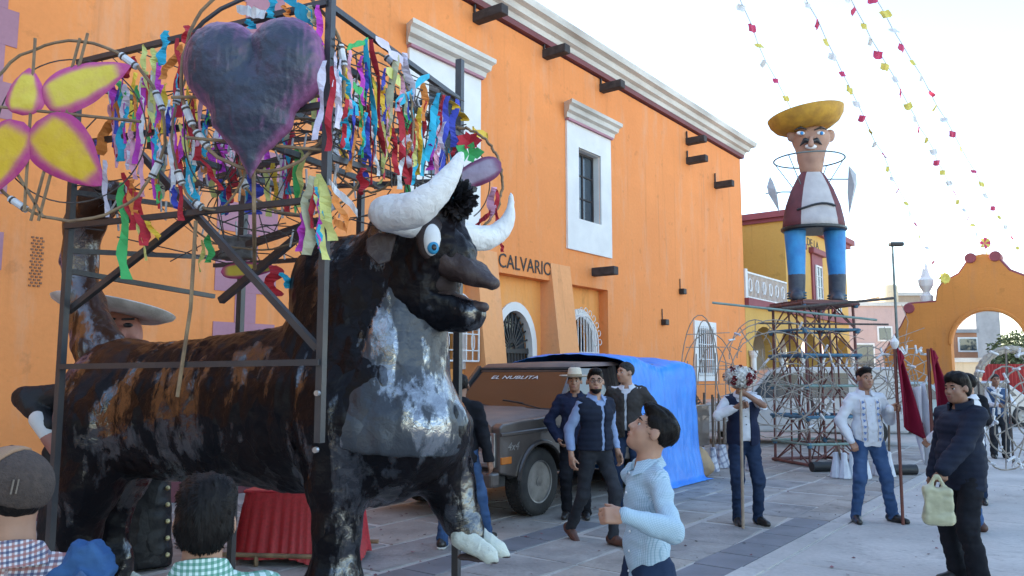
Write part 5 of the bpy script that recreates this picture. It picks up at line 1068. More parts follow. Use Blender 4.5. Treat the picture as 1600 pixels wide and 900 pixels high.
def archpts(cx, r, z0, n=12):
    a0 = math.asin(max(-1, min(1, (z0 - .385) / r))); return [(cx + r * math.cos(q), .385 + r * math.sin(q)) for q in np.linspace(a0, math.pi - a0, n)]
zs_ = .48
low = [(.80, zs_ + .08), (.80, 1.06), (.74, 1.10), (-.45, 1.17), (-3.3, 1.17), (-4.9, 1.15), (-4.9, zs_)] + archpts(-2.85, .46, zs_)[::-1] + archpts(0, .46, zs_)[::-1]
for s, nm in ((1, 'side_panel'), (-1, 'side_panel')):
    mb = MB(); mb.prism(low, XZ, s * .86, s * .985); mb.build(nm, m_tp, truck, bevel=.018)
quick('floor_pan', m_iron, truck, 'bb', -4.8, .5, -.855, .855, .46, .62)
# bonnet: raised centre, creased edges
rings = []
for x, z in ((.815, 1.03), (.80, 1.085), (.72, 1.115), (.2, 1.15), (-.45, 1.185), (-.52, 1.18)):
    rings.append([(x, y, z + h) for y, h in ((-.86, -.02), (-.80, .025), (-.4, .04), (-.36, .055), (.36, .055), (.4, .04), (.80, .025), (.86, -.02))] + [(x, .86, z - .1), (x, -.86, z - .1)])
MB().loft(rings).build('bonnet', m_hood, truck, smooth=35)
# crease line along the wing and flare round the wheel arch
quick('wing_crease', m_tp, truck, 'tube', [(.79, .985, .98), (.0, 1.0, 1.0), (-.6, 1.0, 1.0), (-1.6, .99, 1.0)], .022, 6)
quick('arch_flare', m_tp, truck, 'tube', [(.475 * math.cos(q), .995, .385 + .475 * math.sin(q)) for q in np.linspace(.15, math.pi - .15, 15)], .026, 6)
# front: grille frame, headlamps, bars, bumper
quick('front_panel', m_tp, truck, 'bb', .70, .795, -.955, .955, .60, 1.03)
for s in (1, -1):
    fr = quick('lamp_bezel', m_chr, truck, 'bb', .78, .835, s * .56, s * .93, .62, 1.0, bevel=.012)
    quick('headlamp', m_lens, fr, 'bb', .825, .848, s * .60, s * .89, .83, .97, bevel=.01); quick('parking_lamp', m_lens, fr, 'bb', .825, .846, s * .60, s * .89, .66, .79, bevel=.01)
    quick('side_marker', m_amber, truck, 'bb', .60, .79, s * .975, s * 1.0, .655, .735, bevel=.008)
gr = quick('grille', m_iron, truck, 'bb', .77, .81, -.55, .55, .64, 1.0)
for k in range(5): quick('grille_bar', m_chr, gr, 'bb', .805, .83, -.55, .55, .66 + k * .075, .685 + k * .075)
for k in range(7): quick('grille_upright', m_chr, gr, 'bb', .80, .822, -.48 + k * .16 - .008, -.48 + k * .16 + .008, .64, 1.0)
quick('bumper', m_tp, truck, 'bb', .80, .96, -.99, .99, .42, .58, bevel=.03); quick('apron', m_iron, truck, 'bb', .6, .8, -.9, .9, .40, .62)
quick('axle', m_iron, truck, 'tube', [(0, -.8, .36), (0, .8, .36)], .06, 8); quick('spring', m_iron, truck, 'bb', -.6, .6, .52, .58, .36, .42)
# cab: pillars, screen, roof, doors
WB, WT, RF = (-.50, 1.19), (-1.02, 1.72), 1.80
for s in (1, -1):
    quick('screen_pillar', m_tp, truck, 'bar', (WB[0], s * .90, WB[1]), (WT[0], s * .80, WT[1] + .03), .06, .07); quick('rear_pillar', m_tp, truck, 'bar', (-1.95, s * .93, 1.15), (-1.95, s * .82, 1.76), .09, .08)
    mb = MB(); mb.add([(-.62, s * .93, 1.17), (-1.95, s * .93, 1.17), (-1.95, s * .82, 1.73), (-1.08, s * .82, 1.73)], [(0, 1, 2, 3)]); mb.build('side_window', m_wsg, truck)
    quick('mirror', m_iron, truck, 'bb', -.80, -.68, s * 1.0, s * 1.16, 1.2, 1.36, bevel=.02)
mb = MB(); mb.add([(WB[0] + .01, -.88, WB[1]), (WB[0] + .01, .88, WB[1]), (WT[0] + .01, .78, WT[1]), (WT[0] + .01, -.78, WT[1])], [(0, 1, 2, 3)]); ws = mb.build('windscreen', m_wsg, truck)
ga = MB()
pts = [(WB[0] + .02, -.88, WB[1] + .01), (WB[0] + .02, .88, WB[1] + .01), (WT[0] + .02, .78, WT[1]), (WT[0] + .02, -.78, WT[1])]
ga.tube(pts, .03, 6, closed=True); ga.build('screen_gasket', m_rub, ws)
rr_ = []
for x, z, w_ in ((-.98, 1.72, .78), (-1.02, 1.76, .80), (-1.15, 1.80, .82), (-2.2, 1.83, .83), (-4.0, 1.80, .82), (-4.6, 1.72, .80)): rr_.append([(x, -w_, z - .05), (x, -w_ + .06, z), (x, 0, z + .02), (x, w_ - .06, z), (x, w_, z - .05), (x, 0, z - .05)])
MB().loft(rr_).build('roof', m_hood, truck, smooth=40)
quick('dashboard', m_iron, truck, 'bb', -.95, -.6, -.85, .85, 1.0, 1.16); quick('bench_seat', mat('seat_cloth', (.10, .08, .07)), truck, 'bb', -1.9, -1.7, -.8, .8, .7, 1.45, bevel=.05)
tdir = unit(np.array([WT[0] - WB[0], 0, WT[1] - WB[1]]))
for y0, y1 in ((-.62, -.12), (.12, .66)):
    a = np.array([WB[0] + .05, y1, WB[1] + .03]); b = a + tdir * .10 + np.array([.02, y0 - y1 + .1, 0]); c = a + tdir * .13 + np.array([.02, y0 - y1 - .12, 0]); w_ = quick('wiper', m_rub, truck, 'tube', [a, b], .008, 5); quick('wiper_blade', m_rub, w_, 'tube', [b + (b - c) * .6, c], .012, 5)
me = text_mesh('lettering', 'EL NUBLITA', .105, .001, shear=.2); Lq = Matrix(np.stack([(0, 1, 0), tdir, np.cross((0, 1, 0), tdir)], 1).tolist())
lt = link('lettering', me, m_white, ws); lt.location = Vector((WB[0] + .018, -.50, WB[1])) + Vector(tdir) * .56; lt.rotation_euler = Lq.to_euler(); lt.scale = (1.45, .8, 1)
me = text_mesh('emblem', '4x4', .13, .001, shear=.3); lt = link('emblem', me, m_rim, truck, loc=(.67, .9865, .80), rot=(R(90), 0, R(180))); lt.scale = (1.1, 1, 1)
# wheels
def wheel(x, y, s):
    w_ = quick('wheel', m_rub, truck, 'lathe', [(.25, -.12), (.33, -.135), (.37, -.12), (.388, -.095), (.392, 0), (.388, .095), (.37, .12), (.33, .135), (.25, .12)], 40, c=(x, y, .392), rot=rotm(R(90), 0, 0), cap=False, smooth=35)
    for k in range(40):
        a = 2 * math.pi * k / 40
    tr = MB()
    for k in range(44):
        a = 2 * math.pi * k / 44
        for o in (-.075, -.025, .025, .075): tr.box((x + .392 * math.cos(a + o), y + o * 1.0, .392 + .392 * math.sin(a + o)), (.012, .042, .034), rotm(0, -a - o, 0))
    tr.build('tread', m_rub, w_, kind='stuff')
    quick('rim', m_rim, w_, 'lathe', [(.255, .105), (.25, .12), (.235, .115), (.215, .06), (.17, .05), (.15, .075), (.09, .085), (.085, .06), (.06, .06), (.055, .11), (.0, .115)], 28, c=(x, y, .392), rot=rotm(R(-90 * s), 0, 0), smooth=30)
    for k in range(6): a = 2 * math.pi * k / 6; quick('lug_nut', m_chr, w_, 'lathe', [(0, 0), (.013, 0), (.013, .022), (0, .024)], 6, c=(x + .115 * math.cos(a), y + s * .08, .392 + .115 * math.sin(a)), rot=rotm(R(-90 * s), 0, 0))
wheel(0, .84, 1); wheel(0, -.84, -1); wheel(-2.85, .84, 1)
# tarpaulin draped over the back
m_tarp = mat('blue_tarpaulin', (.02, .25, .78), (.015, .20, .68), ns=3, rough=.42, bump=.25, bs=40, spec=.5)
nu, nv = 90, 70; V = np.zeros((nu, nv, 3))
prof = [(1.26, .015), (1.16, .03), (1.09, .5), (1.06, 1.1), (1.03, 1.70), (.98, 1.84), (.6, 1.90), (0, 1.95), (-.6, 1.9), (-1.0, 1.8), (-1.06, 1.0), (-1.1, .03)]
pl = np.array(prof); sl = np.r_[0, np.cumsum(np.linalg.norm(np.diff(pl, axis=0), axis=1))]
for i in range(nu):
    u = i / (nu - 1); x = -1.95 - u * 2.25
    for j in range(nv):
        v = sl[-1] * j / (nv - 1); y = np.interp(v, sl, pl[:, 0]); z = np.interp(v, sl, pl[:, 1])
        z *= 1 + (.02 * math.sin(u * 9) if z > 1.2 else 0); z -= (.06 * u if z > 1.5 else 0); xx = x - .35 * (1 - z / 1.9) * (1 - u) * 1.3
        V[i, j] = (xx, y, z)
Vf = V.reshape(-1, 3); nz_ = .03 * vnoise(Vf * np.array([1, 1, .8]), 2.2, 3) + .022 * np.abs(vnoise(Vf * np.array([1.6, 1, .5]), 4.5, 4)) + .016 * np.abs(vnoise(Vf * np.array([1.5, 1, .8]), 8, 5)) + .006 * vnoise(Vf, 16, 6) - .012 * (np.minimum(np.abs((Vf[:, 0] * 1.6) % 1 - .5), np.abs((Vf[:, 2] * 2.2 + .3) % 1 - .5)) > .47)
Vf = Vf + np.stack([nz_ * .3, nz_ * np.sign(Vf[:, 1]), nz_ * .6 * (Vf[:, 2] > .2)], 1); Vf[:, 2] = np.maximum(Vf[:, 2], .012)
F = [[i * nv + j, (i + 1) * nv + j, (i + 1) * nv + j + 1, i * nv + j + 1] for i in range(nu - 1) for j in range(nv - 1)]
# closing end flap at the back
k0 = len(Vf); flap = np.array([[Vf[(nu - 1) * nv + j][0] - .03 - .12 * (1 - t) ** 2, Vf[(nu - 1) * nv + j][1], Vf[(nu - 1) * nv + j][2] * t + .012 * (1 - t)] for t in np.linspace(1, 0, 14) for j in range(nv)])
flap[:, 0] += .05 * vnoise(flap, 4, 9); Vf = np.vstack([Vf, flap]); F += [[k0 + i * nv + j, k0 + (i + 1) * nv + j, k0 + (i + 1) * nv + j + 1, k0 + i * nv + j + 1] for i in range(13) for j in range(nv - 1)] + [[(nu - 1) * nv + j, k0 + j, k0 + j + 1, (nu - 1) * nv + j + 1] for j in range(nv - 1)]
tp = link('blue_tarpaulin', fmesh('tarpaulin', Vf, np.array(F)), m_tarp, None, 'big bright blue tarpaulin draped over the back of the truck', 'tarpaulin', loc=(TO[0], TO[1], 0), rot=(0, 0, math.atan2(TH[1], TH[0])))
sm = tp.modifiers.new('thick', 'SOLIDIFY'); sm.thickness = .004
# sack beside it
sk = P(1078, 735, 13.1); q = SDF(); q.ell((0, 0, .26), (.30, .24, .27), k=.08).ell((.12, 0, .16), (.26, .24, .17), k=.1).cone((-.1, 0, .45), (-.2, .02, .58), .12, .06, .08).cut((0, 0, .002), (0, 0, -1))
link('burlap_sack', q.mesh('sack', .02, folds(.02, 6, 4)), mat('burlap', (.42, .29, .17), (.32, .22, .13), ns=4, rough=.95, bump=.6, bs=120), None, 'tan burlap sack lying against the end of the blue tarpaulin', 'sack', loc=(sk[0], 13.1, 0))
# ================================================================== PAPER DECORATION ON THE FRAME
def tint_mat(name, c1, c2, rough=.6, bump=.5, ns=20):
    """two painted colours blended by the painted 'tint' value on the mesh (rim to middle)"""
    m = mat(name, c1, c2, ns=ns, rough=rough, bump=bump, bs=26, bd=.01); t = m.node_tree; mx = [n for n in t.nodes if n.type == 'MIX'][0]; a = t.nodes.new('ShaderNodeAttribute'); a.attribute_name = 'tint'
    nz = [n for n in t.nodes if n.type == 'TEX_NOISE'][0]; ad = t.nodes.new('ShaderNodeMath'); ad.operation = 'MULTIPLY_ADD'; ad.inputs[1].default_value = .5; ad.inputs[2].default_value = -.25; t.links.new(nz.outputs[0], ad.inputs[0])
    s_ = t.nodes.new('ShaderNodeMath'); s_.operation = 'ADD'; s_.use_clamp = True; t.links.new(ad.outputs[0], s_.inputs[0]); t.links.new(a.outputs['Fac'], s_.inputs[1]); t.links.new(s_.outputs[0], mx.inputs[0]); return m
def set_tint(me, vals): a = me.attributes.new('tint', 'FLOAT', 'POINT'); a.data.foreach_set('value', np.asarray(vals, np.float32))
# heart
hY = 4.30; hcn = P(396, 140, hY); kx = hY / FPX
def hp_(px, py, y=0): return ((px - 396) * kx, y, (140 - py) * kx)
q = SDF(); th_ = .13
for a, b, ra, rb in (((348, 92), (392, 215), 62, 26), ((448, 84), (400, 215), 62, 26), ((370, 190), (396, 255), 38, 10), ((424, 190), (396, 255), 38, 10), ((396, 235), (396, 284), 18, 2), ((345, 112), (396, 180), 58, 46), ((452, 108), (396, 180), 58, 46), ((396, 150), (396, 200), 50, 30)):
    q.cone(hp_(*a), hp_(*b), ra * kx, rb * kx, .03, ax=(0, 1, 0), fl=.75)
hm = q.mesh('heart', .012, lambda p: .006 * vnoise(p, 12, 2) + .007 * np.abs(vnoise(p * np.array([2, 1, .6]), 20, 3)) + .004 * np.abs(vnoise(p, 36, 4)))
nr_ = np.zeros(len(hm.vertices) * 3); hm.vertices.foreach_get('normal', nr_); nr_ = nr_.reshape(-1, 3); co = np.zeros(len(hm.vertices) * 3); hm.vertices.foreach_get('co', co); co = co.reshape(-1, 3)
set_tint(hm, np.clip(1.75 - 2.0 * np.abs(nr_[:, 1]) + .5 * np.clip(co[:, 2] - .12, 0, 1), 0, 1))
link('paper_heart', hm, tint_mat('slate_heart_paper', (.032, .040, .066), (.30, .11, .24), .42, .9, 9), None, 'large dark slate paper heart with purple edges hung on the frame', 'heart', loc=hcn)
quick('heart_stick', m_cane, None, 'tube', [P(396, 262, 4.33), P(397, 330, 4.36), P(398, 420, 4.9)], .012, 6, label='short cane stick below the paper heart', cat='stick')
# leaf shaped petals
m_pet = tint_mat('yellow_petal_paper', (.76, .58, .07), (.55, .07, .25), .6, .5, 14); m_pet2 = tint_mat('ochre_petal_paper', (.70, .44, .02), (.46, .04, .19), .6, .5, 14); m_petp = tint_mat('lilac_petal_paper', (.34, .28, .36), (.17, .03, .10), .6, .5, 14)
def petal(pb, pt, wpx, Y, m, label, group=None, dome=.028, asym=1.):
    a, b = np.array(P(*pb, Y)), np.array(P(*pt, Y)); ln = np.linalg.norm(b - a); u = (b - a) / ln; v = np.cross(u, (0, -1., 0)); v = unit(v); W_ = wpx * Y / FPX / 2; nt_, ns_ = 26, 15; V = []; T_ = []; F = []
    for side in (-1, 1):
        for i in range(nt_):
            t = i / (nt_ - 1); w_ = W_ * (math.sin(math.pi * min(1, t ** .62)) ** .72) if 0 < t < 1 else .002
            for j in range(ns_):
                s = -1 + 2 * j / (ns_ - 1); hgt = dome * math.sqrt(max(0, (1 - s * s))) * (w_ / W_); y = side * hgt
                V.append(a + u * t * ln + v * s * w_ * (asym if s > 0 else 1) + np.array([0, y, 0])); T_.append(np.clip((max(abs(s), abs(2 * t - .95) ** 1.4) - .55) / .22, 0, 1))
    for side in range(2):
        o = side * nt_ * ns_
        for i in range(nt_ - 1):
            for j in range(ns_ - 1): k = o + i * ns_ + j; F.append([k, k + 1, k + ns_ + 1, k + ns_] if side == 0 else [k, k + ns_, k + ns_ + 1, k + 1])
    V = np.array(V); V = V + np.array([0, 1, 0]) * (.006 * vnoise(V, 16, 3) + .006 * np.abs(vnoise(V * np.array([1.5, 1, .7]), 34, 4)))[:, None]; c = V.mean(0); me = fmesh('petal', V - c, np.array(F)); set_tint(me, T_)
    return link('paper_petal', me, m, None, label, 'petal', group, loc=c)
GP = 'petals of the paper flower on the hoop'
petal((66, 158), (204, 102), 76, 4.72, m_pet, 'long yellow petal with pink edge pointing at the ribbons', GP)
petal((34, 180), (46, 106), 62, 4.72, m_pet, 'short yellow pink edged petal with squared top', GP, asym=1.1)
petal((56, 190), (158, 290), 98, 4.70, m_pet2, 'broad ochre yellow petal with pink edge hanging over the frame post', GP)
petal((36, 190), (-40, 318), 84, 4.70, m_pet2, 'ochre petal with deep pink edge at the far rim of the hoop', GP)
petal((783, 254), (690, 296), 42, 5.5, m_petp, 'lilac paper petal with dark edge beyond the bull horn', None)
petal((345, 425), (436, 418), 26, 6.0, m_pet, 'small yellow paper leaf in the wiring behind the bull neck', None)
# cane hoops
def hoop(cx, cy, rx, ry, Y, r, label, a0=0, a1=360, tilt=0., sticks=(), tubes=(), m=m_cane, wires=()):
    o = empty('cane_hoop', P(cx, cy, Y), 0, label, 'hoop'); base = np.array(P(cx, cy, Y))
    pt = lambda q, f=1.: np.array(P(cx + rx * f * math.cos(q), cy - ry * f * math.sin(q), Y + tilt * math.cos(q))) - base
    n = 48; qs = np.radians(np.linspace(a0, a1, n)); cl = abs(a1 - a0) >= 360
    quick('hoop', m, o, 'tube', [pt(q) + rng.normal(size=3) * .004 for q in (qs[:-1] if cl else qs)], r, 6, closed=cl)
    for (x0, y0), (x1, y1) in sticks: quick('stick', m_cane, o, 'tube', [np.array(P(x0, y0, Y - .02)) - base, np.array(P(x1, y1, Y - .02)) - base], .010, 6)
    for d in tubes:
        q = math.radians(d); a, b = pt(q - .11), pt(q + .11); t_ = quick('fuse_tube', m_tube, o, 'tube', [a, b], .022, 8)
        for f in (.15, .85): p = a + (b - a) * f; e = unit(b - a) * .006; quick('binding', m_wire, t_, 'tube', [p - e, p + e], .0245, 8)
    for f in wires: quick('inner_wire', m_wire, o, 'tube', [pt(q, f) for q in qs[:-1]], .0045, 5, closed=cl)
    return o
hoop(112, 205, 146, 140, 4.74, .010, 'cane hoop behind the yellow and pink paper flower', sticks=[((48, 345), (125, 60)), ((60, 345), (137, 52)), ((-20, 165), (220, 190)), ((20, 260), (68, 340)), ((38, 330), (55, 60))], tubes=(52, 335, 235, 20), wires=(.8,))
hoop(410, 118, 128, 150, 4.36, .011, 'tall cane hoop round the dark paper heart', sticks=[((268, 152), (525, 150)), ((292, 215), (520, 236))], tubes=(205, 222, 12, 330, 100), wires=())
hoop(330, 210, 60, 118, 4.6, .008, 'narrow cane hoop hung with ribbons left of the heart', tubes=(215, 250, 150), wires=(.7,))
hoop(470, 260, 95, 75, 4.7, .008, 'low cane hoop strung between the frame rails under the heart', tubes=(300, 200), wires=(.75,))
hoop(575, 190, 70, 110, 5.0, .008, 'cane hoop on the frame end above the bull neck', tubes=(120, 60), wires=(.7,))
hoop(715, 285, 70, 85, 5.6, .011, 'bent cane hoop behind the white horns', -60, 95, tubes=(), wires=(.72,))
hoop(400, 330, 110, 60, 5.6, .007, 'wire hoop with short white fuses over the bull back', tubes=(30, 80, 130, 170), wires=(.7,))
quick('top_arch', m_steel, None, 'tube', [P(x, y, 4.4) for x, y in ((302, 52), (318, 34), (345, 14), (380, -2), (430, -20))], .014, 6, label='bent black bar arching over the paper heart', cat='bar')
# tangle of twine wrapped wires in the top of the frame
tw = MB()
for k in range(150):
    x0, l0, z0 = rng.uniform(-2.1, .05), rng.uniform(-.75, .75), rng.uniform(2.55, 3.75); d = unit(rng.normal(size=3) * np.array([1, .8, .5])) * rng.uniform(.3, .9); a = np.array([x0, l0, z0]); b = a + d
    b = np.clip(b, (-2.1, -.79, 2.5), (.05, .79, 3.85)); m_ = (a + b) / 2 + rng.normal(size=3) * .05; tw.tube([BW(*a), BW(*m_), BW(*b)], .0045, 4)
tag(tw.build('twine_wiring', m_wire), 'tangle of thin dark twine bound wires filling the top of the frame', 'wires', kind='stuff')
tw = MB()
for k in range(110):
    a = np.array([rng.uniform(-2.1, .05), rng.uniform(-.79, .75), rng.uniform(2.6, 3.75)]); tw.tube([BW(*a), BW(*(a + np.array([rng.normal() * .02, 0, -rng.uniform(.06, .13)])))], .007, 5)
tag(tw.build('white_fuses', m_tube), 'scattered short white paper fuses tied on the wires in the frame', 'fuses', kind='stuff')
tw = MB()
for i in range(15):
    for j in range(2):
        if j == 0: pts = [Bx(528 + i * 13, 95 + i * 8.5 - 30 + t * 170, .02) for t in np.linspace(0, 1, 6)]
        else: pts = [Bx(520 + t * 205, 60 + i * 14 + t * 100, .03) for t in np.linspace(0, 1, 6)]
        if i < 13: tw.tube([BW(*(p + rng.normal(size=3) * .012)) for p in pts], .005, 4)
tag(tw.build('wire_lattice', m_wire), 'wire lattice closing the end of the frame above the bull head', 'wires', kind='stuff')
# paper streamers
RC = dict(red=(.46, .02, .035), turquoise=(.02, .40, .58), lime=(.62, .62, .20), yellow=(.74, .46, .04), lilac=(.66, .60, .70), magenta=(.52, .05, .44), green=(.06, .42, .12), orange=(.74, .24, .05), blue=(.05, .07, .42), khaki=(.44, .42, .27), white=(.74, .74, .76), pink=(.70, .34, .44))
RC = {k: tuple(min(.8, x * 1.12) for x in c) for k, c in RC.items()}
RM = {k: mat('crepe_' + k, c, tuple(x * .8 for x in c), ns=12, rough=.75, bump=.5, bs=60, bd=.006) for k, c in RC.items()}
def streamer(px, y0, y1, col, wpx, plane, dx=0., knot=True):
    f = {'n': lambda a, b: BW(*Bl(a, b, NEAR - .045)), 'r': lambda a, b: BW(*Bx(a, b, RX + .05)), 'm': lambda a, b: BW(*Bl(a, b, -.2)), 'f': lambda a, b: BW(*Bl(a, b, .5))}[plane]
    n = 13; w_ = wpx * .88; y1 = y1 + (y1 - y0) * .12; V = []; F = []; ph, fr, am = rng.uniform(0, 6), rng.uniform(1.5, 3.5), rng.uniform(.1, .3); tw0, tw1 = rng.uniform(-.3, .3), rng.uniform(-1.0, 1.0)
    for i in range(n):
        t = i / (n - 1); cx = px + dx * t + wpx * am * math.sin(ph + t * fr * 4); c = np.array(f(cx, y0 + (y1 - y0) * t)); a = tw0 + tw1 * t + .45 * math.sin(ph * 2 + t * 9)
        sc = np.linalg.norm(c - _O) / FPX * w_ / 2 * (.55 + .45 * min(1, t * 5)) * (1 + .12 * math.sin(t * 23 + ph)); rv = np.array([math.cos(a), math.sin(a), (-.0 if abs(dx) < 12 else .5 * np.sign(dx) * 0)])
        if abs(dx) > abs(y1 - y0) * .8: rv = np.array([0, math.sin(a) * .6, 1.])
        V += [c - rv * sc, c + rv * sc + np.array([0, .012 * math.sin(t * 17 + ph), 0])]
    V = np.array(V); c0 = V[0].copy()
    F = [[2 * i, 2 * i + 1, 2 * i + 3, 2 * i + 2] for i in range(n - 1)]
    me = _fast('paper_streamer', V - c0, np.array(F)); me.shade_flat(); o = link('paper_streamer', me, RM[col], None, loc=c0); sm = o.modifiers.new('thick', 'SOLIDIFY'); sm.thickness = .0012
    where = {'n': 'on the open frame side', 'r': 'at the frame end over the bull', 'm': 'inside the frame', 'f': 'on the far side of the frame'}[plane]
    ln_ = abs(y1 - y0); size = ('slanting' if abs(dx) > ln_ * .6 else 'short' if ln_ < 50 else 'long' if ln_ > 88 else 'middling') + ' ' + ('narrow' if wpx < 10 else 'broad' if wpx > 14 else 'folded')
    return tag(o, f'{size} {col} crepe streamer hanging {where}', 'streamer', f'{size} {col} streamers {where}')
L_ = [(262, 48, 96, 'turquoise', 15, 'n', -12), (292, 40, 78, 'red', 18, 'n', 8), (280, 60, 170, 'red', 11, 'n', -2), (285, 70, 118, 'orange', 13, 'n', -34), (240, 76, 112, 'lime', 12, 'n', 3), (224, 70, 130, 'lime', 9, 'n', 2), (246, 98, 150, 'magenta', 9, 'n', 4), (230, 112, 192, 'lime', 12, 'n', 12), (197, 132, 185, 'lilac', 12, 'n', -3), (176, 130, 170, 'magenta', 11, 'n', 3), (195, 142, 240, 'turquoise', 14, 'n', -8), (226, 122, 242, 'magenta', 12, 'n', -12), (190, 158, 232, 'orange', 17, 'n', -40), (148, 218, 276, 'blue', 13, 'n', 8), (243, 205, 252, 'turquoise', 12, 'n', 6), (300, 170, 242, 'red', 15, 'n', 8), (318, 192, 240, 'turquoise', 12, 'n', 4), (268, 212, 290, 'white', 9, 'n', 2), (278, 228, 332, 'red', 12, 'n', 6), (293, 248, 310, 'turquoise', 20, 'n', 10), (281, 192, 275, 'lime', 11, 'n', 24), (246, 258, 312, 'green', 8, 'n', 2), (270, 288, 322, 'blue', 10, 'n', 4), (192, 285, 420, 'green', 15, 'n', 2), (196, 270, 350, 'red', 14, 'n', 12), (204, 280, 330, 'orange', 14, 'n', 6), (212, 300, 375, 'red', 16, 'n', 16), (216, 342, 400, 'lime', 9, 'n', 12), (228, 345, 372, 'yellow', 12, 'n', 22), (168, 100, 150, 'green', 12, 'n', 30), (205, 205, 250, 'pink', 10, 'n', -6), (316, 248, 292, 'red', 9, 'n', 30), (212, 88, 118, 'red', 11, 'n', -20), (162, 250, 330, 'lilac', 8, 'n', 5), (258, 130, 200, 'yellow', 9, 'n', -4),
      (484, 275, 385, 'khaki', 20, 'n', -4), (494, 278, 392, 'lime', 12, 'n', 14), (500, 272, 365, 'lime', 20, 'n', 18), (492, 290, 350, 'red', 11, 'n', -6), (476, 330, 386, 'magenta', 14, 'n', -6), (500, 310, 380, 'magenta', 9, 'n', 0), (512, 282, 328, 'white', 14, 'n', 48), (515, 290, 350, 'orange', 13, 'n', 30), (520, 338, 362, 'orange', 14, 'n', 24), (496, 292, 384, 'turquoise', 12, 'n', 8),
      (455, 205, 322, 'red', 11, 'm', -8), (463, 230, 322, 'green', 11, 'm', 0), (428, 255, 325, 'yellow', 13, 'm', 4), (448, 195, 292, 'turquoise', 10, 'm', 0), (360, 262, 312, 'red', 10, 'm', 0), (350, 285, 330, 'turquoise', 12, 'm', 0), (345, 280, 330, 'blue', 14, 'm', 10), (326, 360, 405, 'green', 12, 'm', 2), (318, 375, 420, 'lime', 8, 'm', -6), (428, 415, 458, 'red', 26, 'm', -4), (442, 426, 448, 'turquoise', 14, 'm', 12), (440, 240, 330, 'white', 9, 'm', 0), (415, 262, 330, 'lime', 9, 'm', 6), (375, 250, 300, 'orange', 9, 'm', 6), (395, 285, 330, 'blue', 26, 'm', 0), (330, 230, 300, 'lime', 10, 'm', 4), (315, 240, 300, 'lilac', 9, 'm', 0),
      (508, 95, 205, 'lilac', 14, 'r', -14), (521, 104, 222, 'red', 11, 'r', -10), (527, 108, 190, 'lilac', 12, 'r', 0), (530, 110, 172, 'turquoise', 17, 'r', 26), (540, 178, 228, 'turquoise', 15, 'r', 0), (574, 62, 232, 'turquoise', 12, 'r', 12), (583, 62, 256, 'red', 13, 'r', 18), (540, 76, 64, 'green', 11, 'r', 36), (545, 128, 150, 'green', 14, 'r', 30), (618, 84, 195, 'khaki', 15, 'r', -14), (590, 60, 95, 'lilac', 16, 'r', 40), (630, 82, 158, 'lilac', 14, 'r', 18), (668, 118, 158, 'turquoise', 15, 'r', -46), (622, 160, 275, 'red', 12, 'r', 14), (646, 185, 275, 'red', 12, 'r', -8), (655, 168, 262, 'yellow', 13, 'r', -2), (664, 130, 182, 'orange', 13, 'r', -4), (684, 145, 240, 'turquoise', 13, 'r', -16), (692, 148, 215, 'red', 10, 'r', -10), (699, 150, 262, 'blue', 15, 'r', -14), (712, 155, 222, 'blue', 13, 'r', -6), (704, 158, 186, 'yellow', 14, 'r', 24), (734, 200, 216, 'yellow', 14, 'r', 32), (606, 110, 130, 'lime', 20, 'r', 22), (630, 120, 168, 'pink', 9, 'r', -8), (600, 190, 262, 'lime', 9, 'r', 0), (555, 200, 262, 'orange', 10, 'r', -10), (690, 190, 255, 'lilac', 16, 'r', -4), (672, 225, 262, 'magenta', 14, 'r', 0), (640, 210, 262, 'lilac', 12, 'r', 0), (570, 175, 235, 'turquoise', 9, 'r', -6), (650, 250, 285, 'turquoise', 10, 'r', -8), (564, 262, 300, 'red', 16, 'r', 4), (598, 130, 180, 'yellow', 9, 'r', 2), (615, 200, 265, 'red', 10, 'r', 4), (708, 230, 262, 'red', 9, 'r', 4),
      (428, -6, 24, 'turquoise', 13, 'n', -6), (445, -10, 28, 'turquoise', 24, 'n', 40), (372, 14, 22, 'white', 18, 'n', 40), (484, 8, 34, 'khaki', 14, 'n', 6), (497, 8, 62, 'magenta', 11, 'n', 4), (388, 30, 44, 'turquoise', 14, 'n', 8), (445, 8, 24, 'orange', 10, 'n', 6),
      (770, 292, 340, 'pink', 16, 'f', -4), (776, 296, 345, 'red', 8, 'f', 0), (768, 330, 352, 'red', 10, 'f', -26), (770, 375, 388, 'red', 6, 'f', -8), (782, 378, 392, 'red', 6, 'f', 4)]
for a in L_: streamer(*a)
for k in range(46):
    pl_ = random.choice('mmff'); streamer(random.uniform(200, 500) if pl_ == 'm' else random.uniform(340, 640), *(lambda y: (y, y + random.uniform(35, 90)))(random.uniform(110, 250)), random.choice(list(RC)), random.uniform(7, 13), pl_, random.uniform(-8, 8))
for k in range(70):
    if k % 2: xx = random.uniform(165, 330); yy = random.uniform(95, 250); pl_ = 'n'
    else: xx = random.uniform(525, 715); yy = 60 + (xx - 525) * .55 + random.uniform(0, 110); pl_ = 'r'
    streamer(xx, yy, yy + random.uniform(40, 95), random.choice(list(RC)), random.uniform(5, 9), pl_, random.uniform(-10, 10))
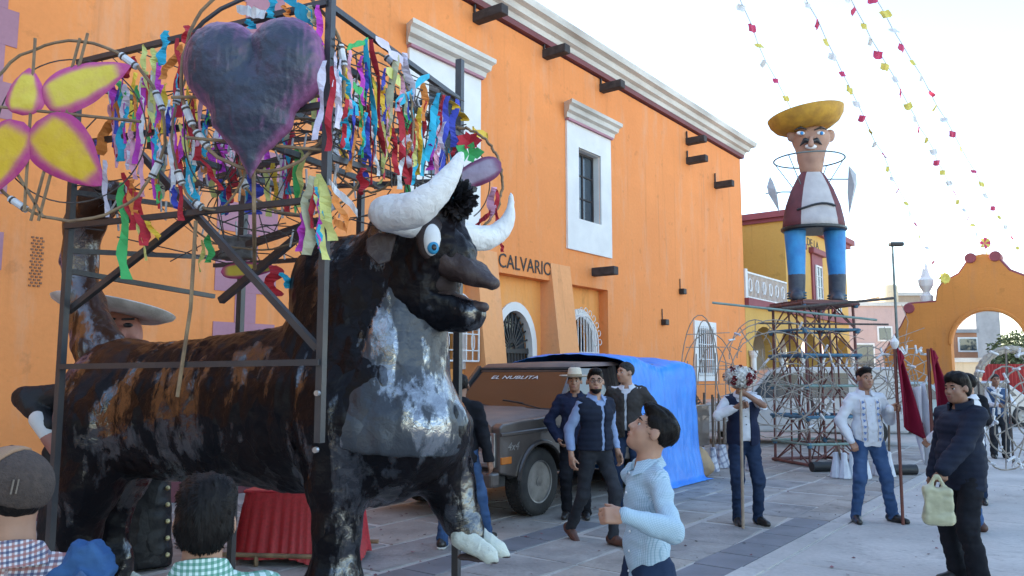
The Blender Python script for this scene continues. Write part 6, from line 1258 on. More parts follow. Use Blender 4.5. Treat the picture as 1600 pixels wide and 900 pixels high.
# paper flower by the horn
fl = empty('paper_flower', P(733, 222, 5.55), 0, 'red paper flower with green leaves tied above the white horn', 'flower')
for i, (m_, r_, n_, dz_) in enumerate(((RM['red'], .085, 7, 0), (RM['green'], .10, 5, -.09))):
    for k in range(n_):
        a = 2 * math.pi * k / n_; d = np.array([math.cos(a), -.5, math.sin(a) * .7]); s_ = np.cross(d, (0, 1, 0)) * .45; quick('petal' if i == 0 else 'leaf', m_, fl, 'poly', [(0, 0, dz_), tuple(d * r_ * .6 + s_ * r_ + np.array([0, 0, dz_])), tuple(d * r_ * 1.15 + np.array([0, 0, dz_])), tuple(d * r_ * .6 - s_ * r_ + np.array([0, 0, dz_]))])

# ================================================================== CHARRO EFFIGY BEHIND THE BULL
cY = 7.0; ch = empty('horseman_effigy', (P(185, 585, cY)[0], cY, 0), 0, 'paper horseman effigy in black with wide grey hat standing behind the bull', 'effigy'); c0 = np.array(ch.location)
cp_ = lambda px, py, dy=0.: np.array(P(px, py, cY + dy)) - c0
m_felt2 = mat('grey_hat_paper', (.66, .63, .60), (.46, .44, .41), ns=7, rough=.85, bump=.5, bs=40); m_face = mat('painted_face_paper', (.42, .19, .14), (.34, .14, .11), ns=6, rough=.6, bump=.5, bs=30); m_blk = crumple('black_cloth_paper', (.010, .011, .014), (.018, .017, .018), .5, .4, 1.45, .25)
hb = cp_(176, 492); rt_ = rotm(R(-8), R(7), 0)
quick('hat', m_felt2, ch, 'lathe', [(.0, .03), (.17, .03), (.2, .0), (.40, .0), (.50, .05), (.515, .075), (.50, .085), (.40, .035), (.21, .03), (.18, .09), (.08, .12), (0, .12)], 36, c=hb, rot=rt_, smooth=50)
q = SDF(); q.ell(cp_(188, 525), (.185, .17, .24)).ell(cp_(205, 545, -.12), (.08, .08, .1), k=.06).cone(cp_(188, 515, -.16), cp_(188, 540, -.2), .025, .04, .03); hdp = link('head', q.mesh('charro_head', .018), m_face, ch)
for ex in (170, 200): q = SDF(); q.ell(cp_(ex, 508, -.16), (.045, .025, .022)); link('eye', q.mesh('charro_eye', .01), m_ek, hdp); q = SDF(); q.cone(cp_(ex - 9, 499, -.155), cp_(ex + 9, 498, -.155), .012, .012); link('eyebrow', q.mesh('charro_brow', .01), m_ek, hdp)
q = SDF(); q.ell((0, 0, 1.2), (.34, .22, .42)).cone((-.28, 0, 1.45), cp_(38, 620), .13, .085, .05).cone(cp_(38, 622), cp_(80, 665, -.1), .10, .08, .03).cone((.28, 0, 1.45), (.45, 0, 1.0), .12, .1, .05); link('jacket', q.mesh('charro_jacket', .022, folds(.01, 7, 2)), m_blk, ch)
q = SDF(); q.cone(cp_(62, 655, -.1), cp_(76, 678, -.12), .085, .075); link('cuff', q.mesh('cuff', .016), m_white, ch); q = SDF(); q.cone(cp_(78, 682, -.12), cp_(92, 708, -.14), .075, .06).cone(cp_(90, 700, -.14), cp_(99, 722, -.16), .04, .03); link('hand', q.mesh('charro_hand', .014), m_face, ch)
for (a, b) in (((205, 735), (203, 880)), ((90, 730), (84, 880))):
    w_ = .36 if a[0] > 150 else .16; q = SDF(); ta, tb = cp_(*a), cp_(*b); tb[2] = max(tb[2], .12); q.cone(ta + np.array([0, 0, .1]), tb, w_ * .9, w_ * .98, .05, ax=(0, 1, 0), fl=.6).cut((0, 0, .02), (0, 0, -1)); lg = link('trouser_leg', q.mesh('charro_leg', .022, folds(.012, 6, 5)), m_blk, ch)
    for k in range(6):
        t = k / 5; c = ta + (tb - ta) * t + np.array([w_ * .96, -.06, 0]); quick('gold_button', mat('gold_button', (.62, .50, .25), metal=.6, rough=.35), lg, 'lathe', [(0, -.01), (.022, -.008), (.018, .008), (0, .012)], 8, c=c, rot=rotm(R(60), 0, R(30)))
quick('boot', m_kshoe, ch, 'bb', cp_(205, 880)[0] - .12, cp_(205, 880)[0] + .14, -.3, .1, .0, .1, bevel=.04)
# ================================================================== RED SKIRTED FRAME UNDER THE BULL
rb = empty('red_skirted_stand', (P(482, 585, 7.35)[0], 7.35, 0), R(-6), 'low bamboo stand with a pleated red sequin skirt behind the bull leg', 'stand')
m_seq = mat('red_sequin_cloth', (.50, .016, .03), (.36, .010, .02), ns=40, rough=.45, bump=.6, bs=220, bd=.006, spec=.7); V = []; n = 160
zsr = np.linspace(.62, .03, 12)
for i, z in enumerate(zsr):
    t = (.62 - z) / .59
    for k in range(n):
        a = 2 * math.pi * k / n; ex = 6; cx, sy = math.cos(a), math.sin(a); r = 1 / (abs(cx) ** ex + abs(sy) ** ex) ** (1 / ex); pl_ = 1 + (.012 + .035 * t) * math.sin(a * 46 + 2 * math.sin(a * 5)) * (1 if t > .2 else .3)
        V.append(((.49 + .07 * t) * cx * r * pl_, (.26 + .06 * t) * sy * r * pl_, z + .012 * math.sin(a * 7) + (.03 * math.sin(a * 3 + 1) if t > .9 else 0)))
F = [[i * n + k, i * n + (k + 1) % n, (i + 1) * n + (k + 1) % n, (i + 1) * n + k] for i in range(11) for k in range(n)]
link('skirt', fmesh('skirt', V, np.array(F)), m_seq, rb); quick('top_cloth', m_seq, rb, 'bb', -.48, .48, -.25, .25, .60, .63, bevel=.02)
for y in (-.33, .33): quick('bamboo_rail', m_cane, rb, 'tube', [(-.6, y, .09), (.6, y, .09)], .02, 8)
for x in (-.3, .3): quick('bamboo_leg', m_cane, rb, 'tube', [(x, -.33, 0), (x, -.33, .1)], .02, 8)

q = SDF(); q.box((0, 0, 0), (.11, .05, .07), rd=.02, k=.02).cone((-.1, 0, .04), (.1, 0, .05), .05, .04, .03)
link('grey_paper_bundle', q.mesh('paper_bundle', .012, folds(.014, 14, 3)), mat('grey_newsprint', (.20, .19, .18), (.12, .115, .11), ns=25, rough=.85, bump=.5), None, 'grey newspaper bundle tied in the frame behind the bull neck', 'paper bundle', loc=BW(*Bl(372, 388, .3)))
# ================================================================== FIREWORK TOWER WITH SOMBRERO EFFIGY
tY = 15.0; tX = P(1273, 585, tY)[0]; kt = tY / FPX
tower = empty('firework_tower', (tX, tY, 0), R(14), 'red and blue lattice firework tower carrying the sombrero effigy', 'tower')
m_rp = mat('red_tower_pole', (.17, .055, .05), (.10, .04, .035), ns=8, rough=.6, bump=.3); m_bp = mat('blue_rope_binding', (.05, .12, .20), (.07, .18, .26), ns=14, rough=.8, bump=.5); m_gp = mat('green_grey_pole', (.20, .30, .27), (.14, .22, .20), ns=8, rough=.6)
TZ = P(1273, 480, tY)[2]; hw_ = .55
lev = [.02, .38, .86, 1.42, 1.98, 2.45, TZ]
for sx in (-1, 1):
    for sy in (-1, 1): quick('pole', m_rp, tower, 'tube', [(sx * hw_, sy * hw_, 0), (sx * (hw_ - .04), sy * (hw_ - .04), TZ)], .026, 7)
for i, (sx, sy) in enumerate(((0, -1), (0, 1), (-1, 0), (1, 0))): quick('pole', m_rp, tower, 'tube', [(sx * hw_, sy * hw_, 0), (sx * (hw_ - .05), sy * (hw_ - .05), TZ)], .018, 6)
for i, z in enumerate(lev):
    m_ = (m_rp, m_gp, m_bp, m_gp, m_bp, m_bp, m_rp)[i]
    for a, b in (((-1, -1), (1, -1)), ((1, -1), (1, 1)), ((1, 1), (-1, 1)), ((-1, 1), (-1, -1))): quick('ring_rail', m_, tower, 'tube', [(a[0] * hw_ * 1.08, a[1] * hw_ * 1.04, z + .02), (b[0] * hw_ * 1.08, b[1] * hw_ * 1.04, z + .02)], .024 if i % 2 else .03, 7)
    if i:
        for sx in (-1, 1): 
            for sy in (-1, 1): quick('binding', m_bp, tower, 'lathe', [(.03, -.05), (.045, -.03), (.048, .03), (.03, .05)], 8, c=(sx * hw_, sy * hw_, z))
for i in range(len(lev) - 1):
    z0, z1 = lev[i], lev[i + 1]
    for k, (a, b) in enumerate((((-1, -1), (1, -1)), ((1, -1), (1, 1)), ((1, 1), (-1, 1)), ((-1, 1), (-1, -1)))):
        p0 = np.array([a[0] * hw_, a[1] * hw_, z0]); p1 = np.array([b[0] * hw_, b[1] * hw_, z1]); md = np.array([(a[0] + b[0]) / 2 * hw_, (a[1] + b[1]) / 2 * hw_, z1])
        quick('diagonal', m_rp, tower, 'tube', [p0, md], .015, 6); quick('diagonal', m_rp, tower, 'tube', [np.array([b[0] * hw_, b[1] * hw_, z0]), md], .015, 6)
for k in range(14):
    a_ = rng.uniform(-1, 1, 2) * hw_ * .9; b_ = np.clip(a_ + rng.normal(size=2) * .35, -hw_, hw_); z0 = rng.choice(lev[:-2]); quick('inner_rod', m_rp if k % 3 else m_wire, tower, 'tube', [(a_[0], a_[1], z0), (b_[0], b_[1], min(TZ, z0 + rng.uniform(.8, 1.8)))], .013, 5)
pf_ = quick('platform', m_rp, tower, 'bb', -.56, .56, -.55, .55, TZ, TZ + .05)
for k in range(5): quick('plank', m_rp, pf_, 'bb', -.57, .57, -.56 + k * .23, -.38 + k * .23, TZ + .052, TZ + .09)
for a, b, m_, r_ in (((1113, 473), (1370, 500), m_gp, .022), ((1222, 482), (1396, 466), m_wire, .026), ((1185, 505), (1388, 507), m_wire, .018)):
    p, q_ = P(*a, 14.3), P(*b, 14.3); quick('long_pole', m_, None, 'tube', [p, q_], r_, 7, label={.022: 'long pale green pole lashed across the top of the tower', .026: 'thick dark pole sticking out from the top of the tower', .018: 'thin dark pole lashed across the tower below the platform'}[r_], cat='pole')
# --- effigy
ef = empty('sombrero_effigy', (tX, tY, TZ + .10), R(6), 'giant paper man with yellow sombrero and moustache standing on the tower', 'effigy')
E0 = np.array([tX, tY, TZ + .10]); ep_ = lambda px, py, dy=0.: (lambda v: np.array([v[0] * math.cos(-R(6)) - v[1] * math.sin(-R(6)), v[0] * math.sin(-R(6)) + v[1] * math.cos(-R(6)), v[2]]))(np.array(P(px, py, tY + dy)) - E0)
m_blu = mat('blue_painted_paper', (.02, .19, .48), (.03, .27, .58), ns=5, rough=.6, bump=.4, bs=30); m_bot = mat('dark_boot_paper', (.03, .04, .06), (.06, .07, .09), ns=6, rough=.6, bump=.4, bs=25); m_shirt = mat('white_shirt_paper', (.52, .50, .50), (.42, .40, .41), ns=4, rough=.75, bump=.5, bs=18); m_vest = mat('maroon_vest_paper', (.15, .035, .045), (.11, .028, .035), ns=5, rough=.7, bump=.4, bs=20); m_skn = mat('peach_face_paper', (.46, .27, .19), (.36, .20, .14), ns=4, rough=.7, bump=.4, bs=20); m_hat = mat('yellow_hat_paper', (.56, .31, .035), (.40, .21, .03), ns=6, rough=.7, bump=.6, bs=22)
for x0, x1, yb in ((1242, 1245, 466), (1304, 1308, 470)):
    q = SDF(); q.cone(ep_(x0, 362), ep_(x1, 432), .20, .155, .03); link('trouser_leg', q.mesh('effigy_leg', .03), m_blu, ef)
    q = SDF(); q.cone(ep_(x1, 432), ep_(x1, yb - 6), .16, .15, .03).cone(ep_(x1, yb - 6), ep_(x1, yb - 2, -.35), .13, .10, .05); q.cut((0, 0, .0), (0, 0, -1)); bo = link('boot', q.mesh('effigy_boot', .026), m_bot, ef)
    for k in range(3): quick('lashing', m_bp, bo, 'tube', [ep_(x1, yb - 8 + k * 4) + np.array([.17 * math.cos(a), .17 * math.sin(a), 0]) for a in np.linspace(0, 2 * math.pi, 12, endpoint=False)], .014, 5, closed=True)
prof = [(.05, 262), (.12, 263), (.26, 275), (.40, 296), (.52, 322), (.58, 345), (.60, 360), (.55, 361), (.0, 361)]
prof = [(r, ep_(1270, py)[2]) for r, py in prof][::-1]; cxb = ep_(1270, 320)
mb = MB(); mb.lathe(prof, 40, c=(cxb[0], cxb[1], 0), sy=.8); me = mb.mesh('torso'); me.materials.append(m_shirt); me.materials.append(m_vest)
for p in me.polygons:
    a = math.degrees(math.atan2(p.center[1] - cxb[1], p.center[0] - cxb[0])); p.material_index = 0 if -145 < a < -62 else 1
me.shade_smooth(); link('torso', me, None, ef)
quick('belt', m_ek, ef, 'lathe', [(.60, ep_(1270, 362)[2]), (.63, ep_(1270, 360)[2]), (.63, ep_(1270, 357)[2]), (.60, ep_(1270, 356)[2])], 40, c=(cxb[0], cxb[1], 0), sy=.8)
zc = ep_(1258, 329)[2]; quick('waist_cord', m_ek, ef, 'tube', [(cxb[0] + .555 * math.cos(a), cxb[1] - .01 + .445 * math.sin(a), zc + .05 * math.sin(a * 3)) for a in np.radians(np.linspace(-145, -65, 9))], .022, 6)
q = SDF(); q.cone(ep_(1267, 262), ep_(1267, 240), .22, .27, .06).ell(ep_(1267, 218), (.36, .33, .30), k=.1).cone(ep_(1267, 215, -.33), ep_(1267, 226, -.40), .03, .055, .03)
for ex in (1237, 1297): q.ell(ep_(ex, 212), (.10, .07, .13), k=.03)
hd2 = link('head', q.mesh('effigy_head', .026, lambda p: .008 * vnoise(p, 9, 3)), m_skn, ef)
for ex in (1251, 1282):
    q = SDF(); q.ell(ep_(ex, 208, -.315), (.085, .03, .042)); e_ = link('eye', q.mesh('effigy_eye', .014), m_ew, hd2); q = SDF(); q.ell(ep_(ex + 2, 208, -.345), (.035, .02, .038)); link('iris', q.mesh('effigy_iris', .012), m_blu, e_)
    q = SDF(); q.chain([ep_(ex - 9, 203, -.32), ep_(ex, 199, -.33), ep_(ex + 9, 202, -.32)], [.014, .02, .014]); link('eyebrow', q.mesh('effigy_brow', .012), m_ek, hd2)
q = SDF(); q.chain([ep_(1250, 228, -.30), ep_(1258, 219, -.33), ep_(1267, 221, -.35), ep_(1276, 219, -.33), ep_(1284, 226, -.30)], [.012, .045, .035, .045, .012]); link('moustache', q.mesh('effigy_moustache', .014), m_ek, hd2)
q = SDF(); q.ell(ep_(1267, 229, -.31), (.12, .05, .05)); link('mouth', q.mesh('effigy_mouth', .014), m_ew, hd2)
rt_ = rotm(R(-2), R(-8), 0)
quick('sombrero', m_hat, ef, 'lathe', [(0, .0), (.36, -.02), (.46, .0), (.60, .08), (.69, .20), (.72, .32), (.70, .33), (.64, .22), (.46, .12), (.40, .22), (.34, .34), (.16, .38), (0, .37)], 44, c=ep_(1263, 203), rot=rt_, smooth=45)
# collar ring with struts and the two paper paddles
rc = ep_(1264, 250); quick('collar_ring', m_galv, ef, 'tube', [(rc[0] + .66 * math.cos(a), rc[1] + .62 * math.sin(a), rc[2]) for a in np.linspace(0, 2 * math.pi, 40, endpoint=False)], .016, 6, closed=True)
for a in (-2.6, -.5, .6, 2.5): quick('strut', m_galv, ef, 'tube', [(rc[0] + .66 * math.cos(a), rc[1] + .62 * math.sin(a), rc[2]), (rc[0] + .3 * math.cos(a), rc[1] + .3 * math.sin(a), rc[2] - .55)], .01, 5)
m_pad = mat('grey_white_paddle', (.50, .51, .52), (.40, .41, .43), ns=4, rough=.7, bump=.3)
for pts, hub, m0 in (([(1203, 275), (1198, 292), (1201, 304), (1218, 332), (1214, 300), (1208, 284)], (1208, 302), (1222, 300)), ([(1326, 258), (1338, 272), (1339, 288), (1327, 336), (1324, 300)], (1330, 280), (1312, 280))):
    mb = MB(); V0 = [ep_(*p, -.04) for p in pts]; V1 = [ep_(*p, .10) for p in pts]; n = len(pts); c0_, c1_ = np.mean(V0, 0) + np.array([0, -.10, 0]), np.mean(V1, 0) + np.array([0, .06, 0]); mb.add(V0 + V1 + [c0_, c1_], [(k, (k + 1) % n, 2 * n) for k in range(n)] + [(n + (k + 1) % n, n + k, 2 * n + 1) for k in range(n)] + [(k, n + k, n + (k + 1) % n, (k + 1) % n) for k in range(n)])
    pd = mb.build('paper_paddle', m_pad, ef); quick('paddle_rod', m_galv, ef, 'tube', [ep_(*hub), ep_(*m0), ep_(1268, 300 if m0[0] < 1270 else 280)], .014, 5); quick('paddle_hub', m_wire, pd, 'tube', [ep_(hub[0] - 12, hub[1]), ep_(hub[0] + 8, hub[1])], .012, 5)
# ================================================================== WIRE HOOPS AND FRAMES ROUND THE TOWER
m_fr = mat('weathered_wire', (.20, .17, .14), (.32, .28, .24), ns=10, rough=.7)
def wheel_frame(cx, cy, r, Y, label, spokes=8, rings=(1, .78), ry=None, a0=0, a1=360, tubes=0, m=m_fr, rr=.010, cat='wire wheel'):
    o = empty('wire_hoop_frame', P(cx, cy, Y), 0, label, cat); b0 = np.array(P(cx, cy, Y)); ry = ry or r
    tl = rng.uniform(-.3, .3); pt = lambda q, f: np.array(P(cx + r * f * math.cos(q), cy - ry * f * math.sin(q), Y + tl * math.cos(q) * .6)) - b0; qs = np.radians(np.linspace(a0, a1, 44)); cl = a1 - a0 >= 360
    for f in rings: quick('ring', m, o, 'tube', [pt(q, f) + rng.normal(size=3) * .006 for q in (qs[:-1] if cl else qs)], rr, 5, closed=cl)
    for k in range(spokes): q = math.radians(a0 + (a1 - a0) * (k + .5) / spokes); quick('spoke', m, o, 'tube', [(0, 0, 0) if cl else pt(q, .55), pt(q, 1)], rr * .8, 5)
    for k in range(tubes): q = rng.uniform(math.radians(a0), math.radians(a1)); p = pt(q, 1); d = unit(rng.normal(size=3)) * .07; quick('fuse_tube', m_tube, o, 'tube', [p - d, p + d], .018, 6)
    return o
wheel_frame(1212, 592, 92, 13.6, 'large bent wire wheel leaning before the tower with many spokes', 10, (1, .8), tubes=8)
wheel_frame(1238, 612, 62, 13.2, 'smaller wire wheel in front of the large bent wheel', 8, (1, .7, .45), tubes=8)
wheel_frame(1180, 560, 40, 14.5, 'narrow arched wire hoop beside the yellow arcade', 5, (1, .7), ry=60, a0=0, a1=180)
wheel_frame(1388, 600, 46, 12.5, 'tangled wire hoop behind the first banner', 9, (1, .75, .5), tubes=10)
wheel_frame(1356, 575, 34, 13.5, 'small square wire hoop between tower and first banner', 6, (1, .6), tubes=5)
wheel_frame(1424, 575, 30, 13.0, 'small wire hoop with white fuses between the banners', 7, (1, .7), tubes=8)
wheel_frame(1572, 640, 52, 11.2, 'tall oval wire wheel before the musician', 6, (1, .72), ry=95, tubes=14, rr=.011)
wheel_frame(1612, 650, 60, 10.6, 'wire wheel hung with foil beyond the musician', 8, (1, .7, .4), ry=80, tubes=30, rr=.011)
ra = empty('rope_arch', P(1580, 585, 13.5), 0, 'pale rope wound arch standing before the red fence', 'arch'); b0 = np.array(P(1580, 585, 13.5))
m_rope = mat('pale_rope', (.42, .36, .29), (.30, .25, .20), ns=30, rough=.9, bump=.8, bs=50); pth = [np.array(P(1580 + 52 * math.cos(q), 592 - 46 * math.sin(q), 13.5)) - b0 for q in np.linspace(math.pi * .98, .1, 30)]
mb = MB(); mb.tube(pth, [.06 + .012 * (i % 2) for i in range(30)], 8); mb.build('rope_hoop', m_rope, ra); quick('arch_post', m_wire, ra, 'tube', [(0, .1, -1.55), (0, .1, .45)], .02, 6); quick('arch_post', m_wire, ra, 'tube', [pth[0], pth[0] * np.array([1, 1, 0]) + np.array([0, 0, -1.6])], .02, 6)
# rounded cage frame by the corner window
cg = empty('wire_cage', G(1105, 700), 0, 'tall round topped wire cage standing by the small church window', 'wire cage'); b0 = np.array(G(1105, 700)); Yc = b0[1]
for k, (w_, t_) in enumerate(((30, 492), (18, 500), (42, 520), (24, 540))):
    xc = 1104 + (k - 1.5) * 7; quick('arched_rod', m_fr, cg, 'tube', [np.array(P(xc - w_ * (1 if abs(q) > 1 else 1) * math.cos(v), 600 - (600 - t_) * math.sin(v) if 0 < v < math.pi else 690, Yc + .15 * k)) - b0 for q, v in [(0, u) for u in np.linspace(0.001, math.pi - .001, 16)]], .012, 5)
for y in (520, 548, 576, 604, 632, 660): quick('cross_rod', m_fr, cg, 'tube', [np.array(P(1072, y + rng.uniform(-6, 6), Yc)) - b0, np.array(P(1140, y + rng.uniform(-6, 6), Yc + .3)) - b0], .010, 5)
for x in (1074, 1088, 1102, 1118, 1134): quick('upright', m_fr, cg, 'tube', [np.array(P(x, 540 + abs(x - 1104) * .8, Yc)) - b0, np.array(P(x, 692, Yc)) - b0], .013, 5)
quick('spiral_fuse', m_wire, cg, 'tube', [np.array(P(1078 + t * 26 + 5 * math.sin(t * 60), 610 + t * 40 + 5 * math.cos(t * 60), Yc - .1)) - b0 for t in np.linspace(0, 1, 60)], .012, 5)
# tangle of thin rods in front of the tower
tw = MB()
for k in range(34):
    a = P(rng.uniform(1180, 1330), rng.uniform(545, 690), rng.uniform(13, 14.4)); b = np.array(a) + rng.normal(size=3) * np.array([.5, .2, .4]); b[2] = max(b[2], .05); tw.tube([a, (np.array(a) + b) / 2 + rng.normal(size=3) * .06, b], .006, 4)
for k in range(26):
    a = P(rng.uniform(1335, 1440), rng.uniform(530, 640), rng.uniform(12.5, 14)); b = np.array(a) + rng.normal(size=3) * np.array([.4, .2, .35]); tw.tube([a, (np.array(a) + b) / 2 + rng.normal(size=3) * .06, b], .006, 4)
tag(tw.build('wire_tangle', m_fr), 'tangle of thin bare wires in front of the tower', 'wires', kind='stuff')
# ================================================================== ROCKETS, MORTARS, BANNERS, BAG, BUNTING, CARS
m_print = checks(weave=False, name='printed_rocket_paper', base=(.66, .68, .74), lines=[(0, (.12, .14, .25), 0.), (2, (.12, .14, .25), .3)], scale=(9, 9, 9), w_=.3, tilt=.4, mixf=.5); m_stick = mat('rocket_stick', (.16, .11, .08), (.10, .07, .05), ns=10, rough=.85)
def rockets(px, py, n, spread, m, lab, hgt):
    c = G(px, py); o = empty('rocket_bundle', c, 0, lab, 'rockets', 'bundles of rockets leaning together')
    for k in range(n):
        x, y = rng.uniform(-spread, spread), rng.uniform(-.12, .12); lx = rng.uniform(-.08, .08); mb = MB(); mb.lathe([(.10, 0.005), (.105, .02), (.05, .30), (.045, .40), (.0, .41)], 9, c=(x, y, 0)); r_ = mb.build('rocket', m, o); quick('stick', m_stick, r_, 'tube', [(x, y, .1), (x + lx, y + .05, hgt * rng.uniform(.85, 1.05))], .02, 6)
rockets(1106, 737, 5, .2, m_print, 'bundle of printed paper rockets standing beside the burlap sack', 1.35); rockets(1128, 731, 3, .1, m_print, 'small bundle of printed rockets behind the flower staff man', 1.3); rockets(1172, 735, 3, .12, m_print, 'printed rockets behind the legs of the flower staff man', .6)
m_wpap = mat('white_rocket_paper', (.62, .64, .68), (.5, .52, .56), ns=10, rough=.8)
rockets(1322, 747, 4, .16, m_wpap, 'white paper rockets beside the black mortar tube', .5); rockets(1348, 748, 3, .1, m_wpap, 'white paper rockets between the legs of the embroidered shirt man', .5); rockets(1384, 744, 5, .18, m_wpap, 'white paper rockets with tall sticks behind the banner pole', 1.1)
def mortar(px, py, ang, lab):
    c = G(px, py); o = empty('mortar_tube', (c[0], c[1], .085), R(ang), lab, 'mortar tube', 'black mortar tubes lying on the paving'); quick('tube', m_iron, o, 'lathe', [(.06, -.20), (.085, -.20), (.085, .20), (.06, .20), (.06, -.18)], 16, rot=rotm(0, R(90), 0), smooth=40); quick('charge', mat('mortar_bore', (.008, .008, .008)), o, 'lathe', [(0, -.15), (.059, -.15), (.059, -.14), (0, -.14)], 12, rot=rotm(0, R(90), 0))
mortar(1285, 737, 12, 'short black mortar tube with yellow paper tail lying on the paving'); mortar(1413, 742, 4, 'short black mortar tube lying behind the banner pole')
yc = G(1310, 733); quick('yellow_paper_roll', mat('yellow_paper', (.66, .55, .08), (.55, .45, .06), ns=8, rough=.7), None, 'lathe', [(0, -.28), (.05, -.28), (.06, 0), (.05, .28), (0, .28)], 12, c=(0, 0, 0), rot=rotm(0, R(90), R(8)), label='yellow paper roll lying behind the black mortar tube', cat='paper roll', loc=(yc[0], yc[1], .06))
# banners
m_ban = cloth('maroon_banner_cloth', (.22, .012, .035), (.17, .010, .028), rough=.6); m_banw = cloth('white_banner_satin', (.68, .68, .72), (.6, .6, .65), rough=.5); m_bpole = mat('red_brown_pole', (.17, .05, .035), (.12, .035, .025), ns=8, rough=.5)
def banner(px, py0, py1, Y, label, white=True, base=0.):
    a = P(px, py0, Y); o = empty('banner', (a[0], Y, 0), 0, label, 'banner', 'maroon banners on poles'); zt = a[2]; zb = P(px, py1, Y)[2]
    quick('pole', m_bpole, o, 'tube', [(-.01, 0, base), (0, 0, zt)], .018, 8); (quick('finial', m_wiron, o, 'lathe', [(0, zt - .02), (.02, zt), (.045, zt + .05), (.05, zt + .08), (.02, zt + .12), (0, zt + .17)], 10) if white else None); quick('bow', m_ban, o, 'tube', [(.04, -.02, zt - .02), (.06, -.03, zt - .1), (.03, -.03, zt - .2)], [.02, .035, .012], 6)
    n, mm = 26, 22; V = []
    for i in range(n):
        t = i / (n - 1)
        for j in range(mm):
            s = j / (mm - 1); w_ = .04 + .40 * t ** 1.2 * (1 - .15 * t); x = .01 + s * w_; y = -.05 * math.sin(s * 10 + t * 2) * (.4 + t) - .03; z = zt - .03 - t * (zt - zb) - .28 * (s ** 1.6) * t + (.04 * (1 - s))
            V.append((x, y, z))
    F = np.array([[i * mm + j, i * mm + j + 1, (i + 1) * mm + j + 1, (i + 1) * mm + j] for i in range(n - 1) for j in range(mm - 1)])
    f_ = link('flag_cloth', fmesh('banner_cloth', V, F), m_ban, o); sm = f_.modifiers.new('thick', 'SOLIDIFY'); sm.thickness = .004
    if white:
        V = []
        for i in range(n):
            t = i / (n - 1)
            for j in range(mm): s = j / (mm - 1); V.append((.12 + .10 * t + s * (.20 - .08 * t), -.02 + .05 * math.sin(s * 9 + t * 4), (zt + zb) / 2 - .02 - t * .78 - .1 * s + .18 * (1 - t) * s))
        f_ = link('flag_lining', fmesh('banner_lining', V, F), m_banw, o); sm = f_.modifiers.new('thick', 'SOLIDIFY'); sm.thickness = .004
banner(1398, 545, 668, 8.93, 'maroon banner with white lining held by the man in the embroidered shirt'); banner(1450, 545, 640, 8.7, 'furled maroon banner rising behind the puffer jacket', False, .9)
# plastic bag
bg_ = P(1466, 786, 6.17); q = SDF(); q.box((0, 0, -.02), (.078, .03, .115), rd=.022, k=.03).ell((.01, 0, -.11), (.105, .055, .05), k=.04).cone((-.055, 0, .10), (-.012, 0, .20), .028, .010, .03).cone((.055, 0, .10), (.012, 0, .20), .028, .010, .03)
pb_ = link('plastic_bag', q.mesh('plastic_bag', .010, folds(.008, 12, 6)), mat('pale_yellow_plastic', (.72, .71, .46), (.64, .62, .40), ns=5, rough=.3, bump=.5, bs=14, trans=.45, alpha=1.), None, 'pale yellow plastic bag hanging from the hand of the puffer jacket man', 'bag', loc=bg_); pb_.rotation_euler = (0, 0, R(-20))
# bunting strings
BC = [mat('bunting_pink', (.60, .05, .14), (.5, .04, .11), rough=.7), mat('bunting_yellow', (.70, .58, .12), (.6, .5, .1), rough=.7), mat('bunting_white', (.72, .70, .68), rough=.7)]; m_str = mat('bunting_cord', (.4, .4, .4), rough=.8)
fm = []
for k in range(4):
    mb = MB(); n = 4; V = [(-.1 + .2 * i / n, .02 * math.sin(i * 1.7 + k), -.16 * j / n + .01 * math.sin(i + k * 2)) for j in range(n + 1) for i in range(n + 1)]; V = [(x + .05 * (-z / .16) * (k - 1.5) * .6, y + .04 * (-z / .16) ** 2 * (1 if k % 2 else -1), z * (1 if abs(x) < .09 else .8)) for x, y, z in V]
    mb.add(V, [(j * 5 + i, j * 5 + i + 1, (j + 1) * 5 + i + 1, (j + 1) * 5 + i) for j in range(4) for i in range(4)]); fm.append(mb)
fmesh_ = {(k, c): (lambda me: (me.materials.append(BC[c]), me)[1])(fm[k].mesh('bunting_flag')) for k in range(4) for c in range(3)}
def bunting(pts, Y0, Y1, label, start=0, ang=0.):
    o = empty('bunting_string', P(*pts[0], Y0), 0, label, 'bunting', 'paper bunting strings across the sky'); b0 = np.array(o.location); n = len(pts); W_ = []
    for i, p in enumerate(pts): t = i / (n - 1); Y = 1 / ((1 - t) / Y0 + t / Y1); W_.append(np.array(P(*p, Y)) - b0)
    quick('cord', m_str, o, 'tube', W_, .007, 4)
    for i, w_ in enumerate(W_):
        f = link('flag', fmesh_[(i * 7 + start) % 4, (i + start) % 3], None, o, loc=w_); f.scale = (.72,) * 3; f.rotation_euler = (R(rng.uniform(-25, 25)), R(rng.uniform(-20, 20)), R(rng.uniform(-40, 40) + 35))
bunting([(1148, -20), (1160, 8), (1174, 38), (1184, 68), (1196, 95), (1212, 123), (1226, 150), (1240, 178)], 10, 16, 'short bunting string running down to the sombrero effigy', 1)
bunting([(1250, -20), (1262, 5), (1278, 32), (1290, 60), (1302, 84), (1315, 112), (1327, 135), (1338, 158), (1349, 180), (1358, 202), (1367, 222), (1380, 240), (1388, 260), (1394, 277), (1404, 295), (1415, 315), (1421, 330), (1429, 348), (1437, 367), (1447, 385), (1460, 408), (1475, 432)], 10, 30, 'long bunting string ending at the white urn of the gateway', 1)
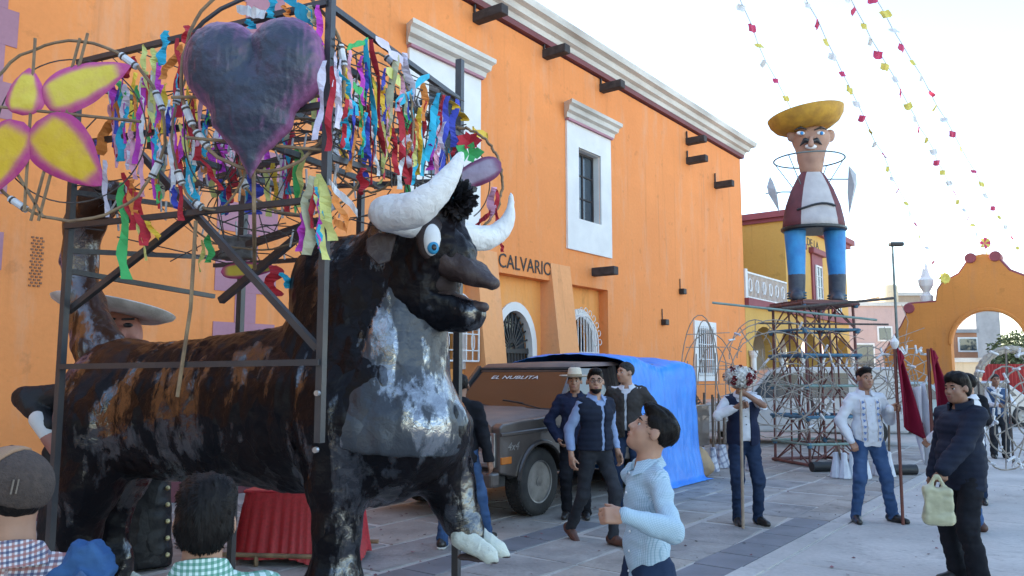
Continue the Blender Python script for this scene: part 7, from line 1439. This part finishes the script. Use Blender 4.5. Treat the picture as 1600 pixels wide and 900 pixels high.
bunting([(1325, -10), (1337, 14), (1350, 37), (1360, 59), (1373, 80), (1384, 99), (1397, 120), (1407, 141), (1418, 161), (1429, 181), (1436, 198), (1448, 215), (1458, 233), (1464, 250), (1473, 266), (1481, 283), (1490, 298), (1497, 312), (1505, 326), (1513, 339), (1518, 350), (1526, 364), (1535, 378), (1541, 393)], 10, 30, 'long bunting string ending at the scrolls on top of the gateway', 2)
bunting([(1365, -8), (1380, 17), (1394, 44), (1410, 70), (1424, 94), (1439, 117), (1452, 142), (1463, 164), (1476, 184), (1488, 205), (1500, 228), (1512, 250), (1522, 266), (1532, 284), (1540, 303), (1552, 322), (1560, 337), (1570, 352), (1580, 369), (1590, 385), (1604, 408)], 10, 29, 'long bunting string passing beyond the gateway scrolls', 0)
# paper flowers on the gateway
for px, py, lab in ((1475, 435, 'yellow paper rosette tied on the white urn of the gateway'), (1538, 380, 'pink and yellow paper flower on top of the gateway scrolls')):
    o = empty('paper_rosette', P(px, py, 30.2), 0, lab, 'rosette')
    for k in range(8): a = 2 * math.pi * k / 8; quick('petal', BC[1] if px < 1500 or k % 2 else BC[0], o, 'poly', [(0, 0, 0), (.19 * math.cos(a - .4), -.1, .19 * math.sin(a - .4)), (.24 * math.cos(a), -.02, .24 * math.sin(a)), (.19 * math.cos(a + .4), -.1, .19 * math.sin(a + .4))])
# parked vehicles in the background
def car(px, py, Y, ln, m, label, kind, rz):
    c = P(px, py, Y); o = empty('parked_car', (c[0], Y, 0), rz, label, 'car', 'vehicles parked behind the tower'); h = ln / 2
    if kind == 'van': out = [(-h, .3), (-h, .95), (-h + .1, 1.0), (-h + .9, 1.08), (-h + 1.5, 1.75), (-h + 1.8, 1.82), (h - .1, 1.82), (h, 1.7), (h, .3)]; gl = [((-h + 1.05, 1.1), (-h + 1.55, 1.68), (-h + 2.2, 1.68), (-h + 2.2, 1.1)), ((-h + 2.3, 1.1), (-h + 2.3, 1.68), (-h + 3.3, 1.68), (-h + 3.3, 1.1))]
    else: out = [(-h, .3), (-h, .75), (-h + .15, .85), (-h + 1.1, .95), (-h + 1.75, 1.42), (h - 1.3, 1.45), (h - .6, 1.0), (h - .05, .92), (h, .3)]; gl = [((-h + 1.3, .96), (-h + 1.8, 1.36), (-h + 2.3, 1.38), (-h + 2.3, .96)), ((-h + 2.4, .96), (-h + 2.4, 1.38), (h - 1.35, 1.38), (h - .9, .96))]
    MB().prism(out, XZ, -.85, .85).build('body', m, o, bevel=.06)
    for s in (-1, 1):
        for g4 in gl: MB().prism(list(g4), XZ, s * .845, s * .862).build('side_window', m_glass, o)
        for wx in (-h + .75, h - .8): w_ = quick('wheel', m_rub, o, 'lathe', [(0, -.1), (.29, -.1), (.32, -.06), (.32, .06), (.29, .1), (0, .1)], 20, c=(wx, s * .80, .32), rot=rotm(R(90), 0, 0)); quick('rim', m_rim, w_, 'lathe', [(0, 0), (.2, 0), (.19, .02), (.06, .015), (0, .03)], 14, c=(wx, s * .905, .32), rot=rotm(R(-90 * s), 0, 0))
    quick('headlamp', m_lens, o, 'bb', -h - .02, -h + .05, -.75, -.5, .6, .75); quick('headlamp', m_lens, o, 'bb', -h - .02, -h + .05, .5, .75, .6, .75); quick('bumper', m_iron, o, 'bb', -h - .08, -h + .06, -.82, .82, .34, .5, bevel=.03)
m_cw = mat('white_car_paint', (.50, .50, .50), (.42, .42, .43), ns=2, rough=.3, bump=.03, coat=.5); m_cg = mat('pale_green_car_paint', (.28, .38, .40), rough=.3, coat=.5, bump=.03); m_cs = mat('silver_car_paint', (.36, .37, .39), rough=.3, coat=.5, metal=.3, bump=.03)
car(1246, 660, 19.5, 4.6, m_cw, 'white van parked behind the firework tower', 'van', R(-8)); car(1385, 640, 23, 4.3, m_cg, 'pale green car parked behind the first banner', 'car', R(-5)); car(1508, 640, 26, 4.2, m_cs, 'silver car parked in the street before the gateway', 'car', R(10))
# denim jacket hung on the boy's arm
dj = P(150, 858, 1.80); q = SDF(); q.box((-.02, 0, -.07), (.04, .022, .07), rot=rotm(0, R(38), 0), rd=.012, k=.012).box((.02, -.015, -.15), (.042, .02, .09), rot=rotm(0, R(12), 0), rd=.012, k=.012).cone((-.045, .0, -.01), (-.05, .0, -.2), .024, .036, .015)
jk = link('denim_jacket', q.mesh('denim_jacket', .005, folds(.007, 26, 3)), cloth('bright_denim', (.022, .065, .17), (.045, .11, .24), ns=9, bs=260), None, 'blue denim jacket hanging over the arm of the capped boy', 'jacket', loc=dj); jk.scale = (.8, .8, .9); jk.rotation_euler = (0, R(14), 0)
quick('pocket_flap', c_jean, jk, 'box', (.022, -.066, -.06), (.05, .010, .03), rot=rotm(0, R(28), R(6)), bevel=.004)
# litter
V = []; F = []
for k in range(900):
    u, v = rng.uniform(3, 15), (rng.uniform(-9.5, -1) if k % 3 == 0 else rng.uniform(-9.5, -4.8)); x, y, _ = UV(u, v); s_ = rng.uniform(.006, .022); a = rng.uniform(0, 6); z = .006
    if y < 2.5: continue
    i = len(V); V += [(x + s_ * math.cos(a + q_), y + s_ * math.sin(a + q_), z + .008 * (q_ > 3)) for q_ in (0, 1.4, 3.0, 4.5)]; F.append([i, i + 1, i + 2, i + 3])
tag(link('ground_litter', fmesh('litter', V, np.array(F)), mat('litter_scraps', (.04, .035, .035), (.30, .12, .14), ns=.9, rough=.9, bump=0)), 'scraps of burnt paper scattered over the paving', 'litter', kind='stuff')
